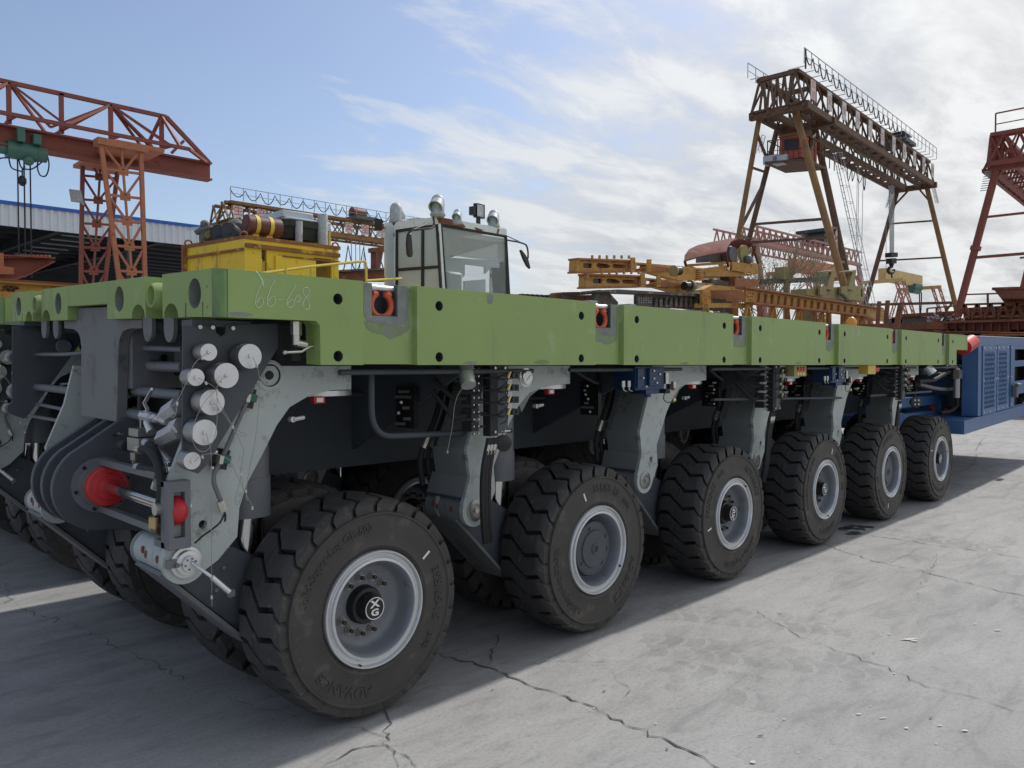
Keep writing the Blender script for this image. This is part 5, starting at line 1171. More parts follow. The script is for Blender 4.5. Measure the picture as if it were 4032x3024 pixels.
hr = MB(); pts = [P(*zM(x, y), 'y', YC - .5) for x, y in [(480, 556), (630, 535), (775, 515), (1060, 486), (1088, 500), (1093, 540), (1095, 640)]]; hr.tube(fillet(pts[:4] + [P(*zM(1092, 483), 'y', YC - .5), pts[-1]], .15), .017, 8)
for x in (630, 775): p = P(*zM(x, 520), 'y', YC - .5); hr.cyl((p.x, YC - .5, p.z), (p.x, YC - .5, 1.5), .017, n=8)
p = P(*zM(1095, 598), 'y', YC - .5); q_ = P(*zM(1300, 585), 'y', YC - .5); hr.cyl(p, q_, .017, n=8); hr.cyl((p.x, YC - .5, p.z), (p.x, YC - .5, 0), .017, n=8)
hr.build('handrail', 'band_yellow', None, label='bent yellow handrail in front of the yellow engine cabin', category='handrail')
def drum(a, b_, r, mats, name, label, bands=(), bm='band_yellow', ring=True, grp=None):
    m_ = MB(); a = V(a); b_ = V(b_); d_ = (b_ - a).normalized(); L = (b_ - a).length; m_.mi = 0
    m_.lathe(a, d_, [(0, r * .55), (.004, r * .9), (.0, r * .93), (.0, r), (L * .98, r), (L, r * .93), (L - .01, r * .8), (L - .01, .01)], 28)
    m_.mi = 1
    for t_ in bands: m_.lathe(a, d_, [(L * t_ - .025, r), (L * t_ - .025, r * 1.04), (L * t_ + .025, r * 1.04), (L * t_ + .025, r)], 28)
    if ring: m_.mi = 2; m_.lathe(a, -d_, [(.0, r * .55), (.01, r * .5), (.015, .01)], 20)
    for t_ in bands: m_.mi = 1; m_.box(a.x + d_.x * L * t_ - .04, a.x + d_.x * L * t_ + .04, a.y + d_.y * L * t_ - .04, a.y + d_.y * L * t_ + .04, a.z - r - .08, a.z - r + .02)
    return m_.build(name, mats, None, label=label, category='drum' if 'drum' in name else name.replace('_', ' '), **({'group': grp} if grp else {}))
zl2 = lambda x, y, Y_: P(*zL(x, y), 'y', Y_)
gD = 'drums on the engine cabin roof'
a = zl2(1600, 1140, YC + .25); b_ = zl2(1815, 1165, YC + .25); drum((a.x, a.y, HC + .20), (b_.x, b_.y, HC + .20), .125, ['brown_drum', 'band_yellow', 'brown_drum'], 'silencer', 'brown silencer with two yellow straps on the yellow cabin roof', (.25, .66))
a = zl2(1508, 1175, YC + .6); drum((a.x - .05, a.y, HC + .15), (a.x + .35, a.y + .35, HC + .15), .105, ['dark_drum', 'band_yellow', 'dark_drum'], 'drum', 'dark drum next to the brown silencer on the cabin roof', grp=gD)
a = zl2(1415, 1180, YC + .8); drum((a.x, a.y, HC + .14), (a.x + .4, a.y + .4, HC + .14), .105, ['dark_drum', 'band_yellow', 'dark_drum'], 'drum', 'blue black drum second from the left on the cabin roof', grp=gD)
a = zl2(1350, 1180, YC + 1.0); drum((a.x, a.y, HC + .14), (a.x + .45, a.y + .45, HC + .14), .105, ['brown_drum', 'band_yellow', 'olive'], 'drum', 'brown drum with pale round lid, leftmost on the cabin roof', grp=gD)
a = zl2(1600, 1095, YC + 1.4); drum((a.x, a.y, HC + .42), (a.x + .7, a.y + .1, HC + .42), .09, ['dark_drum', 'band_yellow', 'dark_drum'], 'silencer', 'black silencer behind the strapped brown one on the cabin roof')
e = MB(); e.tube(sm([zl2(x, y, YC + .9) for x, y in [(1275, 1185), (1310, 1160), (1345, 1150), (1340, 1120), (1320, 1120), (1318, 1140)]], 5), .035, 8); e.tube(sm([zl2(x, y, YC + .9) for x, y in [(1320, 1165), (1308, 1200), (1310, 1245)]], 4), .03, 8)
e.build('exhaust_pipe', 'grey_machine', None, label='crooked grey exhaust pipe at the left end of the cabin roof', category='exhaust pipe')
e = MB(); e.tube(sm([zl2(x, y, YC + .7) for x, y in [(1485, 1150), (1530, 1120), (1570, 1140), (1590, 1185)]], 5), .06, 8); e.build('air_duct', 'grey_machine', None, label='grey air duct elbow between the drums on the cabin roof', category='air duct')
gx = thing('cooler_box', 'pale grey cooler cover with dark tarpaulin on posts above the yellow cabin', 'cooler box', (zl2(1830, 1050, YC + .6).x, YC + .6, HC))
e = MB(); Yb = YC + .5
A = zl2(1838, 1030, Yb); B = zl2(2140, 1105, Yb); zt_ = zl2(1838, 1030, Yb).z; zb2 = zl2(1838, 1095, Yb).z
e.box(A.x, zl2(2030, 0, Yb).x, Yb, Yb + .9, zb2 + .04, zt_); e.box(A.x + .02, B.x, Yb - .04, Yb + 1.2, zb2 - .08, zb2 + .04); gb(e, 'cover', 'pale_panel', gx, bevel=.01)
e = MB(); e.add([(A.x, Yb, zb2 - .03), (A.x, Yb + 1.2, zb2 - .03), (A.x - .35, Yb + 1.8, zb2 + .02), (A.x - .9, Yb + 1.0, zb2 - .10), (A.x, Yb, zb2 - .08), (A.x - .9, Yb + 1, zb2 - .14)], [(0, 1, 2, 3), (0, 3, 5, 4)]); gb(e, 'flap', 'pale_panel', gx)
e = MB(); xx0, xx1 = zl2(1845, 0, Yb).x, zl2(2060, 0, Yb).x
e.lathe(((xx0 + xx1) / 2, Yb + .5, HC + .08), (0, 0, 1), [(0, .35), (.05, .58), (.3, .66), (zb2 - HC - .17, .66)], 9, smooth=False); gb(e, 'tarpaulin', 'tarp', gx)
for (x, r) in ((1930, .05), (2085, .07)):
    e = MB(); p = zl2(x, 0, Yb - .1); e.cyl((p.x, Yb - .12, HC), (p.x, Yb - .12, zb2 - .02 if r < .06 else zb2 + .12), r, n=14); gb(e, 'exhaust_stack', 'galv', gx)
for x in (2035, 2132): e = MB(); p = zl2(x, 0, Yb + .1); e.bar((p.x, Yb + .1, HC), (p.x, Yb + .1, zb2), .035); gb(e, 'post', 'band_yellow', gx)
# ---- white operator cab
HR = 3.6; z6 = lambda x, y: (1400 + x / 2.949, 750 + y / 2.949)
c1 = H(*z6(950, 305), HR); YQ = c1.y; kR = P(*z6(1755, 455), 'y', YQ); kL = H(*z6(345, 375), HR)
oc = thing('operator_cab', 'weathered white operator cab with peeling roof edge standing behind the near transporter', 'operator cab', (c1.x, c1.y, 0))
fr = lambda x, y: (lambda p: (p.x, p.z))(P(*z6(x, y), 'y', YQ))
e = MB(); e.mi = 0
xa_ = c1.x; xb_ = kR.x; zb3 = 1.2
e.mi = 1; e.prism([fr(948, 305), fr(1110, 335), fr(1230, 375), fr(1275, 425), fr(1245, 432), fr(1100, 405), fr(985, 385), fr(965, 385)], YQ - .012, YQ + .02, 'y')
e.mi = 0; e.prism([fr(950, 306), fr(1755, 452), fr(1755, 520), fr(985, 385), fr(965, 385)], YQ, YQ + .04, 'y')
e.mi = 1; e.prism([fr(1380, 425), fr(1470, 455), fr(1480, 480), fr(1400, 462)], YQ - .006, YQ, 'y'); e.prism([fr(1650, 445), fr(1668, 450), fr(1655, 510), fr(1635, 505)], YQ - .006, YQ, 'y')
e.mi = 0; e.prism([fr(955, 385), fr(985, 385), fr(1035, 1140), fr(1035, 1300), fr(1003, 1300), fr(1000, 1140)], YQ - .01, YQ + .06, 'y'); e.mi = 2; e.prism([fr(985, 385), fr(1005, 390), fr(1062, 1140), fr(1062, 1300), fr(1035, 1300), fr(1035, 1140)], YQ - .002, YQ + .04, 'y')
e.prism([fr(1745, 520), fr(1760, 520), fr(1797, 1210), fr(1797, 1400), fr(1757, 1400), fr(1757, 1210)], YQ, YQ + .05, 'y')
e.prism([fr(1000, 392), fr(1748, 525), fr(1748, 545), fr(1004, 420)], YQ - .001, YQ + .03, 'y')
gb(e, 'front_frame', ['old_white', 'peel', 'black_matt'], oc)
e = MB(); e.prism([fr(1004, 415), fr(1748, 540), fr(1760, 1400), fr(1062, 1400), fr(1060, 1140)], YQ + .012, YQ + .018, 'y'); gb(e, 'windscreen', ['glass'], oc)
# side wall: window frame on the left flank
du = (kL - c1); du.z = 0; n_s = V((du.y, -du.x, 0)).normalized()
if n_s.dot(CAM - c1) < 0: n_s = -n_s
SP = lambda x, y: PL(*z6(x, y), c1, n_s)
def sprism(mb, pts, off=0.0, th=.04):
    q_ = [SP(*p) + n_s * off for p in pts]; n2 = len(q_); k2 = [p - n_s * th for p in q_]
    mb.add(q_ + k2, [tuple(range(n2)), tuple(range(n2, 2 * n2))] + [(i, (i + 1) % n2, (i + 1) % n2 + n2, i + n2) for i in range(n2)])
e = MB(); e.mi = 0
sprism(e, [(330, 375), (475, 365), (465, 455), (462, 1400), (335, 1400)]); sprism(e, [(470, 372), (940, 305), (960, 390), (470, 456)])
e.mi = 1; sprism(e, [(465, 456), (955, 388), (958, 410), (488, 488), (488, 1400), (462, 1400)], .004, .03); sprism(e, [(764, 428), (790, 424), (790, 1400), (760, 1400)], .004, .03); sprism(e, [(488, 905), (985, 868), (985, 900), (488, 938)], .008, .03); sprism(e, [(930, 395), (955, 390), (1000, 1140), (1000, 1400), (975, 1400), (975, 1140)], .006, .03)
e.mi = 2; sprism(e, [(428, 372), (470, 366), (455, 395), (440, 412)], .005, .01); e.mi = 1
for (x, y, r) in ((428, 520, .045), (425, 720, .03), (355, 1010, .03), (378, 1080, .05)): p = SP(x, y) + n_s * .004; e.cyl(p, p + n_s * .004, r, n=10)
gb(e, 'side_frame', ['old_white', 'black_matt', 'peel'], oc)
e = MB(); sprism(e, [(488, 488), (930, 415), (975, 1140), (975, 1400), (488, 1400)], -.015, .006); gb(e, 'side_window', ['glass_side'], oc)
e = MB(); tp_ = [c1 + V((.01, .012, .004)), V((kR.x - .01, YQ + .012, HR + .004)), V((kR.x - .01, YQ - .01, HR + .004)) + du, kL + V((.012, -.01, .004))]; e.add(tp_ + [p - V((0, 0, .06)) for p in tp_], [(0, 1, 2, 3), (4, 5, 6, 7)] + [(i, (i + 1) % 4, (i + 1) % 4 + 4, i + 4) for i in range(4)])
e.add([tp_[0].lerp(tp_[2], .12) + V((0, 0, .02)), tp_[1].lerp(tp_[3], .12) + V((0, 0, .02)), tp_[2].lerp(tp_[0], .12) + V((0, 0, .07)), tp_[3].lerp(tp_[1], .12) + V((0, 0, .07))], [(0, 1, 2, 3)]); gb(e, 'roof', 'old_white', oc)
e = MB(); e.add([p + V((0, 0, z_ - HR)) for z_ in (1.55, .35) for p in tp_], [(0, 1, 2, 3), (4, 5, 6, 7)] + [(i, (i + 1) % 4, (i + 1) % 4 + 4, i + 4) for i in range(4)]); gb(e, 'cab_floor', 'grey_machine', oc)
e = MB(); b0_ = (tp_[0] + tp_[2]) / 2; e.box(b0_.x - .4, b0_.x + .4, b0_.y - .4, b0_.y + .4, 0, .35); gb(e, 'stand', 'grey_machine', oc)
# inner back wall with openings, seat
e = MB(); yb4 = YQ + du.length * .80
bk = lambda x, y: (lambda p: (p.x, p.z))(P(*z6(x, y), 'y', yb4))
e.prism([(xa_ - .35, 1.2), (xb_ + .6, 1.2), (xb_ + .6, HR - .08), (xa_ - .35, HR - .08)], yb4, yb4 + .05, 'y', [[bk(1100, 520), bk(1740, 600), bk(1740, 820), bk(1100, 780)], [bk(1270, 855), bk(1510, 885), bk(1510, 965), bk(1270, 980)], [bk(1578, 895), bk(1745, 905), bk(1745, 970), bk(1578, 972)], [bk(1270, 1050), bk(1510, 1030), bk(1510, 1230), bk(1270, 1230)], [bk(1575, 1010), bk(1745, 1000), bk(1745, 1240), bk(1575, 1240)]]); gb(e, 'rear_wall', 'pale_panel', oc)
e = MB(); p = P(*z6(1110, 1090), 'y', YQ + .7); e.box(p.x - .16, p.x + .18, YQ + .6, YQ + .75, 1.9, p.z + .20); e.box(p.x - .2, p.x + .25, YQ + .3, YQ + .75, 1.75, 1.95); gb(e, 'seat', 'pale_panel', oc, bevel=.05)
e = MB(); e.box(xa_ + .05, xb_ - .02, YQ + .05, YQ + .06, P(*z6(1300, 680), 'y', YQ).z - .12, P(*z6(1300, 420), 'y', YQ).z - .08); gb(e, 'sun_blind', 'blind', oc)
# cowl vents, lamp, anemometer, mirrors
def cowl(x, y, sc_, name_label, flip=1, bury=0):
    base = H(*z6(x, y), HR + .01 - bury); m_ = MB(); r = .100 * sc_; hh_ = .20 * sc_; top = base + V((0, 0, hh_))
    m_.cyl(base - V((0, 0, .02)), top, r, n=24); m_.ball(top, r * 1.0, r * 1.0, r * 1.15, 24)
    dd_ = V((-flip * .62, -.42 * (1 if flip > 0 else -.3), -.62)).normalized(); m_.lathe(top + V((0, 0, .0)), dd_, [(-.02, r * .7), (.0, r * .95), (.05, r * 1.02), (.165 * sc_, r * 1.06), (.165 * sc_, r * .94), (.05, r * .9), (.05, .01)], 24)
    m_.cyl(base, base + V((0, 0, .03)), r * 1.15, n=24)
    return gb(m_, 'cowl_vent', 'galv', oc)
cowl(955, 292, 1.0, '', 1); cowl(470, 365, .95, '', -1, 0); cowl(1605, 425, .88, '', 1); cowl(1185, 372, .62, '', 1, .15)
e = MB(); p = H(*z6(1425, 390), HR + .02); e.mi = 0; e.obox(p + V((0, -.02, .20)), (.18, .02, 0), (.03, -.06, 0), (0, 0, .22)); e.obox(p + V((-.10, 0, .19)), (.10, .02, 0), (.02, -.10, 0), (0, 0, .13)); e.bar(p, p + V((0, 0, .12)), .05); e.mi = 1; e.obox(p + V((-.005, -.055, .20)), (.15, .02, 0), (.0, -.004, 0), (0, 0, .18)); gb(e, 'floodlight', ['black', 'galv'], oc)
e = MB(); p = H(*z6(265, 440), HR - .12)
for (x, y) in ((240, 363), (308, 363), (262, 350)): e.ball(H(*z6(x, y), HR + .13), .028, n=8)
e.cyl(H(*z6(268, 440), HR - .02), H(*z6(268, 362), HR + .13), .012, n=6); e.box(p.x - .05, p.x + .05, p.y - .03, p.y + .03, p.z - .03, p.z + .14); q_ = H(*z6(385, 438), HR - .08); e.bar(p, q_, .02); e.lathe(q_, n_s, [(0, .05), (.03, .065), (.035, .01)], 14); gb(e, 'wind_gauge', 'black_matt', oc)
e = MB(); yy = YQ - .5
e.tube(fillet([P(*z6(*q_), 'y', yy + .3) for q_ in [(905, 300), (912, 420)]] + [P(*z6(*q_), 'y', yy) for q_ in [(870, 440), (640, 462), (600, 520), (602, 640)]], .06), .016, 8); e.tube([P(*z6(640, 462), 'y', yy), P(*z6(900, 365), 'y', yy + .25)], .008, 6); gb(e, 'mirror_arm', 'black', oc)
def mirror(pts_px, Y_, th, nm='mirror'):
    e = MB(); e.prism([(lambda p: (p.x, p.z))(P(*z6(*q_), 'y', Y_)) for q_ in pts_px], Y_, Y_ + th, 'y'); gb(e, nm, 'black', oc, bevel=.01)
mirror([(612, 520), (625, 500), (650, 502), (662, 600), (670, 740), (660, 772), (632, 772), (612, 740), (604, 620)], yy - .03, .05)
yy = YQ - .1
e = MB(); e.tube(fillet([P(*z6(*q_), 'y', yy) for q_ in [(1755, 575), (1900, 600), (1985, 630), (2003, 700), (2003, 790)]], .06), .014, 8); e.tube([P(*z6(1752, 525), 'y', yy), P(*z6(1915, 600), 'y', yy)], .008, 6); gb(e, 'mirror_arm', 'black', oc)
mirror([(1915, 690), (1930, 686), (1975, 740), (2010, 800), (2035, 895), (2028, 912), (1995, 880), (1950, 790)], yy, .04)
# rusty bridge and frame seen between cabin and cab
e = MB(); pM = lambda x, y: (lambda p: (p.x, p.z))(P(*zM(x, y), 'y', 12.0))
e.mi = 0; e.prism([pM(925, 555), pM(1320, 520), pM(1320, 600), pM(925, 600)], 12.0, 12.3, 'y'); e.prism([pM(1135, 405), pM(1320, 398), pM(1320, 420), pM(1180, 432), pM(1165, 530), pM(1150, 530), pM(1150, 432), pM(1135, 430)], 12, 12.2, 'y'); e.prism([pM(1183, 432), pM(1193, 432), pM(1175, 530), pM(1165, 530)], 12, 12.1, 'y')
e.mi = 1; e.prism([pM(925, 538), pM(1320, 520), pM(1320, 528), pM(925, 550)], 11.8, 12.4, 'y')
e.box(pM(925, 0)[0], pM(1320, 0)[0], 12.05, 12.25, 0, pM(925, 600)[1])
e.build('portal_steelwork', ['rust_yard', 'girder_dark'], None, label='rusty steel frame between the yellow cabin and the white cab', category='steel frame')
# ================================================================== right background
rv = lambda x, y: (2000 + x / 1.3825, 850 + y / 1.3825)
zR = lambda x, y: (2700 + x / 1.5083, 150 + y / 1.5083)
q4 = lambda x, y: (3300 + x / 3.022, 900 + y / 3.022)
def shape(mb, fn, pts, Y_, th, holes=()):
    f_ = lambda q_: (lambda p: (p.x, p.z))(P(*fn(*q_), 'y', Y_)); mb.prism([f_(q_) for q_ in pts], Y_, Y_ + th, 'y', [[f_(q_) for q_ in h_] for h_ in holes])
def dots(mb, fn, pts, Y_, r=.025):
    for q_ in pts: p = P(*fn(*q_), 'y', Y_); mb.cyl((p.x, Y_ - .03, p.z), (p.x, Y_, p.z), r, n=8)
def toground(mb, x0, x1, y0, y1, z): mb.box(x0, x1, y0, y1, 0, z)
YB_ = 12.0
# two stacked yellow beams with slotted webs
def slotted(name, label, ox, oy, Y_):
    e = MB(); T = lambda x, y: (x + ox, y + oy)
    e.mi = 0
    shape(e, rv, [T(378, 236), T(672, 250), T(672, 300), T(376, 302)], Y_, .05, [[T(412, 258), T(455, 258), T(458, 270), T(455, 284), T(412, 283), T(409, 270)], [T(490, 256), T(540, 262), T(560, 275), T(545, 285), T(492, 283), T(480, 270)], [T(575, 262), T(655, 266), T(662, 276), T(650, 286), T(575, 285), T(568, 274)]])
    e.mi = 2; shape(e, rv, [T(408, 255), T(460, 255), T(460, 287), T(408, 287)], Y_ + .06, .02); e.mi = 1; shape(e, rv, [T(470, 240), T(672, 250), T(672, 302), T(470, 302)], Y_ + .20, .02)
    e.mi = 1; shape(e, rv, [T(378, 228), T(690, 240), T(690, 250), T(378, 238)], Y_ - .12, .35); shape(e, rv, [T(374, 300), T(690, 298), T(690, 304), T(374, 310)], Y_ - .12, .35)
    e.mi = 0; shape(e, rv, [T(378, 228), T(392, 228), T(388, 306), T(374, 306)], Y_ - .10, .30)
    for x in (672, 760): shape(e, rv, [T(x, 226 + (x - 672) * .12), T(x + 22, 226 + (x - 672) * .12), T(x + 20, 306 - (x - 672) * .04), T(x - 2, 306 - (x - 672) * .04)], Y_ - .16, .04); dots(e, rv, [T(x + dx_, y) for dx_ in (5, 15) for y in (240, 255, 270, 285)], Y_ - .16, .012)
    shape(e, rv, [T(690, 252), T(1065, 285), T(1065, 350), T(930, 350), T(770, 305), T(690, 302)], Y_ + .1, .3, [[T(700, 262), T(760, 268), T(755, 290), T(700, 290)]]); e.mi = 1; shape(e, rv, [T(780, 268), T(900, 288), T(900, 300), T(790, 305), T(700, 290)], Y_ + .05, .06)
    e.mi = 0
    for i in range(6): x = 455 + i * 40; a = P(*rv(*T(x, 230)), 'y', Y_); e.box(a.x - .03, a.x + .03, Y_ - .05, Y_, a.z - .02, a.z + .08)
    for i in range(6): z_ = P(*rv(*T(1040, 292 + i * 11)), 'y', Y_); e.box(z_.x - .05, z_.x + .25, Y_ + .02, Y_ + .1, z_.z - .015, z_.z + .015)
    e.build(name, ['girder_yellow', 'girder_orange', 'black'], None, label=label, category='steel beam', group='yellow beams with slotted webs')
slotted('slotted_beam', 'upper of the two stacked yellow beams with slotted webs', 0, 0, YB_)
slotted('slotted_beam', 'lower of the two stacked yellow beams with slotted webs', 53, 84, YB_ - .25)
for (x, y, lb) in ((905, 300, 'upper'), (960, 382, 'lower')):
    e = MB(); p = P(*rv(x, y), 'y', YB_ - .5); q_ = P(*rv(x + 30, y), 'y', YB_ - .5); e.mi = 0; e.cyl(p, q_, .14, n=16); e.mi = 1; (e.cyl(q_, q_ + V((.08, 0, 0)), .20, n=20) if lb == 'lower' else e.cyl(p - V((.06, 0, 0)), p, .18, n=20)); e.build('spool', ['black', 'olive'], None, label='dark spool with round flange lying against the %s slotted beam' % lb, category='spool')
# dark weathered girder under them, lying on blocks
e = MB(); e.mi = 0
shape(e, rv, [(700, 430), (790, 420), (1060, 440), (1190, 458), (1190, 520), (700, 490)], 11, .1); shape(e, rv, [(475, 405), (600, 400), (1060, 425), (1060, 440), (780, 425), (475, 412)], 10.8, .5)
for i in range(11): shape(e, rv, [(805 + i * 27, 445), (812 + i * 27, 445), (818 + i * 27, 495), (800 + i * 27, 495)], 10.92, .06)
shape(e, rv, [(470, 405), (500, 402), (545, 410), (600, 470), (600, 500), (470, 500)], 11.1, .1); e.mi = 1; dots(e, rv, [(710 + i * 13, 448 + j * 12) for i in range(6) for j in range(3)], 11, .018); a = P(*rv(470, 500), 'y', 11); b_ = P(*rv(1190, 500), 'y', 11)
for i in range(5): xx = a.x + (b_.x - a.x) * i / 4; e.box(xx - .15, xx + .15, 11.0, 11.4, 0, a.z + .2)
e.build('weathered_girder', ['girder_dark', 'galv'], None, label='long dark weathered girder with peeling paint below the yellow slotted beams', category='girder')
e = MB(); shape(e, rv, [(300, 415), (475, 412), (475, 425), (300, 430)], 12.5, .5); shape(e, rv, [(300, 428), (350, 428), (350, 470), (300, 470)], 12.5, .3); e.mi = 1; shape(e, rv, [(350, 432), (470, 430), (470, 500), (350, 500)], 12.7, .1); shape(e, rv, [(260, 425), (300, 420), (300, 470), (262, 470)], 12.6, .3); a = P(*rv(300, 470), 'y', 12.6); b_ = P(*rv(470, 470), 'y', 12.6); e.box(a.x, a.x + .3, 12.6, 12.9, 0, a.z + .05); e.box(b_.x - .3, b_.x, 12.6, 12.9, 0, a.z)
e.build('rusty_beam', ['girder_dark', 'rust_yard'], None, label='short rusty beam end left of the dark weathered girder', category='steel beam')
e = MB(); a = P(*rv(-20, 432), 'y', 13.5); b_ = P(*rv(270, 446), 'y', 13.5); e.bar(a, b_, .1, .08)
for i in range(8): p = a.lerp(b_, .3 + i * .09); e.box(p.x, p.x + .08, 13.45, 13.6, p.z, p.z + .07)
e.bar((a.x + 1, 13.5, 0), (a.x + 1, 13.5, a.z), .1); e.bar((b_.x - .3, 13.5, 0), (b_.x - .3, 13.5, b_.z), .1)
e.build('rail_bar', 'girder_dark', None, label='thin dark notched bar just above the deck right of the white cab', category='rail')
# winch with red canopy
wc = thing('winch', 'yellow winch frame under a curved red canopy, on top of the girders', 'winch', (P(*rv(1200, 290), 'y', 13).x, 13, 0))
e = MB(); YW = 13.0
shape(e, rv, [(985, 262), (1190, 248), (1190, 262), (985, 276)], YW, .1); shape(e, rv, [(1065, 285), (1190, 270), (1200, 300), (1065, 305)], YW - .1, .1); shape(e, rv, [(1220, 250), (1362, 262), (1362, 318), (1220, 296)], YW - .3, .1); shape(e, rv, [(1075, 305), (1220, 298), (1345, 322), (1260, 330), (1075, 330)], YW - .2, 1.2)
shape(e, rv, [(985, 268), (1075, 300), (1075, 312), (985, 280)], YW + .4, .1)
gb(e, 'frame', 'girder_yellow', wc)
e = MB(); 
prof = [(0, 245), (8, 215), (30, 185), (62, 162), (110, 148)]
f0 = [P(*rv(958 + a_, b_), 'y', YW - .8) for a_, b_ in prof]; 
top0 = [P(*rv(958, 245), 'y', YW - .6), P(*rv(962, 215), 'y', YW - .5), P(*rv(985, 182), 'y', YW - .2), P(*rv(1030, 160), 'y', YW + .3)]
top1 = [P(*rv(1190, 195), 'y', YW - .6), P(*rv(1195, 170), 'y', YW - .5), P(*rv(1215, 138), 'y', YW - .2), P(*rv(1250, 120), 'y', YW + .3)]
mid_ = [P(*rv(1100, 160), 'y', YW)]
n_ = len(top0); vs = []
for a, b_ in zip(top0, top1):
    for t_ in (0, .25, .5, .75, 1): p = a.lerp(b_, t_); p.z += .12 * 4 * t_ * (1 - t_) * .3; vs.append(p)
fs = [(i * 5 + j, i * 5 + j + 1, (i + 1) * 5 + j + 1, (i + 1) * 5 + j) for i in range(n_ - 1) for j in range(4)]
e.add(vs + [v - V((0, 0, .04)) for v in vs], fs + [tuple(k + len(vs) for k in f_) for f_ in fs] + [(i * 5 + 4, (i + 1) * 5 + 4, (i + 1) * 5 + 4 + len(vs), i * 5 + 4 + len(vs)) for i in range(n_ - 1)], True)
arc2 = [P(*rv(x, y), 'y', YW + .2) for x, y in [(1190, 190), (1205, 160), (1240, 130), (1280, 125), (1330, 145), (1340, 160)]]; vs = []
for p in arc2: vs += [p, p + V((0, .9, 0)), p + V((0, .9, -.05)), p - V((0, 0, .05))]
fs = [(4 * i + k, 4 * i + 4 + k, 4 * i + 4 + (k + 1) % 4, 4 * i + (k + 1) % 4) for i in range(len(arc2) - 1) for k in range(4)]; e.add(vs, fs, True)
gb(e, 'canopy', 'canopy_red', wc)
for a_, b_ in (((1183, 195), (1200, 280)), ((1345, 165), (1320, 255)), ((1330, 160), (1362, 260)), ((962, 245), (970, 275))): e = MB(); e.bar(P(*rv(*a_), 'y', YW - .3), P(*rv(*b_), 'y', YW - .3), .07); gb(e, 'post', 'canopy_red', wc)
e = MB(); a = P(*rv(1215, 210), 'y', YW); e.cyl((a.x, YW - .1, a.z), (a.x, YW + .8, a.z), .30, n=20); b_ = P(*rv(1265, 210), 'y', YW); e.mi = 1; e.cyl((b_.x, YW - .2, b_.z), (b_.x, YW - .1, b_.z), .36, n=24); e.mi = 0; shape(e, rv, [(1085, 205), (1180, 195), (1180, 245), (1085, 250)], YW + .3, .5); c_ = P(*rv(1268, 240), 'y', YW); e.ball((c_.x, YW - .3, c_.z), .18, n=12)
gb(e, 'winch_drum', ['grey_machine', 'olive'], wc)
e = MB(); 
for x in (1205, 1230): p = P(*rv(x, 330), 'y', YW - .2); e.box(p.x, p.x + .25, YW - .2, YW + .2, 0, p.z)
e.box(P(*rv(1080, 350), 'y', YW).x, P(*rv(1180, 350), 'y', YW).x, YW - .2, YW + .2, P(*rv(1080, 368), 'y', YW).z, P(*rv(1080, 345), 'y', YW).z)
gb(e, 'support', 'girder_dark', wc)
e = MB(); shape(e, rv, [(1240, 335), (1372, 348), (1362, 385), (1235, 385)], 12.6, .6); a = P(*rv(1240, 380), 'y', 12.6); e.box(a.x, a.x + .4, 12.7, 13.1, 0, a.z); e.build('wedge_block', 'girder_orange', None, label='orange ribbed wedge block below the winch frame', category='steel block')
e = MB(); shape(e, rv, [(1032, 376), (1075, 376), (1075, 440), (1030, 440)], 11.5, .5); a = P(*rv(1032, 440), 'y', 11.5); e.box(a.x, a.x + .5, 11.6, 11.9, 0, a.z); e.build('electric_cabinet', 'galv', None, label='small pale grey cabinet between the slotted beams and the yellow truss girder', category='cabinet')
# long yellow truss girder in front (launching girder)
lg = thing('launching_girder', 'long yellow orange launching girder with ribbed web and V bracing above the deck', 'girder', (P(*rv(1300, 400), 'y', 10).x, 10, 0))
e = MB(); YL = 10.0; e.mi = 0
shape(e, rv, [(1297, 390), (2045, 505), (2065, 520), (2062, 578), (2020, 570), (1950, 540), (1340, 470), (1297, 470)], YL, .08)
e.mi = 1; shape(e, rv, [(1297, 383), (2045, 500), (2045, 508), (1297, 393)], YL - .15, .4); shape(e, rv, [(1340, 468), (1950, 538), (2010, 565), (2010, 572), (1945, 546), (1340, 477)], YL - .12, .35)
e.mi = 1
for i in range(17):
    x = 1375 + i * 36; y = 405 + (x - 1297) * .156; shape(e, rv, [(x, y), (x + 4, y), (x + 8, y + 58 - i * .9), (x - 6, y + 57 - i * .9)], YL - .08, .07)
e.mi = 0; shape(e, rv, [(1297, 390), (1335, 396), (1332, 470), (1295, 468)], YL - .03, .03); e.mi = 2; dots(e, rv, [(1306 + i * 11, 404 + j * 18) for i in range(3) for j in range(4)], YL - .03, .016); dots(e, rv, [(2035 + i * 10, 520 + j * 14) for i in range(3) for j in range(4)], YL, .012)
gb(e, 'web_beam', ['girder_yellow', 'girder_orange', 'rust_yard'], lg)
e = MB(); e.mi = 0
shape(e, rv, [(1060, 402), (1115, 375), (1300, 392), (1300, 406), (1105, 405), (1060, 412)], YL + .6, .3); shape(e, rv, [(1060, 405), (1105, 408), (1105, 478), (1060, 475)], YL + .55, .1); shape(e, rv, [(1060, 475), (1330, 475), (1330, 500), (1060, 498)], YL + .3, .3)
dots(e, rv, [(1068 + i * 14, 420 + j * 16) for i in range(3) for j in range(4)], YL + .55, .02)
gb(e, 'end_frame', ['girder_yellow'], lg)
e = MB(); zb0 = P(*rv(1500, 620), 'y', YL).z - .6
def vee(x, y0, sp=48):
    e = MB()
    t0 = P(*rv(x, y0), 'y', YL); z0 = zb0
    for s_ in (-1, 0, 1): e.bar((t0.x + .0, YL + .1, t0.z), (t0.x + s_ * .55, YL + .1 + (.4 if s_ == 0 else 0), z0), .10, .05)
    gb(e, 'brace', 'girder_yellow', lg)
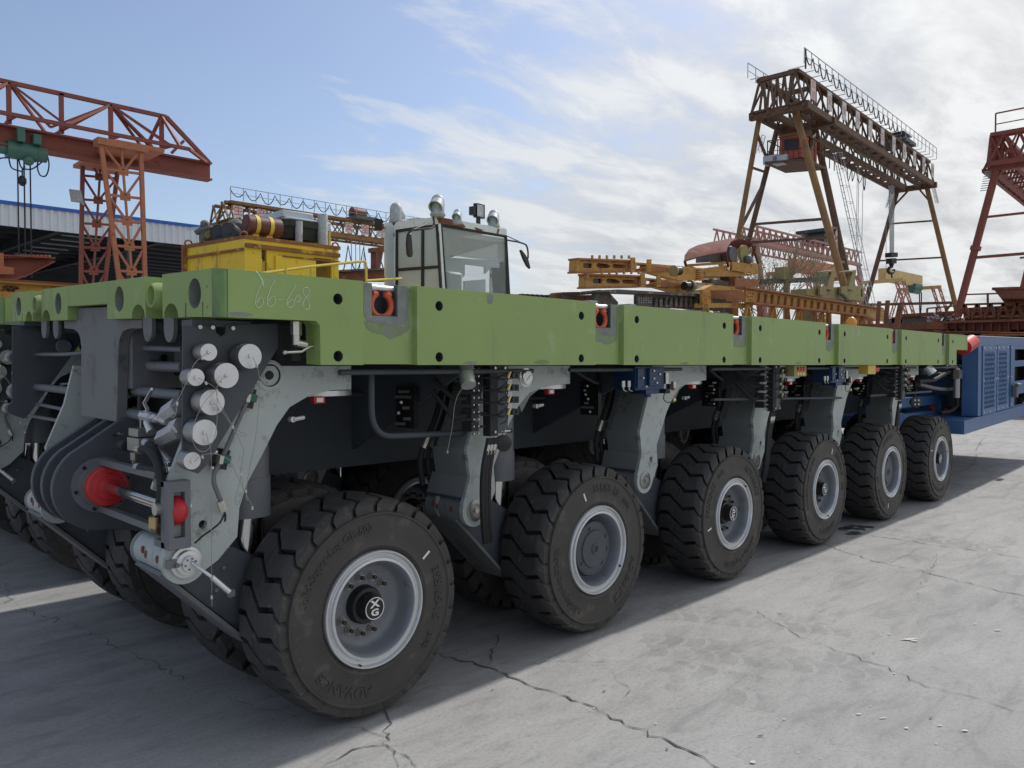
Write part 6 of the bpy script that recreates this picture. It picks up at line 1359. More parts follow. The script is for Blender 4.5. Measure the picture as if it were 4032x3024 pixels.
for x, y in ((1095, 480), (1320, 478), (1460, 480), (1600, 495), (1725, 508), (1855, 530), (1945, 540)): vee(x, y)
for i in range(9): e = MB(); x = 1370 + i * 75; t0 = P(*rv(x, 480 + (x - 1370) * .1), 'y', YL + 1.4); e.bar((t0.x, YL + 1.4, t0.z), (t0.x + .5, YL + 1.4, zb0), .12, .08); e.bar((t0.x, YL + 1.4, t0.z), (t0.x - .1, YL + 1.4, zb0), .12, .08); gb(e, 'rear_brace', 'girder_orange', lg)
e = MB(); shape(e, rv, [(1105, 405), (1297, 410), (2045, 515), (2045, 560), (1297, 470), (1105, 460)], YL + 1.3, .08)
gb(e, 'rear_chord', 'girder_orange', lg)
e = MB(); a = P(*rv(1060, 0), 'y', YL); b_ = P(*rv(2060, 0), 'y', YL); e.box(a.x, b_.x, YL - .1, YL + 1.6, zb0 - .3, zb0)
for i in range(6): xx = a.x + (b_.x - a.x - .3) * i / 5; e.box(xx, xx + .3, YL, YL + 1.5, 0, zb0 - .3)
gb(e, 'lower_beam', 'girder_orange', lg)
# olive crosshead lying on the girder
e = MB(); YO = 11.6; e.mi = 0
shape(e, zR, [(720, 1488), (840, 1482), (1055, 1470), (1062, 1500), (1058, 1560), (830, 1545), (720, 1525)], YO, .7, [[(1040, 1490), (1050, 1490), (1050, 1535), (1040, 1535)]])
for x in (860, 985): shape(e, zR, [(x - 22, 1490), (x + 8, 1378), (x + 28, 1378), (x + 16, 1500)], YO - .15, .12); shape(e, zR, [(x - 60, 1475), (x - 24, 1473), (x - 24, 1525), (x - 62, 1525)], YO - .2, .1); shape(e, zR, [(x - 12, 1382), (x + 28, 1376), (x + 28, 1384), (x - 12, 1390)], YO - .3, .5); 
e.mi = 1; shape(e, zR, [(925, 1520), (935, 1515), (985, 1565), (972, 1570)], YO - .3, .1)
a = P(*zR(760, 1530), 'y', YO); e.mi = 0; e.box(a.x, a.x + .4, YO + .1, YO + .5, 0, a.z); a = P(*zR(1000, 1540), 'y', YO); e.box(a.x, a.x + .4, YO + .1, YO + .5, 0, a.z)
e.build('crosshead', ['olive', 'girder_dark'], None, label='olive steel crosshead with two upright lugs behind the launching girder', category='crosshead')
# sparse tree
tr_ = thing('tree', 'sparse spring tree with thin twigs beyond the launching girder', 'tree', (P(2990, 1180, 'y', 22).x, 22, 0))
rnd = random.Random(11); tk = MB(); b0 = V(tr_.location); tips = []
topz = P(2990, 940, 'y', 22).z
def grow(p, d_, L, r, lv):
    q_ = p + d_ * L; tk.cyl(p, q_, r, r * .65, n=6)
    if lv == 0: tips.append((p, q_)); return
    for i in range(3 if lv > 1 else 4):
        nd_ = (d_ + V((rnd.gauss(0, .45), rnd.gauss(0, .45), rnd.gauss(.12, .25)))).normalized(); grow(p.lerp(q_, rnd.uniform(.45, 1)), nd_, L * rnd.uniform(.6, .85), r * .62, lv - 1)
for s_ in range(5): grow(b0 + V((rnd.uniform(-2.4, 2.6), rnd.uniform(-.8, .8), 0)), V((rnd.gauss(0, .1), rnd.gauss(0, .1), 1)).normalized(), topz * .40, .08, 4)
gb(tk, 'trunk', 'bark', tr_)
lf = MB()
for p, q_ in tips:
    for i in range(8):
        c_ = p.lerp(q_, rnd.random() * 1.2) + V((rnd.gauss(0, .09), rnd.gauss(0, .09), rnd.gauss(0, .09))); s_ = rnd.uniform(.03, .06); u1 = V((rnd.gauss(0, 1), rnd.gauss(0, 1), rnd.gauss(0, 1))).normalized() * s_; u2 = u1.cross(V((rnd.gauss(0, 1), rnd.gauss(0, 1), 1))).normalized() * s_ * .7
        lf.add([c_ - u1, c_ + u2, c_ + u1, c_ - u2], [(0, 1, 2, 3)])
gb(lf, 'crown', 'leaf', tr_, fixn=False)
# ---- big yellow gantry crane
HG = 14.0
A = H(*zR(700, 372), HG); B = H(*zR(1475, 862), HG); C_ = H(*zR(388, 440), HG); D_ = H(*zR(1228, 885), HG)
gd = (B - A).normalized(); lat = (C_ - A); lat.z = 0; lat = (lat - gd * lat.dot(gd)); gwid = lat.length; lat.normalize(); Lg = (B - A).length
hG = (PL(*zR(632, 180), A, lat).z - HG) * 1.30
bg = thing('gantry_crane', 'tall rusty yellow truss gantry crane with red operator cabin at the right', 'gantry crane', (A.x, A.y, 0), 'gantry cranes over the yard')
print('big crane', A, B, C_, gwid, Lg, hG)
e = MB(); up = V((0, 0, 1))
w1 = gwid * .16
def girder(mb, off, L0_, L1_):
    a = A + lat * off + gd * L0_; b_ = A + lat * off + gd * L1_
    truss(mb, a, b_, hG, w1 * 2, 15, .10, lat=lat, side2=False)
    mb.bar(a + up * (hG + .05), b_ + up * (hG + .05), .34, .14); mb.bar(a + lat * -w1 - up * .10, b_ + lat * -w1 - up * .10, .16, .30); mb.bar(a + lat * w1 - up * .10, b_ + lat * w1 - up * .10, .16, .24)
    L = L1_ - L0_; n = int(L / 1.3)
    for i in range(n): p = a + gd * (i * L / n); mb.obox(p + gd * .3 - up * .05, gd * .7, lat * w1 * 1.1, up * .05)
girder(e, w1, 0, Lg); girder(e, gwid - w1, 0, Lg)
for t_ in (0.01, .16, .995): p = A + gd * (Lg * t_); e.bar(p - up * .15 - lat * .2, p + lat * (gwid + .2) - up * .15, .30, .36); 
for t_ in (.0, .12): p = A + gd * (Lg * t_); e.bar(p + lat * w1 + up * hG, p + lat * (gwid - w1) + up * hG, .2); 
for i in range(5): p = A + lat * (w1 + (gwid - 2 * w1) * i / 5); q_ = A + lat * (w1 + (gwid - 2 * w1) * (i + .5) / 5) + up * hG; r_ = A + lat * (w1 + (gwid - 2 * w1) * (i + 1) / 5); e.bar(p, q_, .09); e.bar(q_, r_, .09)
gb(e, 'girder', 'crane_dark', bg)
print('BIG', A, B, C_, 'wid', gwid, 'L', Lg, 'hG', hG, 'w1', w1)
for off in (w1 - .55, gwid - w1 + .5):
    e = MB(); a = A + lat * off + up * (hG + .15); railing(e, a - gd * .3, a + gd * Lg, .75, 26, .03)
    for i in range(27): p = a + gd * Lg * i / 26; e.bar(p, p + lat * (.9 if off < 1 else -.8), .03)
    gb(e, 'railing', 'galv', bg)
e = MB(); a = A + lat * (w1 - .5) + up * (hG + .75); e.bar(A + lat * (w1 - .5) + up * hG, A + lat * (w1 - .5) + up * (hG + .95), .06); loops(e, a, a + gd * Lg * .70 - up * .3, 18, .55, .03); gb(e, 'festoon_cable', 'black_matt', bg)
e = MB(); pts = [(795, 660), (880, 715), (900, 700), (930, 780), (955, 745), (965, 850), (985, 780), (990, 850), (1010, 790), (1030, 860), (1055, 810)]
e.tube(sm([PL(*zR(x, y), A + lat * gwid * .5, lat) for x, y in pts], 5), .025, 5); cpt = PL(*zR(1060, 855), A + lat * gwid * .5, lat)
for r_ in (.38, .45, .5): e.tube([cpt + gd * (r_ * .4 * cos(a_)) + up * (r_ * 1.0 * sin(a_)) for a_ in [2 * pi * i / 16 for i in range(16)]], .022, 5, closed=True)
gb(e, 'hanging_cable', 'black_matt', bg)
for i, (x, y) in enumerate([(730, 340), (828, 395), (915, 450), (996, 505), (1072, 555), (1145, 600), (1213, 638), (1276, 685), (1337, 722), (1392, 760), (1445, 795)]):
    p = PL(*zR(x, y), A, lat); t_ = (p - A).dot(gd); c_ = A + gd * t_ - lat * .22 + up * (hG * .40)
    e = MB(); e.obox(c_, gd * .55, lat * .04, up * hG * .62); e.mi = 1
    for k_, ch_ in enumerate('吉司安全为了生产必须安全'[i:i + 2] if i == 0 else '安全为了生产生产必须安'[i - 1]):
        vv, ff = text_geo(ch_, .5, 0); e.add([c_ - lat * .025 + gd * v.x + up * (v.y + (.3 - .6 * k_ if i == 0 else 0)) for v in vv], ff)
    gb(e, 'letter_board', ['placard', 'placard_red'], bg, fixn=False)
# legs: posts in the transverse planes at the two ends
def post(top_px, low_px, t_, r, mat_='crane_yellow', wobble=0):
    n_ = gd; p0 = A + gd * (Lg * t_)
    a = PL(*zR(*top_px), p0, n_); b_ = PL(*zR(*low_px), p0, n_); d_ = (b_ - a); b_ = a + d_ * (a.z / -d_.z); a2 = a - d_.normalized() * ((HG - a.z) / d_.normalized().z * -1 if False else 0)
    m_ = MB(); m_.cyl(a, b_, r, r * 1.05, n=14); gb(m_, 'leg', 'crane_yellow' if t_ < .1 or top_px[0] == 1428 else 'crane_dark', bg); return a, b_
P1 = post((440, 458), (313, 1180), .03, .13); P3 = post((645, 415), (942, 1475), .05, .17)
P2 = post((550, 512), (375, 1200), .17, .14); P4 = post((755, 480), (957, 1412), .20, .17)
P5 = post((1262, 888), (1070, 1572), 1.0, .16); P6 = post((1428, 868), (1603, 1592), 1.0, .16)
def at_z(pp_, z): a, b_ = pp_; t_ = (a.z - z) / (a.z - b_.z); return a.lerp(b_, t_)
def zat(pp_, y): # height of the post where its picture row is y
    best = min(range(200), key=lambda i: abs(((lambda d_: 1512 - FPX * d_.dot(UP) / d_.dot(FW))(at_z(pp_, i * .07) - CAM)) - (150 + y / 1.5083))); return best * .07
e = MB(); 
for (pa, ya, pb, yb, w) in [(P1, 770, P2, 800, .13), (P1, 1178, P2, 1195, .14), (P3, 1125, P4, 1130, .14), (P3, 1325, P4, 1330, .14), (P3, 1070, P2, 1108, .16), (P3, 1180, P2, 1218, .16), (P1, 560, P2, 740, .16), (P2, 1160, P3, 1080, .0001), (P1, 1140, P2, 870, .16), (P3, 700, P4, 560, .14), (P3, 1330, P4, 1120, .12)]:
    if w > .01: e = MB(); e.bar(at_z(pa, zat(pa, ya)), at_z(pb, zat(pb, yb)), w * .8); gb(e, 'brace', 'crane_dark', bg)
for (ya, yb, w) in [(1102, 1082, .11), (1323, 1302, .11), (1582, 1570, .18)]: e = MB(); e.bar(at_z(P5, zat(P5, ya)), at_z(P6, zat(P6, yb)), w); gb(e, 'brace', 'crane_dark', bg)
for s_, pp_ in ((1, P5), (-1, P6)): e = MB(); a = at_z(pp_, HG - 1.3); e.bar(a, A + gd * Lg + lat * (w1 * 2.2 if s_ < 0 else gwid - w1 * 2.2) - up * .3, .11); gb(e, 'brace', 'crane_dark', bg)
e = MB(); e.bar(at_z(P6, zat(P6, 1560)), PL(*zR(1545, 1620), A + gd * Lg, gd), .12); gb(e, 'brace', 'crane_dark', bg)
# red operator cabin on its platform
e = MB(); cz0 = HG - 5.6; n_c = gd; p0 = A + gd * Lg * .10
def CP(x, y): return PL(*zR(x, y), p0, n_c)
a, b_, c_ = CP(558, 595), CP(690, 572), CP(690, 722); ax = (b_ - a); ax.z = 0; hC = a.z - CP(560, 730).z; zc0 = CP(560, 730).z
e.mi = 0; cc_ = (a + b_) / 2; cc_.z = zc0 + hC / 2; e.obox(cc_ + gd * 1.0, ax, gd * 2.0, up * hC); e.mi = 1; w_ = CP(587, 605); w2_ = CP(667, 598); w3_ = CP(590, 668); e.obox((w_ + w2_) / 2 + up * (-(w_.z - w3_.z) / 2) - gd * .02, (w2_ - w_), gd * .04, up * (w_.z - w3_.z))
e.mi = 2; e.obox(cc_ + gd * 1.0 + up * (hC / 2 + .04), ax * 1.06, gd * 2.2, up * .06)
gb(e, 'operator_cabin', ['cabin_red', 'black', 'girder_orange'], bg)
e = MB(); e.mi = 0; pl_ = CP(485, 742); pr_ = CP(735, 720); e.obox((pl_ + pr_) / 2 + gd * 1.0 - up * .05, (pr_ - pl_), gd * 2.6, up * .12); pl3 = V(pl_); railing(e, pl_ + up * .05, pr_ + up * .05, 1.1, 8, .04); railing(e, pl_ + up * .05, pl_ + gd * 3 + up * .05, 1.1, 4, .04); railing(e, pr_ + up * .05, pr_ + gd * 3.4 + up * .05, 1.1, 5, .04); gb(e, 'platform', ['crane_dark'], bg)
for x in (512, 570): e = MB(); p = CP(x, 725); e.obox(p - up * .0, ax.normalized() * .75, gd * .5, up * .42); gb(e, 'electric_box', 'pale_panel', bg)
# caged ladders
def ladder(pa, pb, off, r=.30):
    m_ = MB(); d_ = (pb - pa); L = d_.length; dn = d_.normalized(); s_ = gd; o_ = off
    for k_ in (-.2, .2): m_.bar(pa + s_ * k_ + o_, pb + s_ * k_ + o_, .03)
    n = int(L / .35)
    for i in range(n): p = pa + dn * (i * .35) + o_; m_.bar(p - s_ * .2, p + s_ * .2, .018)
    nn_ = off.normalized()
    for i in range(int(L / .9)):
        p = pa + dn * (i * .9) + o_; ring = [p + s_ * (r * cos(a_)) + nn_ * (r * .2 + r * 1.1 * sin(a_)) for a_ in [pi * k_ / 8 for k_ in range(9)]]; m_.tube(ring, .012, 4)
    for a_ in (.3, .8, 1.57, 2.3, 2.84): k3 = s_ * (r * cos(a_)) + nn_ * (r * .2 + r * 1.1 * sin(a_)) + o_; m_.bar(pa + k3, pb + k3, .014)
    gb(m_, 'ladder', 'galv', bg)
ladder(at_z(P4, zat(P4, 700)) + gd * .2, at_z(P4, 1.5) + gd * .2, -lat * .65); ladder(at_z(P2, zat(P2, 560)), at_z(P2, zat(P2, 660)), lat * .7)
ladder(at_z(P6, zat(P6, 885)), at_z(P6, zat(P6, 985)), -lat * .35, .12); ladder(at_z(P5, zat(P5, 900)), at_z(P5, zat(P5, 1000)), lat * .35, .12)
e = MB(); t1 = A + gd * Lg * .78 + lat * w1 + up * (hG + .3); e.mi = 0; t1 = t1 + lat * .7; e.obox(t1 + up * .05, gd * 2.2, lat * 2.0, up * .22); e.obox(t1 + up * .35 + gd * .3, gd * .9, lat * .8, up * .5); e.obox(t1 + up * .62 + gd * .2, gd * 1.8, lat * 1.5, up * .06); e.cyl(t1 - gd * .6 + up * .3, t1 - gd * .6 + up * .3 + lat * .8, .2, n=14)
gb(e, 'trolley', ['grey_machine'], bg)
e = MB(); t2 = PL(*zR(1045, 680), A + lat * 1.0, lat); e.cyl(t2 - gd * .7, t2 + gd * .7, .19, n=16); e.obox(t2 + up * .3, gd * .8, lat * .3, up * .35); e.mi = 1; e.obox(t2 + gd * .5 + up * .1, gd * .3, lat * .3, up * .35); gb(e, 'monorail_hoist', ['hoist_green', 'black'], bg)
for (x, y0, y1_) in ((1020, 760, 1270), (1029, 760, 1290), (1052, 900, 1330), (1207, 870, 1090), (1190, 1100, 1400)):
    a = PL(*zR(x, y0), A + lat * gwid * .5, lat); b_ = PL(*zR(x - (8 if x < 1100 else 0), y1_), A + lat * gwid * .5, lat); e = MB(); e.cyl(a, b_, .018, n=4); gb(e, 'rope', 'wire', bg)
# hook block with its ropes
hkp = lambda x, y: PL(*zR(x, y), A + lat * gwid * .42, lat); hp_ = hkp(1222, 1290)
hk = thing('hook_block', 'dark crane hook block hanging on many ropes between the legs of the tall yellow gantry', 'crane hook', (hp_.x, hp_.y, hp_.z))
for i in range(8): a = hkp(1210 + i * 4.0, 880); b_ = hkp(1212 + i * 3.4, 1280); e = MB(); e.cyl(a, b_, .016, n=4); gb(e, 'rope', 'wire', hk)
e = MB(); a = hkp(1203, 1275); b_ = hkp(1241, 1275); c_ = hkp(1222, 1308); d_ = hkp(1222, 1340); e.obox((a + b_) / 2 + up * (c_.z - a.z) / 2, (b_ - a), lat * .4, up * (a.z - c_.z)); e.obox((c_ + d_) / 2, (b_ - a) * .75, lat * .35, up * (c_.z - d_.z)); e.ball(d_, .16, .16, .2, 12); gb(e, 'sheave_block', 'black_matt', hk)
e = MB(); e.tube(sm([hkp(*q_) for q_ in [(1222, 1345), (1224, 1357), (1209, 1365), (1202, 1378), (1206, 1391), (1220, 1397), (1233, 1388), (1236, 1376)]], 5), .10, 8); e.cyl(hkp(1223, 1397), hkp(1225, 1425), .05, n=6); gb(e, 'hook', 'black_matt', hk)
# ---- red gantry at the far right edge
HR2 = 12.5; RA = H(*zR(1812, 762), HR2); nn2 = gd
rc = thing('gantry_crane', 'red truss gantry crane with slanting legs at the far right edge', 'gantry crane', (RA.x, RA.y, 0), 'gantry cranes over the yard')
RQ = lambda x, y: PL(*zR(x, y), RA, gd)
e = MB(); g2 = gd; l2 = -lat; topR = RQ(1850, 575).z
for off in (0, ): truss(e, RA, RA + l2 * 12, topR - HR2, 1.4, 9, .15, lat=g2)
for o_ in (0.4,): truss(e, RA + g2 * .8 + l2 * .3, RA + g2 * 22 + l2 * .3, topR - HR2, 1.6, 13, .14, lat=lat); e.bar(RA + g2 * .2 + up * .0, RA + g2 * 22, .3, .35)
e.bar(RA - lat * 0 - up * .1, RA + l2 * 12 - up * .1, .4, .45); gb(e, 'girder', 'crane_red', rc)
e = MB(); a = RQ(1850, 765); b_ = RQ(1628, 1590); d_ = b_ - a; b_ = a + d_ * (a.z / -d_.z); e.cyl(a, b_, .20, n=16); c_ = RQ(1722, 1248); e.cyl(c_ - d_.normalized() * .12, c_ + d_.normalized() * .12, .28, n=18); gb(e, 'leg', 'crane_red', rc)
e = MB(); a2_ = RA + l2 * 9 ; e.cyl(a2_, a2_ + l2 * 4.5 - up * HR2, .20, n=16); gb(e, 'leg', 'crane_red', rc)
for a_, b_, w_ in ((RQ(1785, 1063), RQ(1785, 1063) + l2 * 14, .12), (RQ(1725, 1303), RQ(1725, 1303) + l2 * 15, .15), (RQ(1845, 838), RQ(1882, 778), .10)): e = MB(); e.bar(a_, b_, w_); gb(e, 'brace', 'crane_red', rc)
for i in range(9): p = RQ(1818 - i * 3.4, 790 + i * 14); e = MB(); e.bar(p, p - l2 * .35, .04); gb(e, 'step_iron', 'galv', rc)
e = MB(); e.bar(RQ(1940, 1478) + gd * 3, RQ(2000, 1230) + gd * 3, .3); e.bar(RQ(1985, 1305), RQ(2040, 1300), .1); gb(e, 'stay', 'crane_red', rc)
e = MB(); e.bar(RQ(1862, 768), RQ(2030, 740), .12); railing(e, RA + up * (topR - HR2) + l2 * .2 , RA + up * (topR - HR2 + .1) + l2 * 9, 1.2, 6, .07); gb(e, 'railing', 'crane_red', rc)
# ---- distant pinkish double girder gantry
HP = 15.0; pa = H(*zR(405, 1200), HP); pb = H(*zR(1035, 1340), HP); pd = (pb - pa).normalized(); pl_ = V((pd.y, -pd.x, 0)); pl_ = pl_ if pl_.dot(CAM - pa) > 0 else -pl_
pc = thing('gantry_crane', 'distant pinkish lattice gantry seen through the legs of the tall yellow crane', 'gantry crane', (pa.x, pa.y, 0), 'gantry cranes over the yard')
hP = PL(*zR(408, 1115), pa, pl_).z - HP; LP = (pb - pa).length
e = MB(); n = 20
def flat_truss(mb, a, b_, h, n, w):
    mb.bar(a, b_, w * 1.6); mb.bar(a + up * h, b_ + up * h, w * 1.6)
    for i in range(n): p = a.lerp(b_, i / n); q_ = a.lerp(b_, (i + .5) / n); r_ = a.lerp(b_, (i + 1) / n); mb.bar(p, q_ + up * h, w); mb.bar(q_ + up * h, r_, w); 0
flat_truss(e, pa, pb, hP, n, .13); flat_truss(e, pa - pl_ * 1.6 , pb - pl_ * 1.6, hP, n, .13); e.bar(pa - up * .2, pb - up * .2, .6, .3)
e2 = H(*zR(500, 1105), HP + hP); off2 = e2 - pa - up * hP; off2.z = 0; o_l = -pl_ * 5
flat_truss(e, pa + o_l, pb + o_l, hP * 1.15, n, .13); print('PINK', pa, pb, hP)
gb(e, 'girder', 'crane_pink', pc)
for t_ in (.02, .98):
    p = pa.lerp(pb, t_)
    for s_ in (0, 1): e = MB(); e.cyl(p - pl_ * 4 * s_, p + pl_ * (2 - s_ * 8) - up * HP, .3, n=8); gb(e, 'leg', 'crane_pink', pc)
e = MB(); p = PL(*zR(785, 1190), pa - pl_ * 2, pl_); p.z = HP + hP; e.obox(p + up * .8, pd * 3, pl_ * 3, up * 1.2); e.obox(p + up * 1.8, pd * 4.2, pl_ * 4, up * .4); gb(e, 'trolley', 'dark_drum', pc)
for i in range(5): a = PL(*zR(768 + i * 6, 1320), pa, pl_); e = MB(); e.cyl(a, a - up * 8, .05, n=4); gb(e, 'rope', 'galv', pc)
# ---- small box girder gantries far off
def box_gantry(name_l, apx, bpx, h_, mats, hh, legs, seed):
    a = H(*zR(*apx), h_); b_ = H(*zR(*bpx), h_); d_ = (b_ - a).normalized(); l_ = V((-d_.y, d_.x, 0))
    t_ = thing('gantry_crane', name_l, 'gantry crane', (a.x, a.y, 0), 'gantry cranes over the yard')
    e = MB(); e.bar(a + up * hh / 2, b_ + up * hh / 2, hh * .6, hh); e.bar(a - d_ * .3 + l_ * 2 - up * .1, a - d_ * .3 - l_ * 2 - up * .1, .3, .3); e.bar(b_ + l_ * 2 - up * .1, b_ - l_ * 2 - up * .1, .3, .3); gb(e, 'main_beam', mats, t_)
    for p in (a, b_):
        for s_ in (-1, 1):
            e = MB(); q0 = p + l_ * s_ * 1.5; q1 = p + l_ * s_ * 4.2 - up * h_; w0 = .35; w1_ = .25
            for k_ in (-1, 1):
                for m2 in (-1, 1): e.bar(q0 + d_ * w0 * k_ + l_ * .3 * m2, q1 + d_ * w1_ * k_ + l_ * .3 * m2, .09)
            n = 11
            for i in range(n):
                for m2 in (-1, 1):
                    c0_ = q0.lerp(q1, i / n) + l_ * .3 * m2; c1_ = q0.lerp(q1, (i + 1) / n) + l_ * .3 * m2; e.bar(c0_ - d_ * w0, c1_ + d_ * w0, .07); e.bar(c0_ + d_ * w0, c0_ - d_ * w0, .07)
            gb(e, 'leg', 'crane_pink' if seed == 0 else 'crane_pink', t_)
    e = MB(); p = a.lerp(b_, .82 if seed else .55) + l_ * (-.2); e.cyl(p - d_ * .8 - up * .4, p + d_ * .8 - up * .4, .35, n=12); e.obox(p - up * .1, d_ * 1.8, l_ * .8, up * .5); gb(e, 'hoist', 'hoist_green', t_)
    e = MB(); e.tube(sm([p + d_ * 1.2 - up * .5, p + d_ * 1.3 - up * 2, p + d_ * 1.5 - up * 3.0, p + d_ * 1.7 - up * 1.5, p + d_ * 1.7 - up * .5], 4), .06, 4); gb(e, 'power_cable', 'black_matt', t_)
    return t_
box_gantry('small distant orange box girder gantry behind the olive crosshead', (625, 1385), (900, 1425), 9.0, 'crane_orange', 1.05, 4, 0)
box_gantry('small distant pale yellow box girder gantry with lattice legs below the hanging hook', (1165, 1440), (1385, 1480), 9.0, 'crane_pale', 1.1, 4, 1)
# distant clutter: dark long booms behind the launching girder
e = MB(); a = P(*zR(430, 1448), 'y', 20); b_ = P(*zR(870, 1430), 'y', 20); e.bar(a, b_, .35, .30); e.mi = 1; shape(e, zR, [(583, 1358), (657, 1362), (655, 1400), (640, 1400), (640, 1432), (583, 1432)], 19.6, .6)
for x in (600, 850): p = P(*zR(x, 1440), 'y', 20); e.bar((p.x, 20, 0), (p.x, 20, p.z), .3)
e.build('boom', ['girder_dark', 'olive'], None, label='dark horizontal boom with a yellow end plate behind the sparse tree', category='boom')
# ---- rusty steel structures in the far right ground
XR = 30.0; R4 = lambda x, y, X_=XR: P(*q4(x, y), 'x', X_)
def shx(mb, pts, X_, th, fn=q4): mb.prism([(lambda p: (p.y, p.z))(P(*fn(*q_), 'x', X_)) for q_ in pts], X_, X_ + th, 'x')
e = MB(); e.mi = 0
shx(e, [(745, 1018), (1400, 978), (2300, 925), (2300, 962), (1400, 1010), (745, 1058)], 31, .4); e.mi = 1; shx(e, [(590, 1075), (1050, 1045), (1400, 1010), (1400, 1085), (1020, 1115), (1020, 1165), (590, 1175)], 31.2, .3)
for x in (1030, 1340): p = P(*q4(x, 1170), 'x', 31); e.box(31, 31.3, p.y - .2, p.y + .2, 0, p.z + .2)
for x in (690, 2100): p = P(*q4(x, 1170), 'x', 31.1); e.box(31.2, 31.5, p.y - .2, p.y + .2, 0, p.z + .4)
e.build('bridge_frame', ['rust_yard', 'grey_machine'], None, label='long rusty walkway beam with a grey beam beneath it, beyond the power pack', category='steel frame')
e = MB(); e.mi = 0
shx(e, [(1490, 945), (2300, 900), (2300, 1105), (1490, 1110)], 29, .3); e.mi = 1
for i in range(7): x = 1500 + i * 110; shx(e, [(x, 960), (x + 14, 960), (x + 14, 1040), (x, 1040)], 28.9, .1)
shx(e, [(1490, 1040), (2300, 1020), (2300, 1050), (1490, 1065)], 28.8, .2); p = P(*q4(1600, 1100), 'x', 29); e.box(29.05, 29.25, p.y - 1, p.y + 1, 0, p.z); p = P(*q4(2200, 1100), 'x', 29); e.box(29.05, 29.25, p.y - 1, p.y + 1, 0, p.z)
e.build('steel_container_frame', ['rust_yard', 'girder_orange'], None, label='rusty orange ribbed steel frame under the hopper at the right', category='steel frame')
e = MB()
ra = P(*q4(1490, 905), 'x', 28.8); rb2 = P(*q4(2280, 880), 'x', 28.8)
e.bar(ra, rb2, .07); e.bar(ra - up * .25, rb2 - up * .25, .05)
for i in range(5): p = ra.lerp(rb2, (i + .1) / 5); e.bar(p + V((0, .18, -.5)), p, .10); e.bar(p + V((0, -.18, -.5)), p, .10)
ra2 = P(*q4(1060, 950), 'x', 30); rb3 = P(*q4(1400, 920), 'x', 30); e.build('guard_rail', 'rust_yard', None, label='rusty guard rail with A shaped stanchions in front of the hopper', category='railing'); e = MB(); e.bar(ra2, rb3, .05); e.bar(ra2 - up * .2, rb3 - up * .2, .04)
for i in range(4): p = ra2.lerp(rb3, i / 3); e.bar(p, p - up * .8, .06)
e.build('guard_rail', 'rust_yard', None, label='short guard rail above the heap of scrap pipes', category='railing')
e = MB(); e.bar(P(*q4(1510, 785), 'x', 29), P(*q4(2300, 760), 'x', 29), .05); e.bar(P(*q4(1780, 775), 'x', 29), P(*q4(1782, 930), 'x', 29), .06)
e.build('pipe_rail', 'rust_yard', None, label='single high thin pipe rail left of the hopper', category='railing')
hpp = thing('hopper', 'rusty orange flared hopper at the right edge', 'hopper', (29, P(*q4(2150, 900), 'x', 29).y, 0))
e = MB(); e.mi = 0
f_ = lambda x, y, X_: P(*q4(x, y), 'x', X_)
a, b_, c_, d_ = f_(1845, 715, 28), f_(2600, 695, 28), f_(2500, 925, 29.5), f_(2010, 925, 29.5)
e.add([a, b_, c_, d_] + [V((33, p.y, p.z)) for p in (a, b_)] + [V((31.5, p.y, p.z)) for p in (c_, d_)], [(0, 1, 2, 3), (4, 5, 6, 7), (0, 4, 7, 3), (1, 5, 6, 2)])
e.mi = 1; e.bar(a, b_, .08); e.bar(a, V((33, a.y, a.z)), .08)
e.add([a, b_, b_ + V((-.02, 0, -.35)), a + V((-.02, -.25, -.35))], [(0, 1, 2, 3)]); gb(e, 'hopper_shell', ['girder_orange', 'rust_yard'], hpp)
for p in (c_, d_): e = MB(); e.bar((30, p.y, p.z), (30, p.y, 0), .3); gb(e, 'leg', 'rust_yard', hpp)
e = MB(); e.mi = 0; shx(e, [(1225, 1125), (2300, 1095), (2300, 1240), (1215, 1220)], 25, .2); e.mi = 1; shx(e, [(1215, 1110), (2300, 1085), (2300, 1100), (1215, 1128)], 24.7, .8); shx(e, [(1215, 1215), (2300, 1232), (2300, 1245), (1215, 1225)], 24.7, .8)
for i in range(11): x = 1290 + i * 105; shx(e, [(x, 1128), (x + 9, 1128), (x + 9, 1228), (x, 1226)], 24.8, .2)
p0 = P(*q4(1300, 1220), 'x', 25); p1 = P(*q4(2250, 1220), 'x', 25)
for p in (p0, p1): e.box(25, 25.5, p.y - .4, p.y + .4, 0, p.z + .05)
e.build('plate_girder', ['crane_red', 'rust_yard'], None, label='long red plate girder with vertical ribs above the blue power pack', category='girder')
e = MB(); shx(e, [(1350, 1245), (2300, 1250), (2300, 1300), (1500, 1290)], 23.5, .4)
e.mi = 1
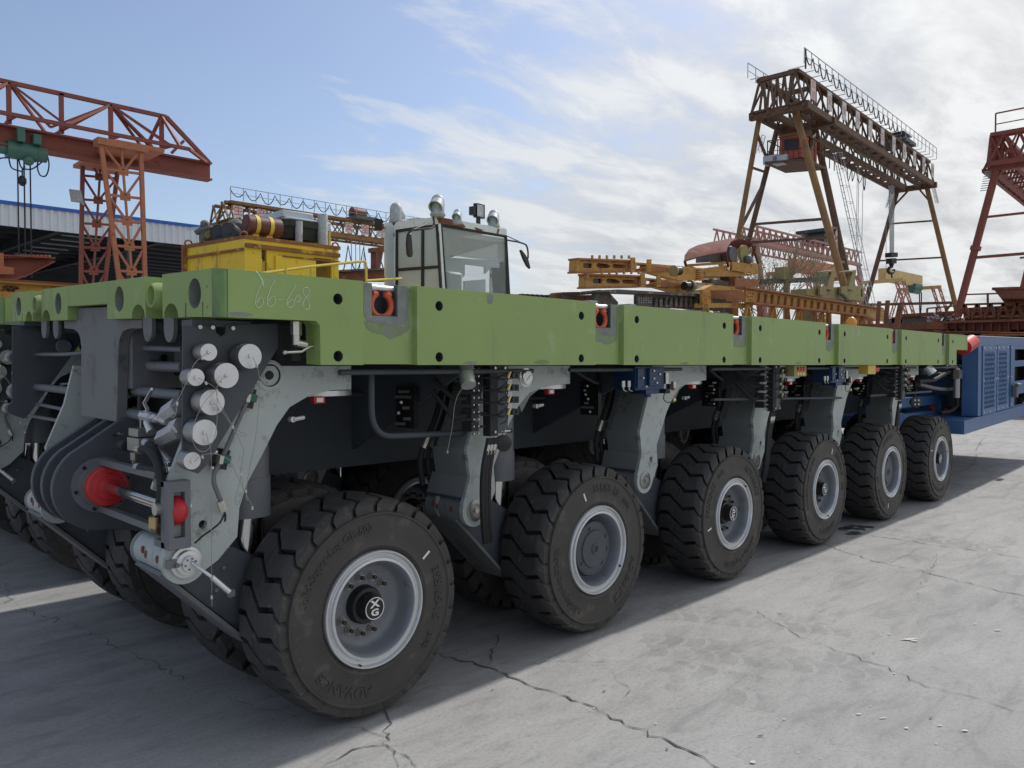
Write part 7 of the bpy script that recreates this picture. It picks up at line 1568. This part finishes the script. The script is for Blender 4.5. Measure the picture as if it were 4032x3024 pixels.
for i in range(6): shx(e, [(1700 + i * 90, 1258), (1780 + i * 90, 1258), (1780 + i * 90, 1272), (1700 + i * 90, 1272)], 23.3, .2)
p = P(*q4(1500, 1290), 'x', 23.5); e.box(23.5, 23.9, p.y - 8, p.y, 0, p.z + .1)
e.build('steel_stack', ['rust_yard', 'girder_orange'], None, label='low stack of rusty beams right behind the blue power pack', category='steel stack')
e = MB(); rr = random.Random(8); c_ = P(*q4(1290, 1080), 'x', 28)
for i in range(46):
    p = P(*q4(rr.uniform(1080, 1480), rr.uniform(1060, 1120)), 'x', 28 - rr.random() * .6); a_ = V((rr.gauss(0, 1), rr.gauss(0, 1), rr.gauss(0, .5))).normalized() * rr.uniform(.1, .3); e.mi = rr.choice((0, 0, 1, 2)); e.bar(p - a_, p + a_, rr.uniform(.03, .09))
p = P(*q4(1280, 1120), 'x', 28); e.mi = 1; e.box(27, 28.6, p.y - 3, p.y + 3, p.z - .25, p.z); e.box(27.2, 28.4, p.y - 1, p.y + 1, 0, p.z - .2)
e.build('scrap_heap', ['galv', 'rust_yard', 'grey_machine'], None, label='heap of pale scrap pipes on a rusty tray left of the hopper', category='scrap', kind='stuff')
e = MB(); 
for (x0, y0, x1_, y1_, w, m_) in ((750, 890, 690, 1200, .13, 0), (592, 855, 580, 980, .10, 0), (490, 865, 485, 930, .09, 0)):
    a = P(*q4(x0, y0), 'x', 22); b_ = P(*q4(x1_, y1_), 'x', 22); d_ = b_ - a; e2_ = MB(); e2_.bar(a, a + d_ * (a.z / -d_.z), w); e2_.build('steel_post', 'rust_yard', None, label={750: 'leaning rusty orange post right of the launching girder end', 592: 'rusty post with a hole, between the leaning post and the crane leg', 490: 'short rusty post nearest the end of the launching girder'}[x0], category='post')
# low dark yard edge far behind so the horizon reads as a working yard
e = MB(); rr = random.Random(4)
for i in range(60):
    x = 60 + i * 3.2; y = 95 - i * 2.2 + rr.uniform(-4, 4); e.box(x, x + rr.uniform(2, 6), y, y + 3, 0, rr.uniform(1.0, 2.6))
e.build('far_yard_stacks', 'rust_yard', None, label='low distant band of stacked steel along the far side of the yard', category='steel stacks', kind='stuff')
